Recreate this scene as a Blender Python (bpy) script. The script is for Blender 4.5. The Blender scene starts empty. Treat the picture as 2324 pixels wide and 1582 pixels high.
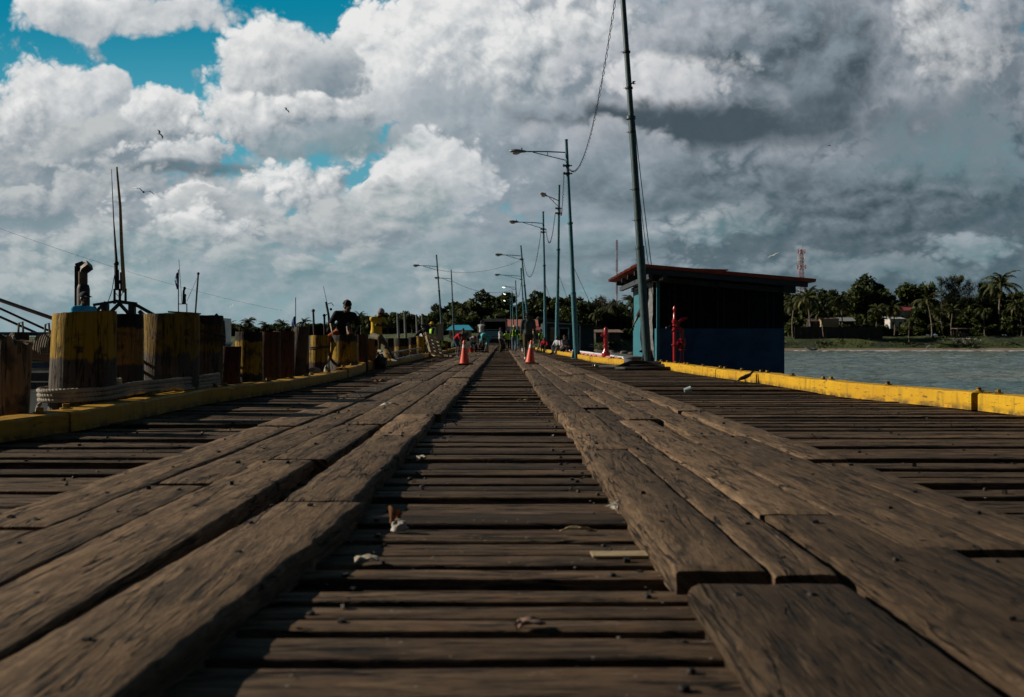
import bpy, bmesh, math, random
from mathutils import Vector, Matrix, Euler, noise as mnoise
R = math.radians
rnd = random.Random(7)
scene = bpy.context.scene
col = scene.collection
CAM_Z = 0.78
FPX = 2260.0
def G(u, v, z=0.0):
    """ground point (height z) met along a sight line"""
    d = FPX * (CAM_Z - z) / (v - 774.0)
    return ((u - 1140.0) / FPX * d, d)
def XA(u, Y): return (u - 1140.0) / FPX * Y
def ZA(v, Y): return CAM_Z + (774.0 - v) / FPX * Y
def AT(u, v, Y): return Vector((XA(u, Y), Y, ZA(v, Y)))
def lin(c):
    return tuple((x / 255.0 / 12.92 if x / 255.0 <= 0.04045 else ((x / 255.0 + 0.055) / 1.055) ** 2.4) for x in c)
def nz(x, y=0.0, z=0.0): return mnoise.noise(Vector((x, y, z)))

# ---------------------------------------------------------------- mesh builder
class MB:
    def __init__(s): s.v = []; s.f = []; s.m = []; s.uv = []; s.sm = []; s.has_uv = False; s.tint = []
    def add(s, verts, faces, mi=0, uvs=None, smooth=False, tint=0.5):
        o = len(s.v); s.v.extend([tuple(p) for p in verts])
        for k, f in enumerate(faces):
            s.f.append([i + o for i in f]); s.m.append(mi); s.sm.append(smooth); s.tint.append(tint)
            if uvs is not None: s.has_uv = True; s.uv.append([uvs[i] for i in f])
            else: s.uv.append([(verts[i][0], verts[i][1]) for i in f])
        return s
    def box(s, c, size, rot=None, mi=0, tint=0.5, taper=1.0):
        hx, hy, hz = size[0] / 2, size[1] / 2, size[2] / 2
        vs = []
        for z in (-1, 1):
            k = taper if z > 0 else 1.0
            for x, y in ((-1, -1), (1, -1), (1, 1), (-1, 1)): vs.append(Vector((x * hx * k, y * hy * k, z * hz)))
        if rot is not None:
            M = rot if isinstance(rot, Matrix) else Euler(rot).to_matrix()
            vs = [M @ p for p in vs]
        c = Vector(c); vs = [p + c for p in vs]
        return s.add(vs, [(0, 3, 2, 1), (4, 5, 6, 7), (0, 1, 5, 4), (1, 2, 6, 5), (2, 3, 7, 6), (3, 0, 4, 7)], mi, tint=tint)
    def bar(s, a, b, w, h=None, mi=0, tint=0.5):
        a = Vector(a); b = Vector(b); d = b - a; L = d.length
        q = d.to_track_quat('Y', 'Z').to_matrix()
        return s.box((a + b) / 2, (w, L, h or w), q, mi, tint)
    def tube(s, pts, rad, n=8, mi=0, caps=True, smooth=True):
        pts = [Vector(p) for p in pts]
        if not isinstance(rad, (list, tuple)): rad = [rad] * len(pts)
        vs = []; fs = []
        up = Vector((0, 0, 1)); prev = None
        for i, p in enumerate(pts):
            t = (pts[min(i + 1, len(pts) - 1)] - pts[max(i - 1, 0)]).normalized()
            if prev is None:
                x = t.cross(up)
                if x.length < 1e-3: x = t.cross(Vector((1, 0, 0)))
            else:
                x = prev - t * prev.dot(t)
                if x.length < 1e-4: x = t.cross(up)
            x.normalize(); prev = x; y = t.cross(x)
            for k in range(n):
                a = 2 * math.pi * k / n
                vs.append(p + (x * math.cos(a) + y * math.sin(a)) * rad[i])
        for i in range(len(pts) - 1):
            for k in range(n):
                a = i * n + k; b = i * n + (k + 1) % n
                fs.append((a, b, b + n, a + n))
        s.add(vs, fs, mi, smooth=smooth)
        if caps:
            s.add(vs[:n], [tuple(range(n))], mi); s.add(vs[-n:], [tuple(reversed(range(n)))], mi)
        return s
    def lathe(s, prof, c=(0, 0, 0), n=20, mi=0, smooth=True, axis=None):
        """prof: list of (r, z)"""
        vs = []; fs = []; c = Vector(c)
        for r, z in prof:
            for k in range(n):
                a = 2 * math.pi * k / n; p = Vector((r * math.cos(a), r * math.sin(a), z))
                vs.append(c + (axis @ p if axis is not None else p))
        for i in range(len(prof) - 1):
            for k in range(n):
                a = i * n + k; b = i * n + (k + 1) % n
                fs.append((a, b, b + n, a + n))
        s.add(vs, fs, mi, smooth=smooth)
        s.add(vs[:n], [tuple(reversed(range(n)))], mi); s.add(vs[-n:], [tuple(range(n))], mi)
        return s
    def ball(s, c, r, mi=0, seg=10, M=None):
        c = Vector(c); r3 = Vector(r) if not isinstance(r, (int, float)) else Vector((r, r, r))
        vs = []; fs = []; rings = max(4, seg // 2 + 1)
        for i in range(rings + 1):
            th = math.pi * i / rings
            for k in range(seg):
                a = 2 * math.pi * k / seg
                p = Vector((math.sin(th) * math.cos(a) * r3.x, math.sin(th) * math.sin(a) * r3.y, math.cos(th) * r3.z))
                vs.append(c + (M @ p if M is not None else p))
        for i in range(rings):
            for k in range(seg):
                a = i * seg + k; b = i * seg + (k + 1) % seg
                if i == 0: fs.append((a, a + seg, b + seg))
                elif i == rings - 1: fs.append((a, a + seg, b))
                else: fs.append((a, a + seg, b + seg, b))
        return s.add(vs, fs, mi, smooth=True)
    def sheet(s, grid, mi=0, smooth=True, tint=0.5, thick=0.0):
        """grid[i][j] of points; thick>0 gives a back face too"""
        ni, nj = len(grid), len(grid[0])
        vs = [Vector(p) for row in grid for p in row]; fs = []
        for i in range(ni - 1):
            for j in range(nj - 1):
                a = i * nj + j; fs.append((a, a + 1, a + nj + 1, a + nj))
        return s.add(vs, fs, mi, smooth=smooth, tint=tint)
    def build(s, name, mats, parent=None, sharp=42, loc=None):
        me = bpy.data.meshes.new(name)
        me.from_pydata(s.v, [], s.f)
        if not isinstance(mats, (list, tuple)): mats = [mats]
        for m in mats: me.materials.append(m)
        me.polygons.foreach_set('material_index', s.m)
        me.polygons.foreach_set('use_smooth', s.sm)
        at = me.attributes.new('tint', 'FLOAT', 'FACE'); at.data.foreach_set('value', s.tint)
        if s.has_uv:
            uvl = me.uv_layers.new(name='UVMap'); flat = []
            for f in s.uv:
                for t in f: flat.extend((t[0], t[1]))
            uvl.data.foreach_set('uv', flat)
        me.validate(); me.update()
        if any(s.sm): me.set_sharp_from_angle(angle=R(sharp))
        o = bpy.data.objects.new(name, me); col.objects.link(o)
        if loc is not None: o.location = loc
        if parent is not None:
            o.parent = parent
        return o
def tag(o, label=None, cat=None, group=None, kind=None):
    if label: o['label'] = label
    if cat: o['category'] = cat
    if group: o['group'] = group
    if kind: o['kind'] = kind
    return o
def thing(name, label, cat, loc=(0, 0, 0), rz=0.0, group=None):
    o = bpy.data.objects.new(name, None); col.objects.link(o)
    o.empty_display_size = 0.1
    o.location = loc; o.rotation_euler = (0, 0, rz)
    return tag(o, label, cat, group)
def copy_tree(o, parent=None):
    c = o.copy(); col.objects.link(c)
    if parent is not None: c.parent = parent
    for ch in list(o.children): copy_tree(ch, c)
    return c

# ---------------------------------------------------------------- node helpers
class S:
    """a socket (or number) one can do arithmetic with"""
    def __init__(s, nt, sock): s.nt = nt; s.k = sock
    def _m(s, op, *a, clamp=False):
        n = s.nt.nodes.new('ShaderNodeMath'); n.operation = op; n.use_clamp = clamp
        for i, x in enumerate((s,) + a):
            if isinstance(x, S): s.nt.links.new(x.k, n.inputs[i])
            else: n.inputs[i].default_value = x
        return S(s.nt, n.outputs[0])
    def __add__(s, o): return s._m('ADD', o)
    def __radd__(s, o): return s._m('ADD', o)
    def __sub__(s, o): return s._m('SUBTRACT', o)
    def __rsub__(s, o): return s._m('MULTIPLY_ADD', -1.0, o)
    def __mul__(s, o): return s._m('MULTIPLY', o)
    def __rmul__(s, o): return s._m('MULTIPLY', o)
    def __truediv__(s, o): return s._m('DIVIDE', o)
    def madd(s, a, b): return s._m('MULTIPLY_ADD', a, b)
    def max(s, o): return s._m('MAXIMUM', o)
    def min(s, o): return s._m('MINIMUM', o)
    def clamp(s): return s._m('ADD', 0.0, clamp=True)
    def pow(s, o): return s._m('POWER', o)
    def step(s, a, b, lo=0.0, hi=1.0, smooth=True):
        n = s.nt.nodes.new('ShaderNodeMapRange'); n.interpolation_type = 'SMOOTHSTEP' if smooth else 'LINEAR'
        s.nt.links.new(s.k, n.inputs['Value'])
        for key, val in (('From Min', a), ('From Max', b), ('To Min', lo), ('To Max', hi)): n.inputs[key].default_value = val
        return S(s.nt, n.outputs[0])
class NT:
    def __init__(s, nt): s.nt = nt
    def node(s, t, **kw):
        n = s.nt.nodes.new(t)
        for k, v in kw.items(): setattr(n, k, v)
        return n
    def put(s, sock, val):
        if isinstance(val, S): s.nt.links.new(val.k, sock)
        elif hasattr(val, 'is_output'): s.nt.links.new(val, sock)
        else: sock.default_value = val
    def noise(s, vec, scale=5.0, detail=4.0, rough=0.55, dist=0.0, out='Fac', dim='3D', typ='FBM'):
        n = s.node('ShaderNodeTexNoise'); n.noise_dimensions = dim; n.noise_type = typ
        s.put(n.inputs['Vector'], vec); n.inputs['Scale'].default_value = scale; n.inputs['Detail'].default_value = detail
        n.inputs['Roughness'].default_value = rough; n.inputs['Distortion'].default_value = dist
        return S(s.nt, n.outputs[0 if out == 'Fac' else 1])
    def voro(s, vec, scale=5.0, feature='F1', detail=0.0, rough=0.5, smooth=0.5):
        n = s.node('ShaderNodeTexVoronoi'); n.feature = feature
        s.put(n.inputs['Vector'], vec); n.inputs['Scale'].default_value = scale
        if 'Detail' in n.inputs: n.inputs['Detail'].default_value = detail; n.inputs['Roughness'].default_value = rough
        if feature == 'SMOOTH_F1': n.inputs['Smoothness'].default_value = smooth
        return S(s.nt, n.outputs[0])
    def vmath(s, op, a, b=None, c=None, out=0):
        n = s.node('ShaderNodeVectorMath', operation=op)
        for i, x in enumerate((a, b, c)):
            if x is not None: s.put(n.inputs[i], x)
        return S(s.nt, n.outputs[out])
    def comb(s, x, y, z=0.0):
        n = s.node('ShaderNodeCombineXYZ')
        for i, t in enumerate((x, y, z)): s.put(n.inputs[i], t)
        return S(s.nt, n.outputs[0])
    def sep(s, v):
        n = s.node('ShaderNodeSeparateXYZ'); s.put(n.inputs[0], v)
        return [S(s.nt, n.outputs[i]) for i in range(3)]
    def mix(s, f, a, b, blend='MIX'):
        n = s.node('ShaderNodeMix', data_type='RGBA', blend_type=blend)
        s.put(n.inputs[0], f)
        for i, t in ((6, a), (7, b)):
            if isinstance(t, (tuple, list)): t = tuple(t) + ((1.0,) if len(t) == 3 else ())
            s.put(n.inputs[i], t)
        return S(s.nt, n.outputs[2])
    def coord(s, which='Object'):
        return S(s.nt, s.node('ShaderNodeTexCoord').outputs[which])
    def mapping(s, v, scale=(1, 1, 1), loc=(0, 0, 0), rot=(0, 0, 0)):
        n = s.node('ShaderNodeMapping'); s.put(n.inputs[0], v)
        n.inputs['Location'].default_value = loc; n.inputs['Scale'].default_value = scale; n.inputs['Rotation'].default_value = rot
        return S(s.nt, n.outputs[0])
    def attr(s, name):
        n = s.node('ShaderNodeAttribute', attribute_name=name); return S(s.nt, n.outputs['Fac'])
    def objrand(s):
        return S(s.nt, s.node('ShaderNodeObjectInfo').outputs['Random'])
    def bump(s, h, strength=0.4, dist=0.02):
        n = s.node('ShaderNodeBump'); s.put(n.inputs['Height'], h)
        n.inputs['Strength'].default_value = strength; n.inputs['Distance'].default_value = dist
        return S(s.nt, n.outputs[0])
def new_mat(name):
    m = bpy.data.materials.new(name); m.use_nodes = True
    nt = m.node_tree; b = nt.nodes['Principled BSDF']
    return m, NT(nt), b
def paint(name, c, rough=0.5, metal=0.0, var=0.25, scale=6.0, bump=0.15, c2=None, wear=0.0, wear_c=(0.06, 0.045, 0.035), spec=0.5, bdist=0.01, world=False):
    """plain surface with patchy variation, optional worn patches of another colour"""
    m, t, b = new_mat(name)
    co = t.coord('Object')
    n = t.noise(co, scale, 6, 0.6)
    c2 = c2 or tuple(x * 0.55 for x in c)
    colr = t.mix(n.step(0.35, 0.7) * (var * 2.0), c, c2)
    if wear > 0:
        n2 = t.noise(co, scale * 2.3, 8, 0.65, 0.4)
        colr = t.mix(n2.step(1.0 - wear, 1.06 - wear), colr, wear_c)
    t.put(b.inputs['Base Color'], colr)
    fine = t.noise(co, scale * 12, 3, 0.6)
    t.put(b.inputs['Roughness'], fine.step(0.2, 0.8, rough * 0.8, min(1, rough * 1.2)))
    b.inputs['Metallic'].default_value = metal
    b.inputs['Specular IOR Level'].default_value = spec
    if bump > 0: t.put(b.inputs['Normal'], t.bump(fine * 0.5 + n, bump, bdist))
    return m
# ---------------------------------------------------------------- camera
cd = bpy.data.cameras.new('camera'); cam = bpy.data.objects.new('camera', cd); col.objects.link(cam)
cam.location = (0, 0, CAM_Z); cam.rotation_euler = (R(90), 0, 0)
cd.sensor_width = 36.0; cd.lens = 36.0 * FPX / 2324.0
cd.shift_x = 22.0 / 2324.0; cd.shift_y = -17.0 / 2324.0
cd.clip_start = 0.05; cd.clip_end = 20000.0
cd.dof.use_dof = True; cd.dof.focus_distance = 15.0; cd.dof.aperture_fstop = 3.6
scene.camera = cam
scene.view_settings.view_transform = 'Standard'; scene.view_settings.look = 'None'
scene.view_settings.exposure = 0.0; scene.view_settings.gamma = 1.0
scene.cycles.use_denoising = True
scene.cycles.max_bounces = 6; scene.cycles.diffuse_bounces = 3; scene.cycles.glossy_bounces = 3
scene.cycles.transparent_max_bounces = 8
scene.cycles.sample_clamp_indirect = 6.0
scene.cycles.use_adaptive_sampling = True; scene.cycles.adaptive_threshold = 0.012; scene.cycles.adaptive_min_samples = 12

# ---------------------------------------------------------------- sun and sky
SUN_EL = 25.0
sun_dir = Vector((-0.985, 0.17, 0)).normalized() * math.cos(R(SUN_EL)) + Vector((0, 0, math.sin(R(SUN_EL))))
sd = bpy.data.lights.new('sun', 'SUN'); sd.energy = 5.0; sd.angle = R(0.55); sd.color = (1.0, 0.87, 0.70)
so = bpy.data.objects.new('sun', sd); col.objects.link(so)
so.rotation_euler = sun_dir.to_track_quat('Z', 'Y').to_euler(); so.location = (-30, 10, 30)
w = bpy.data.worlds.new('World'); scene.world = w; w.use_nodes = True
wt = w.node_tree; T = NT(wt); bg = wt.nodes['Background']
sky = T.node('ShaderNodeTexSky'); sky.sky_type = 'NISHITA'; sky.sun_disc = False
sky.sun_elevation = R(SUN_EL); sky.sun_rotation = math.atan2(sun_dir.x, sun_dir.y)
sky.air_density = 1.0; sky.dust_density = 0.6; sky.ozone_density = 2.0
dirv = T.coord('Generated')
dx, dy, dz = T.sep(dirv)
yy = dy.max(0.12)
px = (dx / yy).madd(2.26, 1.140)
py = (dz / yy).madd(-2.26, 0.774)
p = T.comb(px, py, 0.0)
# clouds shrink and flatten towards the horizon
flat = py.step(0.25, 0.80, 1.0, 1.28)
pn = T.comb(px, py * flat, 0.37)
wn = T.noise(pn, 3.1, 5, 0.55, out='Color')
wv = T.vmath('MULTIPLY_ADD', wn, (0.16, 0.12, 0.0), (-0.08, -0.06, 0.0))
pw = T.vmath('ADD', p, wv)
pnw = T.vmath('MULTIPLY_ADD', wn, (0.045, 0.045, 0.045), pn)
nA = T.noise(pnw, 3.4, 11, 0.55)                        # large ragged structure
LDX, LDY = -0.018, -0.022
def billow(v, seed):
    tot = None
    for sc, wt_ in ((5.5, 0.46), (11.3, 0.29), (23.7, 0.18), (49.0, 0.11), (101.0, 0.05)):
        n = T.noise(v, sc, 0.0, 0.5)
        t = (n - 0.5)._m('ABSOLUTE') * (wt_ * 3.4)
        tot = t if tot is None else tot + t
    return tot
b0 = billow(pnw, 0)
b1 = billow(T.vmath('ADD', pnw, (LDX, LDY, 0.0)), 0)
nB = T.noise(T.vmath('ADD', pnw, (LDX * 0.9, LDY * 0.9, 0.0)), 3.4, 7, 0.55)
emb = (b1 - b0) * -1.0 + (nA - nB) * 2.6               # lit / shaded side of each puff
edge = (nA - 0.5) * 1.3 + (b0 - 0.36) * 1.3 + 0.16
Cw = {k: lin(v) for k, v in dict(white=(232, 232, 231), grey=(166, 175, 182), mid=(128, 142, 152), dark=(66, 80, 89), lilac=(180, 184, 191),
      lil2=(108, 120, 130), teal=(112, 140, 147), tdark=(70, 91, 100), warm=(190, 194, 195), hor=(133, 160, 166)).items()}
g1 = py.step(0.0, 0.30); g2 = py.step(0.25, 0.78)
nish = S(wt, sky.outputs[0])
c = T.mix(g1, lin((10, 130, 160)), lin((78, 160, 182)))
c = T.mix(g2, c, lin((136, 163, 169)))
Lx, Ly = -0.50, -0.80
def layer(c, cx, cy, rx, ry, hi='white', lo='mid', A=1.0, soft=0.30, op=1.0, ke=1.0, ks=0.55, bias=0.0, base=0.5):
    q = T.vmath('MULTIPLY', T.vmath('SUBTRACT', pw, (cx / 1000, cy / 1000, 0.0)), (1000.0 / rx, 1000.0 / ry, 0.0))
    ln = T.vmath('LENGTH', q, out=1)
    m = (1.0 + bias - ln) + edge * A
    al = m.step(0.0, soft, 0.0, op)
    sh = T.vmath('DOT_PRODUCT', q, (Lx * ks, Ly * ks, 0.0), out=1) + emb * ke + base
    cc = T.mix(sh.step(0.0, 1.0, smooth=False), Cw[lo], Cw[hi])
    return T.mix(al, c, cc)
# broad veils
for a in (
    (250, 560, 900, 230, 'warm', 'teal', 1.0, 0.8, 0.92),
    (1000, 620, 800, 170, 'grey', 'teal', 0.9, 0.8, 0.92),
    (1950, 420, 950, 500, 'lil2', 'tdark', 0.5, 0.5, 1.0),
    (1250, 300, 520, 380, 'grey', 'mid', 0.9, 0.45, 1.0),
    (1800, 120, 850, 330, 'lilac', 'lil2', 0.7, 0.5, 1.0),
    (90, 420, 420, 260, 'grey', 'mid', 0.9, 0.4, 0.95),
    ): c = layer(c, *a, ke=0.9, ks=0.45)
# individual heads and bases, far to near
for a in (
    (1240, 60, 400, 150, 'lilac', 'mid', 0.9, 0.40, 1.0, 1.0, 0.5),
    (1000, 120, 230, 190, 'white', 'grey', 0.9, 0.30, 1.0, 1.0, 0.5),
    (930, 60, 130, 80, 'white', 'grey', 0.9, 0.30, 1.0, 0.9, 0.5),
    (880, 200, 140, 110, 'white', 'grey', 0.9, 0.30, 1.0, 0.9, 0.5),
    (1120, 330, 300, 150, 'grey', 'mid', 0.9, 0.5, 0.9, 1.0, 0.5),
    (980, 420, 190, 100, 'white', 'grey', 0.9, 0.35, 0.9, 1.0, 0.5),
    (860, 470, 130, 60, 'white', 'mid', 0.9, 0.3, 0.9, 1.0, 0.5),
    (1080, 60, 150, 110, 'white', 'grey', 0.9, 0.35, 0.95, 1.0, 0.5),
    (300, 42, 270, 58, 'white', 'grey', 0.75, 0.40, 1.0, 0.8, 0.5),
    (120, 40, 110, 50, 'white', 'grey', 0.75, 0.40, 1.0, 0.8, 0.5),
    (130, 330, 230, 120, 'warm', 'mid', 0.9, 0.35, 1.0, 1.0, 0.5),
    (330, 290, 130, 90, 'white', 'mid', 0.8, 0.25, 1.0, 0.9, 0.5),
    (225, 200, 70, 48, 'white', 'grey', 0.6, 0.25, 1.0, 0.9, 0.5),
    (95, 215, 130, 85, 'white', 'grey', 0.7, 0.25, 1.0, 0.9, 0.5),
    (30, 270, 90, 80, 'white', 'mid', 0.7, 0.30, 1.0, 0.9, 0.5),
    (560, 250, 130, 80, 'white', 'grey', 0.7, 0.30, 1.0, 0.9, 0.5),
    (640, 150, 165, 112, 'white', 'mid', 0.55, 0.22, 1.0, 0.7, 0.60, 0.05, 0.52),
    (740, 165, 85, 75, 'grey', 'mid', 0.5, 0.9, 0.75, 0.5, 0.7, 0.1, 0.3),
    (620, 275, 215, 68, 'white', 'mid', 0.7, 0.30, 1.0, 0.9, 0.6, 0.0, 0.45),
    (750, 325, 190, 42, 'grey', 'teal', 0.7, 0.55, 0.8, 0.6, 0.5, 0.0, 0.4),
    (200, 350, 110, 55, 'warm', 'mid', 0.8, 0.35, 0.95, 0.9, 0.5),
    (420, 352, 120, 36, 'white', 'mid', 0.8, 0.30, 1.0, 0.9, 0.6),
    (420, 385, 190, 22, 'mid', 'dark', 0.6, 0.6, 0.7, 0.5, 0.4, 0.0, 0.4),
    (60, 480, 170, 60, 'mid', 'teal', 0.9, 0.6, 0.75, 0.8, 0.4),
    (300, 470, 150, 60, 'warm', 'mid', 0.9, 0.4, 0.85, 1.0, 0.5),
    (540, 480, 140, 80, 'warm', 'grey', 0.9, 0.45, 0.8, 1.0, 0.5),
    (860, 500, 200, 80, 'warm', 'teal', 0.9, 0.45, 0.85, 1.0, 0.5),
    (230, 560, 220, 45, 'warm', 'teal', 0.9, 0.4, 0.85, 1.0, 0.5),
    (620, 600, 260, 50, 'grey', 'teal', 0.9, 0.5, 0.8, 1.0, 0.5),
    (80, 610, 160, 35, 'warm', 'teal', 0.9, 0.5, 0.7, 1.0, 0.5),
    (1030, 590, 220, 60, 'grey', 'teal', 0.9, 0.5, 0.7, 1.0, 0.5),
    # the dark bank on the right
    (1300, 120, 250, 130, 'white', 'mid', 0.8, 0.5, 0.85, 1.0, 0.5),
    (1560, 170, 260, 110, 'lilac', 'lil2', 0.8, 0.5, 0.95, 1.0, 0.6),
    (1760, 90, 260, 120, 'mid', 'dark', 1.2, 0.8, 0.85, 1.1, 0.45, 0.05, 0.42),
    (1850, 190, 150, 110, 'mid', 'dark', 1.2, 0.9, 0.8, 1.1, 0.45, 0.05, 0.40),
    (1540, 185, 190, 60, 'white', 'lilac', 0.9, 0.5, 0.75, 1.0, 0.5),
    (1600, 70, 150, 60, 'lilac', 'lil2', 0.8, 0.5, 0.9, 1.0, 0.5),
    (1640, 285, 430, 66, 'dark', 'dark', 0.7, 0.7, 0.95, 0.6, 0.35, 0.05, 0.45),
    (1860, 270, 130, 60, 'mid', 'dark', 0.9, 0.8, 0.6, 0.8, 0.4, 0.0, 0.4),
    (1380, 330, 220, 50, 'lilac', 'mid', 0.8, 0.6, 0.8, 1.0, 0.5),
    (2170, 110, 150, 150, 'white', 'lil2', 0.9, 0.6, 0.75, 1.1, 0.5, 0.0, 0.45),
    (2290, 40, 110, 70, 'lilac', 'lil2', 0.8, 0.6, 0.8, 1.0, 0.5),
    (2140, 330, 230, 110, 'lil2', 'teal', 0.9, 0.7, 0.8, 1.1, 0.4),
    (1480, 430, 260, 60, 'mid', 'tdark', 0.8, 0.7, 0.75, 0.9, 0.4, 0.0, 0.4),
    (1640, 510, 180, 50, 'warm', 'teal', 0.9, 0.6, 0.6, 1.2, 0.5, 0.0, 0.4),
    (2000, 470, 380, 110, 'mid', 'dark', 0.9, 0.8, 0.75, 1.0, 0.4, 0.0, 0.42),
    (1620, 400, 200, 60, 'mid', 'dark', 0.9, 0.8, 0.6, 1.0, 0.4, 0.0, 0.42),
    (2220, 545, 130, 38, 'grey', 'teal', 0.9, 0.6, 0.8, 1.1, 0.5),
    (1950, 600, 330, 30, 'grey', 'teal', 0.9, 0.7, 0.5, 1.0, 0.5),
    (1320, 560, 240, 40, 'teal', 'tdark', 0.8, 0.7, 0.5, 1.0, 0.5),
    ): c = layer(c, *a)
rs = random.Random(12)
for i in range(22):
    yy_ = 420 + 255 * (i / 21.0) + rs.uniform(-14, 14); k_ = 1.35 - (yy_ - 420) / 420.0
    c = layer(c, rs.uniform(-20, 1050), yy_, rs.uniform(70, 125) * k_, rs.uniform(30, 48) * k_, 'white' if yy_ < 520 and rs.random() < 0.5 else 'warm', 'teal' if yy_ > 520 else 'mid', 1.15, 0.45, 0.9 if yy_ < 520 else 0.62, 1.1, 0.6)
# thin air towards the horizon
hz = py.step(0.44, 0.82, 0.0, 0.40)
hc = T.mix(px.step(0.3, 1.9), lin((148, 171, 176)), lin((94, 117, 124)))
c = T.mix(hz, c, hc)
# elsewhere: cheaper clouds and clear sky behind, dimmed out of view to cut fill
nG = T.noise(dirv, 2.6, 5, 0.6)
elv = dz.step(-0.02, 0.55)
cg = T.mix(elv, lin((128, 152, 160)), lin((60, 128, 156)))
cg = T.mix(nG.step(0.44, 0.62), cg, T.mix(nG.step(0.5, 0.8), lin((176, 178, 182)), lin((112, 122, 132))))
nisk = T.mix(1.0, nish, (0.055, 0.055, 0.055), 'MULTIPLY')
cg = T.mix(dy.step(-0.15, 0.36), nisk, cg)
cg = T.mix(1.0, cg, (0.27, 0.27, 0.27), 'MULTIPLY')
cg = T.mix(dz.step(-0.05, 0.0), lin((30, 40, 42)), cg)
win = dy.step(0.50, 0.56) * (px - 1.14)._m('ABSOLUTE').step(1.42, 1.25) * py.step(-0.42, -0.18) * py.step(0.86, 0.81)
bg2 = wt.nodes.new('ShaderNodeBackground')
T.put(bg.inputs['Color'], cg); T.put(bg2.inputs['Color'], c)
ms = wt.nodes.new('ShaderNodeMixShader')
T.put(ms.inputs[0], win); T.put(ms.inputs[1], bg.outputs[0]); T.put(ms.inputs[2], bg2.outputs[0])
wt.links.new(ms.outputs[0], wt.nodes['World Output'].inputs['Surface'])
w.cycles.sampling_method = 'MANUAL'; w.cycles.sample_map_resolution = 512
# ---------------------------------------------------------------- timber materials
def wood(name, dark, light, warm, rough=0.72, grain=1.0, bump=0.5, stain=0.5, specks=0.0):
    """weathered timber; the UV map runs along / across each plank in metres, 'tint' tells planks apart"""
    m, t, b = new_mat(name)
    uv = t.coord('UV'); tint = t.attr('tint')
    seed = tint * 37.0
    u_, v_, _z = t.sep(uv)
    gv = t.comb(u_ * 2.2, v_ * 17.0, seed)
    g = t.noise(gv, 1.0, 7, 0.62, 1.2)
    fv = t.comb(u_ * 14.0, v_ * 150.0, seed)
    f = t.noise(fv, 1.0, 4, 0.6, 0.5)
    blv = t.comb(u_ * 2.6, v_ * 4.0, seed)
    bl = t.noise(blv, 1.3, 5, 0.6)
    c = t.mix(g.step(0.30, 0.72), dark, light)
    c = t.mix(bl.step(0.42, 0.72) * 0.7, c, warm)
    c = t.mix(f.step(0.44, 0.70) * 0.65, c, tuple(x * 0.5 for x in dark))
    bleach = t.noise(t.comb(u_ * 3.4, v_ * 30.0, seed + 14.0), 1.2, 6, 0.68); c = t.mix(bleach.step(0.55, 0.74) * 0.5, c, tuple(min(1, x * 1.75) for x in light))
    # dirt, drying checks along the grain
    cv = t.comb(u_ * 0.75, v_ * 11.0, seed + 3.3)
    ck = (t.noise(cv, 1.4, 4, 0.55, 0.6) - 0.5)._m('ABSOLUTE')
    crack = ck.step(0.0, 0.028, 1.0, 0.0) * t.noise(t.comb(u_ * 0.9, v_ * 3.0, seed + 9.0), 1.5, 2, 0.5).step(0.42, 0.50)
    c = t.mix(crack, c, (0.006, 0.005, 0.004))
    d = t.noise(t.comb(u_ * 5.0, v_ * 8.0, seed + 5.0), 1.7, 9, 0.70, 0.3)
    c = t.mix(d.step(0.52, 0.75) * stain, c, tuple(x * 0.42 for x in dark))
    tb = tint.step(0.0, 1.0, 0.34, 1.56, smooth=False)
    c = t.mix(1.0, c, t.comb(tb, tb, tb), 'MULTIPLY')
    if specks > 0:
        sp = t.voro(t.comb(u_, v_, seed), 26.0, 'F1'); on = t.noise(t.comb(u_, v_, seed), 5.0, 2, 0.5).step(0.55, 0.62)
        c = t.mix(sp.step(0.0, 0.20, specks, 0.0) * on, c, (0.30, 0.29, 0.26))
    t.put(b.inputs['Base Color'], c)
    b.inputs['Specular IOR Level'].default_value = 0.22
    t.put(b.inputs['Roughness'], g.step(0.2, 0.8, rough, min(1.0, rough + 0.2)))
    h = g * 0.6 + f * 0.5 * grain - crack * 2.0 + d * 0.35
    t.put(b.inputs['Normal'], t.bump(h, bump, 0.012))
    return m
M_DECK = wood('deck_timber', (0.016, 0.0105, 0.007), (0.170, 0.115, 0.070), (0.120, 0.071, 0.039), 0.74, 1.0, 0.9, 0.75, 0.9)
M_TRACK = wood('track_timber', (0.044, 0.029, 0.0175), (0.235, 0.160, 0.098), (0.165, 0.103, 0.058), 0.76, 1.0, 0.9, 0.75, 0.2)
M_NAIL = paint('rusty_iron', (0.022, 0.018, 0.016), 0.55, 0.6, 0.4, 40, 0.3)

def wobble(y, seed, amp=1.0, f=1.0):
    return amp * (nz(y * 0.9 * f, seed, 0.3) * 0.6 + nz(y * 2.7 * f, seed, 1.3) * 0.3 + nz(y * 8.0 * f, seed, 2.7) * 0.13)

# kerb lines (plan): inner foot of the left and right kerb beams
KL = [(1.0, -3.95), (6.0, -3.85), (7.5, -3.80), (8.6, -3.62), (10, -3.60), (12, -3.62), (14.7, -3.33), (20, -3.20), (23, -3.30), (26, -3.50), (38, -3.45), (57, -3.60), (84, -3.6), (86, -6.6), (135, -6.6), (200, -6.6)]
KR = [(1.0, 5.9), (6, 5.6), (10.1, 5.33), (11.3, 5.2), (13.6, 4.66), (18, 4.66), (21.2, 4.5), (27.7, 4.33), (30.4, 3.78), (36, 3.28), (44, 3.3), (51, 3.3), (62, 2.95), (68, 2.9), (110, 3.1), (200, 3.1)]
def interp(T_, y):
    for (a, xa), (b, xb) in zip(T_, T_[1:]):
        if y <= b: return xa + (xb - xa) * (y - a) / (b - a)
    return T_[-1][1]
KW = 0.27

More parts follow.
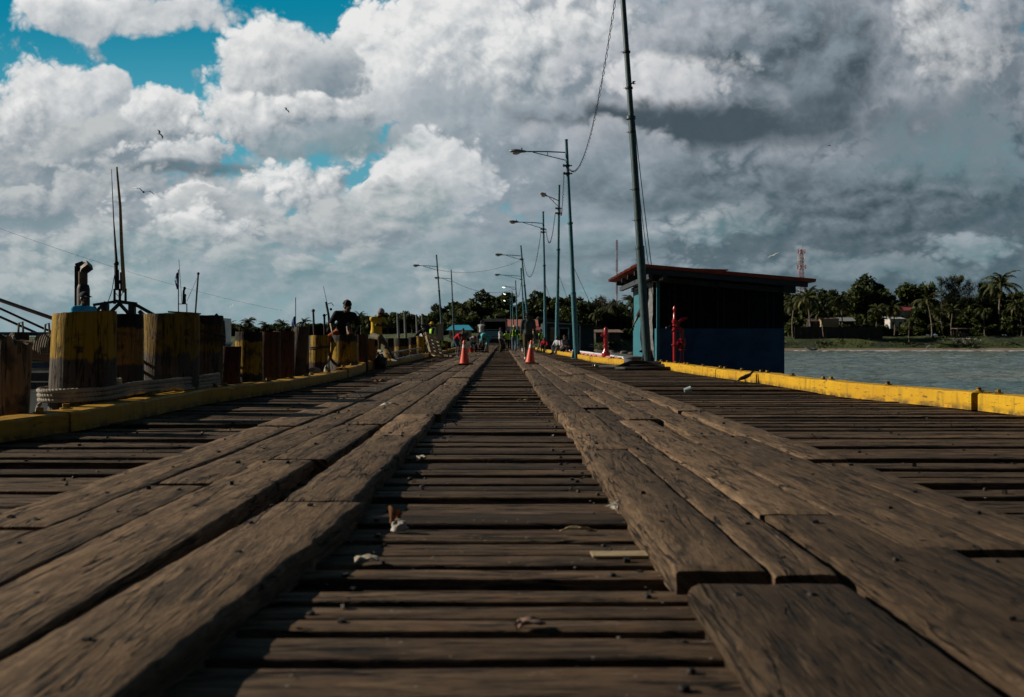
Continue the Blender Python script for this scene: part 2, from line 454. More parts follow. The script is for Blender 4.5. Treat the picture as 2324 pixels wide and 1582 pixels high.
def plank_x(mb, x0, x1, y, wid, z, yaw, seed, segs, tint, th=0.09, amp=0.009):
    """plank lying across the pier; rounded, slightly wandering edges"""
    prof = [(-0.5, -th), (-0.5, -0.012), (-0.475, -0.003), (-0.42, 0.0), (0.0, 0.001), (0.42, 0.0), (0.475, -0.003), (0.5, -0.012), (0.5, -th)]
    vs = []; uv = []; fs = []; n = len(prof)
    uo = rnd.random() * 60
    for i in range(segs + 1):
        x = x0 + (x1 - x0) * i / segs
        e0 = wobble(x, seed, amp); e1 = wobble(x, seed + 5.1, amp); zz = wobble(x * 0.5, seed + 9.7, 0.008)
        for a, h in prof:
            w_ = (e0 if a < 0 else e1) * abs(a) * 2
            vs.append((x, y + a * wid + w_ + yaw * x, z + h + zz)); uv.append((x + uo, a * wid + (h if h < -0.02 else 0)))
    for i in range(segs):
        for k in range(n - 1):
            a = i * n + k; fs.append((a, a + n, a + n + 1, a + 1))
    fs.append(tuple(range(n))); fs.append(tuple(reversed(range(segs * n, segs * n + n))))
    mb.add(vs, fs, 0, uv, True, tint)
def nail(mb, x, y, z, s=0.016, mi=1):
    a = rnd.random() * 3.1
    s *= rnd.choice((0.7, 0.85, 1.0, 1.1)); k = rnd.choice((0.4, 0.6, 0.8, 1.0))
    if rnd.random() < 0.5: mb.box((x, y, z + s * 0.4 * k), (s * 1.5, s * 1.35, s * k), (rnd.uniform(-0.3, 0.3), rnd.uniform(-0.3, 0.3), a), mi, 0.5, 0.85)
    else: mb.lathe([(s * 0.82, -s * 0.3), (s * 0.85, s * 0.35 * k), (s * 0.6, s * 0.75 * k), (s * 0.1, s * 0.8 * k)], (x, y, z), 8, mi, axis=Euler((rnd.uniform(-0.25, 0.25), rnd.uniform(-0.25, 0.25), 0)).to_matrix())

deck = MB()
y = 1.25
rows = []
while y < 200:
    far = y > 60
    wid = rnd.choice((rnd.uniform(0.11, 0.16), rnd.uniform(0.16, 0.22), rnd.uniform(0.19, 0.27))) if not far else rnd.uniform(0.26, 0.36)
    near = y < 16
    gap = rnd.choice((0.02, 0.03, 0.045, 0.06)) if not near else rnd.choice((0.018, 0.028, 0.04, 0.055, 0.085))
    yc = y + wid / 2
    xl, xr = interp(KL, yc) - 0.75, interp(KR, yc) + (0.6 if yc < 26 else 0.45)
    if 86 < yc < 135: xl = -7.6
    for (a, b_) in ((xl, -1.42 + rnd.uniform(-.05, .05)), (-1.40, 1.30 + rnd.uniform(-.05, .05)), (1.36, xr)):
        dz_ = rnd.gauss(0, 0.010) + (rnd.uniform(-0.03, -0.005) if rnd.random() < 0.2 else 0)
        tint = min(1, max(0.05, rnd.gauss(0.48, 0.22)))
        segs = max(2, int((b_ - a) / (0.16 if y < 12 else 0.4 if y < 40 else 1.2)))
        w2 = wid * rnd.uniform(0.94, 1.0)
        plank_x(deck, a, b_, yc + rnd.uniform(-0.006, 0.006), w2, dz_, rnd.gauss(0, 0.007) if b_ - a < 3.0 else rnd.gauss(0, 0.0025), rnd.random() * 90, segs, tint, amp=0.009 if rnd.random() < 0.7 else 0.02)
        if y < 45:
            for jx in (-3.1, -2.45, -0.48, 0.42, 2.55, 3.3, 4.2):
                if a < jx < b_ and rnd.random() < 0.75:
                    for q in (-0.26, 0.26):
                        if rnd.random() < 0.75: nail(deck, jx + rnd.uniform(-.07, .07), yc + q * w2, dz_ + 0.002, rnd.uniform(0.010, 0.017))
    rows.append(yc)
    y += wid + gap
o = deck.build('pier_deck', [M_DECK, M_NAIL]); tag(o, 'weathered cross planks of the old timber pier', None, None, 'structure')
# joists and underside timbers, coloured near black to darken the plank gaps
jm = MB()
for x in (-6.6, -5.2, -3.7, -2.6, -1.3, 0.0, 1.3, 2.6, 3.7, 4.9):
    y0, y1 = (1.0, 200) if abs(x) < 4 else ((86, 135) if x < 0 else (1.0, 22))
    jm.box((x, (y0 + y1) / 2, -0.24), (0.22, y1 - y0, 0.30))
for yb in range(2, 200, 4):
    jm.box((0.4, yb, -0.56), (9.6 if yb < 30 else 8.0, 0.3, 0.32))
    for x in (-3.3, 0.2, 3.3): jm.lathe([(0.16, -5.0), (0.16, -0.7)], (x, yb, 0), 8)
M_DARKWOOD = paint('dark_timber', (0.03, 0.024, 0.02), 0.85, 0, 0.4, 4, 0.3)
o = jm.build('pier_framing', M_DARKWOOD); tag(o, 'dark joists and piles carrying the pier deck', None, None, 'structure')

# ---------------------------------------------------------------- the two wheel tracks of long planks
def plank_y(mb, x0, x1, y0, y1, ztop, seed, tint, th, dxa=0.0, wear_l=0.5, wear_r=0.5, amp=0.012, step=0.10, zt=0.0):
    """long plank along the pier. wear_* 0..1: how far that edge is rounded off"""
    n_ = max(3, int((y1 - y0) / step))
    vs = []; uv = []; fs = []
    uo = rnd.random() * 80
    m_ = 0
    for i in range(n_ + 1):
        f = i / n_; y = y0 + (y1 - y0) * f
        xl = x0 + wobble(y, seed, amp) + dxa * (f - 0.5)
        xr = x1 + wobble(y, seed + 11.3, amp) + dxa * (f - 0.5)
        if y < 14: xl += 0.004 * nz(y * 23, seed + 1) + 0.003 * nz(y * 47, seed); xr += 0.004 * nz(y * 23, seed + 6) + 0.003 * nz(y * 47, seed + 8)
        if i == 0 or i == n_:
            pass
        wl = (0.003 + 0.017 * wear_l) * (1 + 1.3 * nz(y * 3.1, seed + 2) + 0.8 * nz(y * 11, seed)); wr = (0.003 + 0.017 * wear_r) * (1 + 1.3 * nz(y * 3.1, seed + 4) + 0.8 * nz(y * 11, seed + 7))
        wl = max(0.003, wl); wr = max(0.003, wr)
        W = xr - xl
        z = ztop + wobble(y * 0.4, seed + 21, 0.012) + zt * (f - 0.5)
        e = 0.0
        dend = min(f, 1 - f) * (y1 - y0)
        if dend < 0.03: e = 0.006 * (1 - dend / 0.03)
        rl = wobble(y * 2.2, seed + 31, 0.016); rr = wobble(y * 2.2, seed + 37, 0.016)
        prof = [(xl + 0.3 * rl, -th), (xl + rl, -th * 0.55), (xl, -wl * 0.9), (xl + wl * 0.35, -wl * 0.32), (xl + wl, 0), (xl + W * 0.3, 0.002), (xl + W * 0.5, 0.0), (xl + W * 0.7, 0.002),
                (xr - wr, 0), (xr - wr * 0.35, -wr * 0.32), (xr, -wr * 0.9), (xr + rr, -th * 0.55), (xr + 0.3 * rr, -th)]
        m_ = len(prof)
        for k, (x, h) in enumerate(prof):
            hh = h + 0.003 * nz(x * 9, y * 5, seed) if -th * 0.5 < h else h
            vs.append((x, y, z + hh - (e if h > -th * 0.5 else 0))); uv.append((y + uo, x - x0 + (h * 1.0 if h < -0.02 else 0)))
    for i in range(n_):
        for k in range(m_ - 1):
            a = i * m_ + k; fs.append((a, a + 1, a + m_ + 1, a + m_))
    fs.append(tuple(reversed(range(m_)))); fs.append(tuple(range(n_ * m_, n_ * m_ + m_)))
    mb.add(vs, fs, 0, uv, True, tint)
    for ye in (y0 + rnd.uniform(0.09, 0.2), y1 - rnd.uniform(0.09, 0.2)):
        if ye < 48:
            for f in (0.28, 0.72):
                if rnd.random() < 0.85: nail(mb, x0 + (x1 - x0) * f + rnd.uniform(-.03, .03), ye + rnd.uniform(-.05, .05), ztop + 0.001, rnd.uniform(0.014, 0.019))
    yy_ = y0 + 0.8
    while yy_ < y1 - 0.5 and yy_ < 45:
        nail(mb, x0 + (x1 - x0) * rnd.uniform(0.2, 0.8), yy_, ztop + 0.001, rnd.uniform(0.011, 0.017)); yy_ += rnd.uniform(0.5, 1.1)
TH = 0.10; ZT = 0.08
def strip(mb, xa, xb, joints, nearset=None, inner=0):
    """planks end to end between the joints; beyond the last joint random lengths"""
    js = list(joints)
    while js[-1] < 150: js.append(js[-1] + rnd.uniform(2.6, 5.2))
    for y0, y1 in zip(js, js[1:]):
        x0, x1 = xa, xb
        if nearset and (y0, y1) in nearset: x0, x1 = nearset[(y0, y1)][:2]
        else:
            x0 += rnd.uniform(-0.018, 0.012); x1 += rnd.uniform(-0.012, 0.018)
        g = rnd.uniform(0.008, 0.03)
        zt_ = ZT + rnd.gauss(0, 0.007)
        if nearset and (y0, y1) in nearset and len(nearset[(y0, y1)]) > 2: zt_ = ZT + nearset[(y0, y1)][2]
        if nearset and (y0, y1) in nearset and len(nearset[(y0, y1)]) > 3: g = nearset[(y0, y1)][3]
        wl, wr = (1.9, 0.3) if inner < 0 else ((0.3, 1.0) if inner > 0 else (0.35, 0.35))
        tn = min(1, max(0.1, rnd.gauss(0.55, 0.16)))
        ns_ = nearset.get((y0, y1), ()) if nearset else ()
        dxa_ = ns_[4] if len(ns_) > 4 else (rnd.uniform(-0.03, 0.03) if y0 > 8 else 0.0)
        if len(ns_) > 5: tn = ns_[5]
        plank_y(mb, x0, x1, y0 + g, y1 - 0.006, zt_, rnd.random() * 90, tn, TH, dxa_, wl, wr,
                0.013 if y0 < 30 else 0.02, 0.04 if y0 < 9 else (0.2 if y0 < 22 else (0.5 if y0 < 60 else 1.6)), rnd.uniform(-0.012, 0.012))
left = MB()
strip(left, -0.975, -0.60, [1.0, 4.36, 7.45, 9.6, 13.0, 16.2], {(1.0, 4.36): (-1.073, -0.708, 0.0, 0.012, 0.215, 0.5), (4.36, 7.45): (-0.965, -0.645, -0.002), (7.45, 9.6): (-0.985, -0.64, -0.008)}, inner=1)
strip(left, -1.335, -1.005, [1.0, 5.9, 8.45, 13.5, 18.0], {(1.0, 5.9): (-1.435, -1.115, 0.002), (5.9, 8.45): (-1.375, -1.035, 0.0)})
strip(left, -1.665, -1.355, [0.8, 4.9, 9.85, 14.2], {(0.8, 4.9): (-1.735, -1.45, -0.002), (4.9, 9.85): (-1.70, -1.385, -0.004)})
strip(left, -2.02, -1.685, [0.7, 3.75, 8.2, 12.3], {(0.7, 3.75): (-2.05, -1.75, -0.006), (3.75, 8.2): (-2.04, -1.72, 0.0)})
o = left.build('wheel_track', [M_TRACK, M_NAIL]); tag(o, 'four strips of heavy long planks nailed down as the wheel track beside the left kerb', None, None, 'structure')
right = MB()
strip(right, 0.53, 0.83, [0.9, 2.92, 6.5, 9.7, 16.0, 19.5], {(0.9, 2.92): (0.545, 1.0, -0.012, 0.01, 0.0, 0.02), (2.92, 6.5): (0.525, 0.80, 0.004, 0.10, 0.0, 0.3), (6.5, 9.7): (0.545, 0.87, -0.002), (9.7, 16.0): (0.525, 0.83, 0.0)}, inner=-1)
strip(right, 0.85, 1.11, [2.90, 7.4, 10.5, 13.0, 17.0], {(2.90, 7.4): (0.822, 1.015, 0.0, 0.085, 0.0, 0.35), (7.4, 10.5): (0.885, 1.20, -0.014, 0.01, 0.0, 0.1)})
strip(right, 1.13, 1.42, [0.9, 4.0, 8.9, 14.0], {(0.9, 4.0): (1.055, 1.50, 0.006, 0.01, 0.0, 0.08), (4.0, 8.9): (1.04, 1.325, 0.0)})
strip(right, 1.44, 1.74, [0.8, 3.3, 7.4, 11.8, 16.3], {(0.8, 3.3): (1.515, 1.83, -0.014, 0.01, 0.0, 0.06), (3.3, 7.4): (1.345, 1.78, 0.004)})
strip(right, 1.76, 2.04, [0.8, 5.9, 10.0, 14.0], {(0.8, 5.9): (1.845, 2.10, -0.018, 0.01, 0.0, 0.2), (5.9, 10.0): (1.80, 2.05, 0.0)})
o = right.build('wheel_track', [M_TRACK, M_NAIL]); tag(o, 'five strips of heavy long planks nailed down as the wheel track towards the blue hut', None, None, 'structure')

# ---------------------------------------------------------------- yellow kerb beams
def kerb_mat(name, yel, wear, seed):
    m, t, b = new_mat(name)
    co = t.coord('Object')
    n = t.noise(co, 1.6, 6, 0.6); f = t.noise(t.mapping(co, (3, 1.0, 6)), 5.0, 7, 0.66, 0.4)
    streak = t.noise(t.mapping(co, (9, 9, 1.2)), 1.6, 5, 0.6)
    c = t.mix(n.step(0.35, 0.7) * 0.55, yel, tuple(a * k for a, k in zip(yel, (0.72, 0.62, 0.5))))
    c = t.mix(streak.step(0.52, 0.72) * 0.45, c, (0.10, 0.085, 0.022))
    c = t.mix(f.step(1 - wear, 1.06 - wear), c, (0.045, 0.032, 0.022))
    zc = t.sep(co)[2]; grime = zc.step(0.02, 0.10, 1.0, 0.0) * t.noise(co, 6.0, 5, 0.6).step(0.35, 0.6)
    c = t.mix(grime * 0.8, c, (0.05, 0.038, 0.022))
    sc = t.noise(t.mapping(co, (14, 2.2, 26)), 1.0, 6, 0.7, 0.8); c = t.mix(sc.step(0.60, 0.66) * 0.75, c, (0.07, 0.050, 0.025))
    drip = t.noise(t.mapping(co, (5, 7, 0.8)), 1.0, 4, 0.6); c = t.mix(drip.step(0.54, 0.70) * 0.5, c, (0.13, 0.105, 0.02))
    t.put(b.inputs['Base Color'], c); b.inputs['Roughness'].default_value = 0.62
    b.inputs['Specular IOR Level'].default_value = 0.25
    t.put(b.inputs['Normal'], t.bump(f * 0.6 + t.noise(co, 30, 4, 0.6) * 0.4, 0.45, 0.012))
    return m
M_KERB_L = kerb_mat('yellow_kerb_paint_darker', (0.42, 0.235, 0.018), 0.38, 0)  # left kerb gets a darker yellow than the right one
M_KERB_R = kerb_mat('yellow_kerb_paint', (0.56, 0.335, 0.012), 0.40, 1)
def kerb(name, K, side, cuts, hts, m, label):
    mb = MB(); bolts = MB()
    for i, (y0, y1) in enumerate(zip(cuts, cuts[1:])):
        h = hts[i % len(hts)]; off = rnd.uniform(-0.015, 0.015)
        n = max(2, int((y1 - y0) / (0.10 if y0 < 30 else 0.8)))
        sd_ = rnd.random() * 90
        vs = []; fs = []; uv = []
        for k in range(n + 1):
            g0_ = 0.07 if abs(y0 - 11.0) < 0.01 and side > 0 else 0.012; y = y0 + g0_ + (y1 - y0 - g0_ - 0.012) * k / n
            xi = interp(K, y) + off + wobble(y, sd_, 0.02) + (0.02 * max(0, nz(y * 7, sd_) - 0.25)); xo = xi + side * KW
            z1 = h + wobble(y, sd_ + 5, 0.022); c_ = max(0.004, 0.014 + 0.02 * nz(y * 5, sd_) + 0.012 * nz(y * 13, sd_))
            if k in (0, n): c_ += 0.008
            for (x, z) in ((xi, 0.012), (xi, z1 - c_), (xi + side * c_, z1), (xo - side * c_, z1 + 0.003), (xo, z1 - c_), (xo, 0.012)):
                vs.append((x, y, z)); uv.append((y, z + x))
        for k in range(n):
            for q in range(5):
                a = k * 6 + q
                fs.append((a, a + 1, a + 7, a + 6) if side > 0 else (a, a + 6, a + 7, a + 1))
        fs.append(tuple(range(6))); fs.append(tuple(range(n * 6, n * 6 + 6)))
        mb.add(vs, fs, 0, uv, False, rnd.random())
        if y0 < 60:
            for yb in (y0 + 0.18, y1 - 0.18) + (((y0 + y1) / 2,) if y1 - y0 > 2.5 else ()):
                xb = interp(K, yb) + side * KW * 0.5
                bolts.lathe([(0.055, 0), (0.055, 0.010)], (xb, yb, h + 0.006), 10, 0, False)
                bolts.lathe([(0.032, 0), (0.032, 0.035)], (xb, yb, h + 0.016), 6, 0, False)
    o = mb.build(name, m); tag(o, label, None, None, 'structure')
    bb = bolts.build('bolt', M_KERB_BOLT, o); bb['kind'] = 'stuff'
    return o
M_KERB_BOLT = kerb_mat('bolt_paint', (0.30, 0.20, 0.03), 0.5, 2)
kerb('kerb', KL, -1, [2.0, 5.2, 8.4, 12.9, 14.9, 17.5, 20.9, 24.3, 27.4, 30.2, 33.5, 38, 43, 48, 54, 60, 68, 76, 84], [0.17, 0.18, 0.19, 0.185, 0.17, 0.17, 0.22, 0.24, 0.2, 0.19],
     M_KERB_L, 'dull yellow timber kerb along the side of the wooden pilings')
kerb('kerb', KR, 1, [4.0, 8.0, 11.0, 14.7, 18.2, 21.0, 24.6, 27.2, 28.0, 30.5, 33.2, 36.5, 40, 44, 48.5, 53, 58, 63, 68, 74, 80, 90, 100, 110], [0.20, 0.205, 0.21, 0.20, 0.195, 0.20, 0.2, 0.21],
     M_KERB_R, 'bright yellow timber kerb along the water and the blue hut')
# ---------------------------------------------------------------- wooden pilings along the left kerb
YEL = (0.34, 0.21, 0.014); DYEL = (0.22, 0.14, 0.016); BLK = (0.016, 0.014, 0.014); GRY = (0.085, 0.076, 0.066); BRN = (0.085, 0.045, 0.026); RED = (0.085, 0.035, 0.022); ORG = (0.26, 0.12, 0.035); DGR = (0.042, 0.038, 0.036)
def pile_mat(name, bands, seed, ragged=0.12, streaks=0.5):
    """bands: [(height up to which this colour reaches, colour)], from below"""
    m, t, b = new_mat(name)
    co = t.coord('Object'); x, y, z = t.sep(co)
    cs = t.vmath('ADD', co, (seed * 3.1, seed * 1.7, 0))
    grain = t.noise(t.mapping(cs, (16, 16, 0.9)), 1.5, 7, 0.62, 0.5)
    rag = t.noise(t.mapping(cs, (5, 5, 1.6)), 1.6, 6, 0.65)
    zz = z + (rag - 0.5) * ragged * 2.2
    c = None
    base = bands[0][1]
    c = tuple(base)
    cur = None
    for i, (h, cc) in enumerate(bands):
        if i == 0: cur = t.mix(0.0, cc, cc)
        else: cur = t.mix(zz.step(bands[i - 1][0], bands[i - 1][0] + 0.03), cur, cc)
    c = t.mix(grain.step(0.40, 0.75) * streaks, cur, t.mix(1.0, cur, (0.30, 0.28, 0.27), 'MULTIPLY'))
    wear = t.noise(cs, 4.5, 8, 0.68, 0.3)
    c = t.mix(wear.step(0.56, 0.66) * 0.85, c, (0.030, 0.024, 0.020))
    patch = t.noise(t.mapping(cs, (1.0, 1.0, 0.6)), 3.1, 6, 0.62, 0.5); c = t.mix(patch.step(0.54, 0.64) * 0.8, c, (0.035, 0.026, 0.018))
    rust = t.noise(t.mapping(cs, (7, 7, 0.8)), 1.5, 5, 0.6); c = t.mix(rust.step(0.52, 0.72) * 0.6, c, (0.10, 0.050, 0.018))
    pale = t.noise(t.mapping(cs, (22, 22, 1.1)), 1.3, 5, 0.6)
    c = t.mix(pale.step(0.58, 0.8) * 0.35, c, t.mix(1.0, c, (1.7, 1.6, 1.5), 'MULTIPLY'))
    ck = (t.noise(t.mapping(cs, (11, 11, 0.55)), 1.3, 3, 0.5) - 0.5)._m('ABSOLUTE').step(0.0, 0.02, 1.0, 0.0)
    c = t.mix(ck * 0.85, c, (0.006, 0.005, 0.005))
    t.put(b.inputs['Base Color'], c); t.put(b.inputs['Roughness'], grain.step(0.2, 0.8, 0.62, 0.9))
    b.inputs['Specular IOR Level'].default_value = 0.2
    t.put(b.inputs['Normal'], t.bump(grain * 0.8 + wear * 0.4 - ck * 0.9, 0.75, 0.03))
    return m
def piling(x, y, r, top, label, bands, lean=(0, 0), flare=0.05, slant=0.0, rough=0.03, ragged=0.12, broken=0.0):
    mb = MB(); n = 44; zs = [-4.6, -2.0, -0.6] + [-0.35 + (top + 0.35) * i / 26 for i in range(27)]
    sd_ = rnd.random() * 100; vs = []; fs = []
    for i, z in enumerate(zs):
        f = max(0.0, (z + 0.35) / (top + 0.35))
        for k in range(n):
            a = 2 * math.pi * k / n
            rr = r * (1 + flare * (1 - f)) * (1 + rough * 1.6 * nz(math.cos(a) * 1.2 + sd_, math.sin(a) * 1.2, z * 0.7) + rough * 0.55 * nz(math.cos(a) * 6 + sd_, math.sin(a) * 6, z * 0.5))
            if i == len(zs) - 1: rr *= 0.985
            zz = z
            if f > 0.6: zz += (f - 0.6) / 0.4 * (slant * math.cos(a) * r + broken * (nz(math.cos(a) * 2.5 + sd_, math.sin(a) * 2.5, 5) - 0.2) + 0.006 * nz(math.cos(a) * 5, math.sin(a) * 5, sd_))
            vs.append((rr * math.cos(a) + lean[0] * z, rr * math.sin(a) + lean[1] * z, zz))
    for i in range(len(zs) - 1):
        for k in range(n):
            a = i * n + k; b = i * n + (k + 1) % n; fs.append((a, b, b + n, a + n))
    last = (len(zs) - 1) * n
    c0 = len(vs); zc = sum(v[2] for v in vs[last:]) / n
    ring2 = []
    for k in range(n):
        v = vs[last + k]; vs.append((v[0] * 0.5 + lean[0] * top * 0.5, v[1] * 0.5 + lean[1] * top * 0.5, v[2] * 0.5 + zc * 0.5 - 0.004 + broken * 0.3 * nz(k * 0.7, sd_)))
    for k in range(n): fs.append((last + k, last + (k + 1) % n, c0 + (k + 1) % n, c0 + k))
    vs.append((lean[0] * top, lean[1] * top, zc)); ce = len(vs) - 1
    for k in range(n): fs.append((c0 + k, c0 + (k + 1) % n, ce))
    mb.add(vs, fs, 0, None, True)
    o = mb.build('piling', pile_mat('piling_timber', bands, sd_, ragged), sharp=50)
    o.location = (x, y, 0)
    return tag(o, label, 'piling', 'wooden pilings standing behind the left kerb')
P_ = piling
P_(-4.14, 8.35, 0.150, 0.80, 'broken unpainted grey pile with a splintered slanting top at the photo edge', [(0.3, (0.10, 0.08, 0.065)), (2, (0.24, 0.16, 0.095))], (0.05, 0), 0.10, -0.35, 0.06, 0.3, 0.09)
P_(-4.42, 9.1, 0.075, 0.86, 'thin dark stake between the broken grey pile and the first big yellow pile', [(2, DGR)], (0.02, 0))
P_(-4.10, 9.7, 0.295, 1.055, 'thick yellow topped pile with the rope looped around its weathered foot', [(0.60, GRY), (3, YEL)], (0.035, 0), 0.10, 0.06, 0.03, 0.10)
P_(-4.13, 10.75, 0.245, 1.07, 'dark pile with a black top band squeezed between two big yellow piles', [(0.52, DGR), (0.90, (0.24, 0.13, 0.03)), (3, BLK)], (0, 0), 0.05, 0.0, 0.02, 0.06)
P_(-4.06, 12.1, 0.335, 1.11, 'widest yellow pile with ragged paint running down into bare grey timber', [(0.62, GRY), (3, DYEL)], (0.03, 0), 0.08, 0.03, 0.03, 0.26)
P_(-4.16, 13.75, 0.27, 1.13, 'black topped yellow pile with a dark cable tied around its neck', [(0.62, GRY), (0.98, DYEL), (3, BLK)], (0.03, 0), 0.08, 0, 0.03, 0.12)
P_(-4.03, 14.6, 0.16, 0.70, 'short reddish brown pile just beyond the cable tied yellow pile', [(0.1, BLK), (2, RED)], (0.06, 0), 0.1)
P_(-3.87, 15.2, 0.205, 0.92, 'pile painted black on top and yellow below with a bare grey foot', [(0.28, DGR), (0.76, YEL), (3, BLK)], (0, 0), 0.02, 0, 0.03, 0.09)
P_(-3.78, 16.1, 0.175, 0.93, 'dark brown knotty pile touching the black and yellow banded pile', [(3, BRN)], (0.03, 0), 0.15, 0, 0.07)
P_(-3.78, 17.2, 0.185, 0.95, 'dark red brown pile with a flat top beside the knotty brown one', [(3, RED)], (0.01, 0), 0.05)
P_(-3.93, 19.0, 0.150, 1.05, 'grey pile leaning to the right with its foot wide apart from its neighbours', [(0.45, DGR), (3, (0.07, 0.055, 0.042))], (0.10, 0), 0.1, 0, 0.04)
P_(-4.02, 19.9, 0.15, 0.86, 'yellow pile almost hidden behind the grey leaning pile', [(0.3, DGR), (3, YEL)], (0, 0), 0.04)
P_(-3.82, 20.6, 0.185, 0.90, 'bright yellow pile with a dark rope ring right of the leaning pile', [(0.34, DGR), (3, YEL)], (0.04, 0), 0.05)
P_(-3.72, 23.4, 0.315, 0.92, 'big yellow and black pile that the man in the black shirt sits on', [(0.30, GRY), (0.74, YEL), (3, DGR)], (0, 0), 0.06, 0, 0.02, 0.17)
P_(-3.62, 25.4, 0.20, 0.94, 'dark brown pile half hidden behind the pile the seated man uses', [(3, BRN)], (0, 0), 0.05)
P_(-3.66, 27.1, 0.185, 0.83, 'orange brown bare pile next to the black bag on the kerb', [(3, ORG)], (0.0, 0), 0.05, 0, 0.05)
P_(-3.86, 29.6, 0.20, 0.86, 'dark pile behind the man in the yellow shirt', [(0.3, DGR), (0.6, DYEL), (3, BLK)])
P_(-3.90, 34.4, 0.16, 0.88, 'black topped pile right of the man in the yellow shirt', [(0.2, DGR), (0.55, DYEL), (3, BLK)])
P_(-3.90, 38.6, 0.27, 0.89, 'broad black pile with a dull yellow waist behind the long poles', [(0.3, DGR), (0.55, DYEL), (3, BLK)])
P_(-3.88, 43.0, 0.18, 0.95, 'dark pile with a yellow patch between the broad black pile and the leaning man', [(0.3, DGR), (0.6, DYEL), (3, BLK)])
P_(-3.88, 47.0, 0.20, 1.0, 'yellow pile that the man in the grey hooded top rests his hand on', [(0.3, DGR), (3, YEL)])
P_(-3.92, 66.5, 0.26, 0.78, 'dull yellow pile beyond the wooden pallet', [(0.1, DGR), (0.66, DYEL), (3, BLK)])
P_(-3.92, 71.0, 0.26, 0.72, 'black pile right of the dull yellow pile beyond the pallet', [(3, BLK)])

# ---------------------------------------------------------------- mooring rope (three strands twisted), wound round the near piles
def catmull(pts, n=8):
    pts = [Vector(p) for p in pts]; P = [pts[0] * 2 - pts[1]] + pts + [pts[-1] * 2 - pts[-2]]; out = []
    for i in range(1, len(P) - 2):
        a, b, c, d = P[i - 1:i + 3]
        for k in range(n):
            t = k / n
            out.append(0.5 * ((2 * b) + (c - a) * t + (2 * a - 5 * b + 4 * c - d) * t * t + (3 * b - a - 3 * c + d) * t ** 3))
    out.append(pts[-1]); return out
def rope(mb, pts, r, pitch=0.11, strands=3, n=6, mi=0, step=0.014):
    pts = catmull(pts, 10)
    # resample
    L = [0]
    for a, b in zip(pts, pts[1:]): L.append(L[-1] + (b - a).length)
    N = max(4, int(L[-1] / step)); res = []; j = 0
    for i in range(N + 1):
        s_ = L[-1] * i / N
        while j < len(L) - 2 and L[j + 1] < s_: j += 1
        res.append(pts[j].lerp(pts[j + 1], (s_ - L[j]) / max(1e-6, L[j + 1] - L[j])))
    up = Vector((0, 0, 1)); fr = []
    for i, p in enumerate(res):
        t = (res[min(i + 1, N)] - res[max(0, i - 1)]).normalized(); x = t.cross(up)
        if x.length < 0.05: x = t.cross(Vector((1, 0, 0)))
        x.normalize(); fr.append((x, t.cross(x)))
    for s_ in range(strands):
        mb.tube([p + (fr[i][0] * math.cos(2 * math.pi * (i * step / pitch + s_ / strands)) + fr[i][1] * math.sin(2 * math.pi * (i * step / pitch + s_ / strands))) * r * 0.52 for i, p in enumerate(res)], r * 0.54, n, mi)
M_ROPE = paint('worn_rope', (0.36, 0.33, 0.28), 0.9, 0, 0.35, 14, 0.4, (0.20, 0.18, 0.15))
M_ROPE_D = paint('dark_rope', (0.03, 0.028, 0.026), 0.9, 0, 0.3, 14, 0.3)
rb = MB()
for i, dz in enumerate((0.0, 0.05, 0.098)):
    z = 0.245 + dz * 0.9; e = i * 0.006
    rope(rb, [(-3.92, 10.25, z + 0.05), (-4.3, 10.1, z), (-4.47 - e, 9.75, z - 0.02), (-4.36, 9.42 - e, z - 0.025), (-4.08, 9.34 - e, z - 0.02), (-3.80, 9.62, z - 0.01),
              (-3.76, 10.2, z + 0.01), (-3.77, 11.0, z + 0.0), (-3.76, 11.7, z + 0.0), (-3.72, 12.5, z + 0.005), (-3.76, 13.1, z + 0.005), (-3.80, 13.35, z)], 0.023)
rope(rb, [(-3.76, 11.2, 0.27), (-3.74, 11.8, 0.215), (-3.70, 12.5, 0.213), (-3.73, 13.1, 0.215), (-3.82, 13.35, 0.22)], 0.023)
rope(rb, [(-4.36, 9.42, 0.215), (-4.38, 9.38, 0.13), (-4.35, 9.37, 0.02), (-4.34, 9.36, -0.1)], 0.02)
o = rb.build('mooring_rope', M_ROPE); tag(o, 'thick pale twisted rope looped around the foot of the big yellow pilings', 'rope')
rb = MB()
def ring(mb, x, y, r, z, rr=0.012, tilt=0.0, mi=0, n=30):
    mb.tube([(x + r * math.cos(a), y + r * math.sin(a), z + tilt * math.cos(a) * r) for a in [2 * math.pi * k / n for k in range(n + 1)]], rr, 6, mi, False)
ring(rb, -4.135, 13.75, 0.285, 0.93, 0.014, -0.25); ring(rb, -4.135, 13.75, 0.285, 0.80, 0.014, 0.02)
o = rb.build('tie_cable', M_ROPE_D); tag(o, 'dark cable wound around the black topped yellow pile', 'cable')
rb = MB(); ring(rb, -3.79, 20.6, 0.195, 0.66, 0.011, 0.05); ring(rb, -3.79, 20.6, 0.195, 0.63, 0.011, 0.08)
o = rb.build('tie_rope', M_ROPE_D); tag(o, 'dark rope ring on the bright yellow pile beside the leaning pile', 'rope')

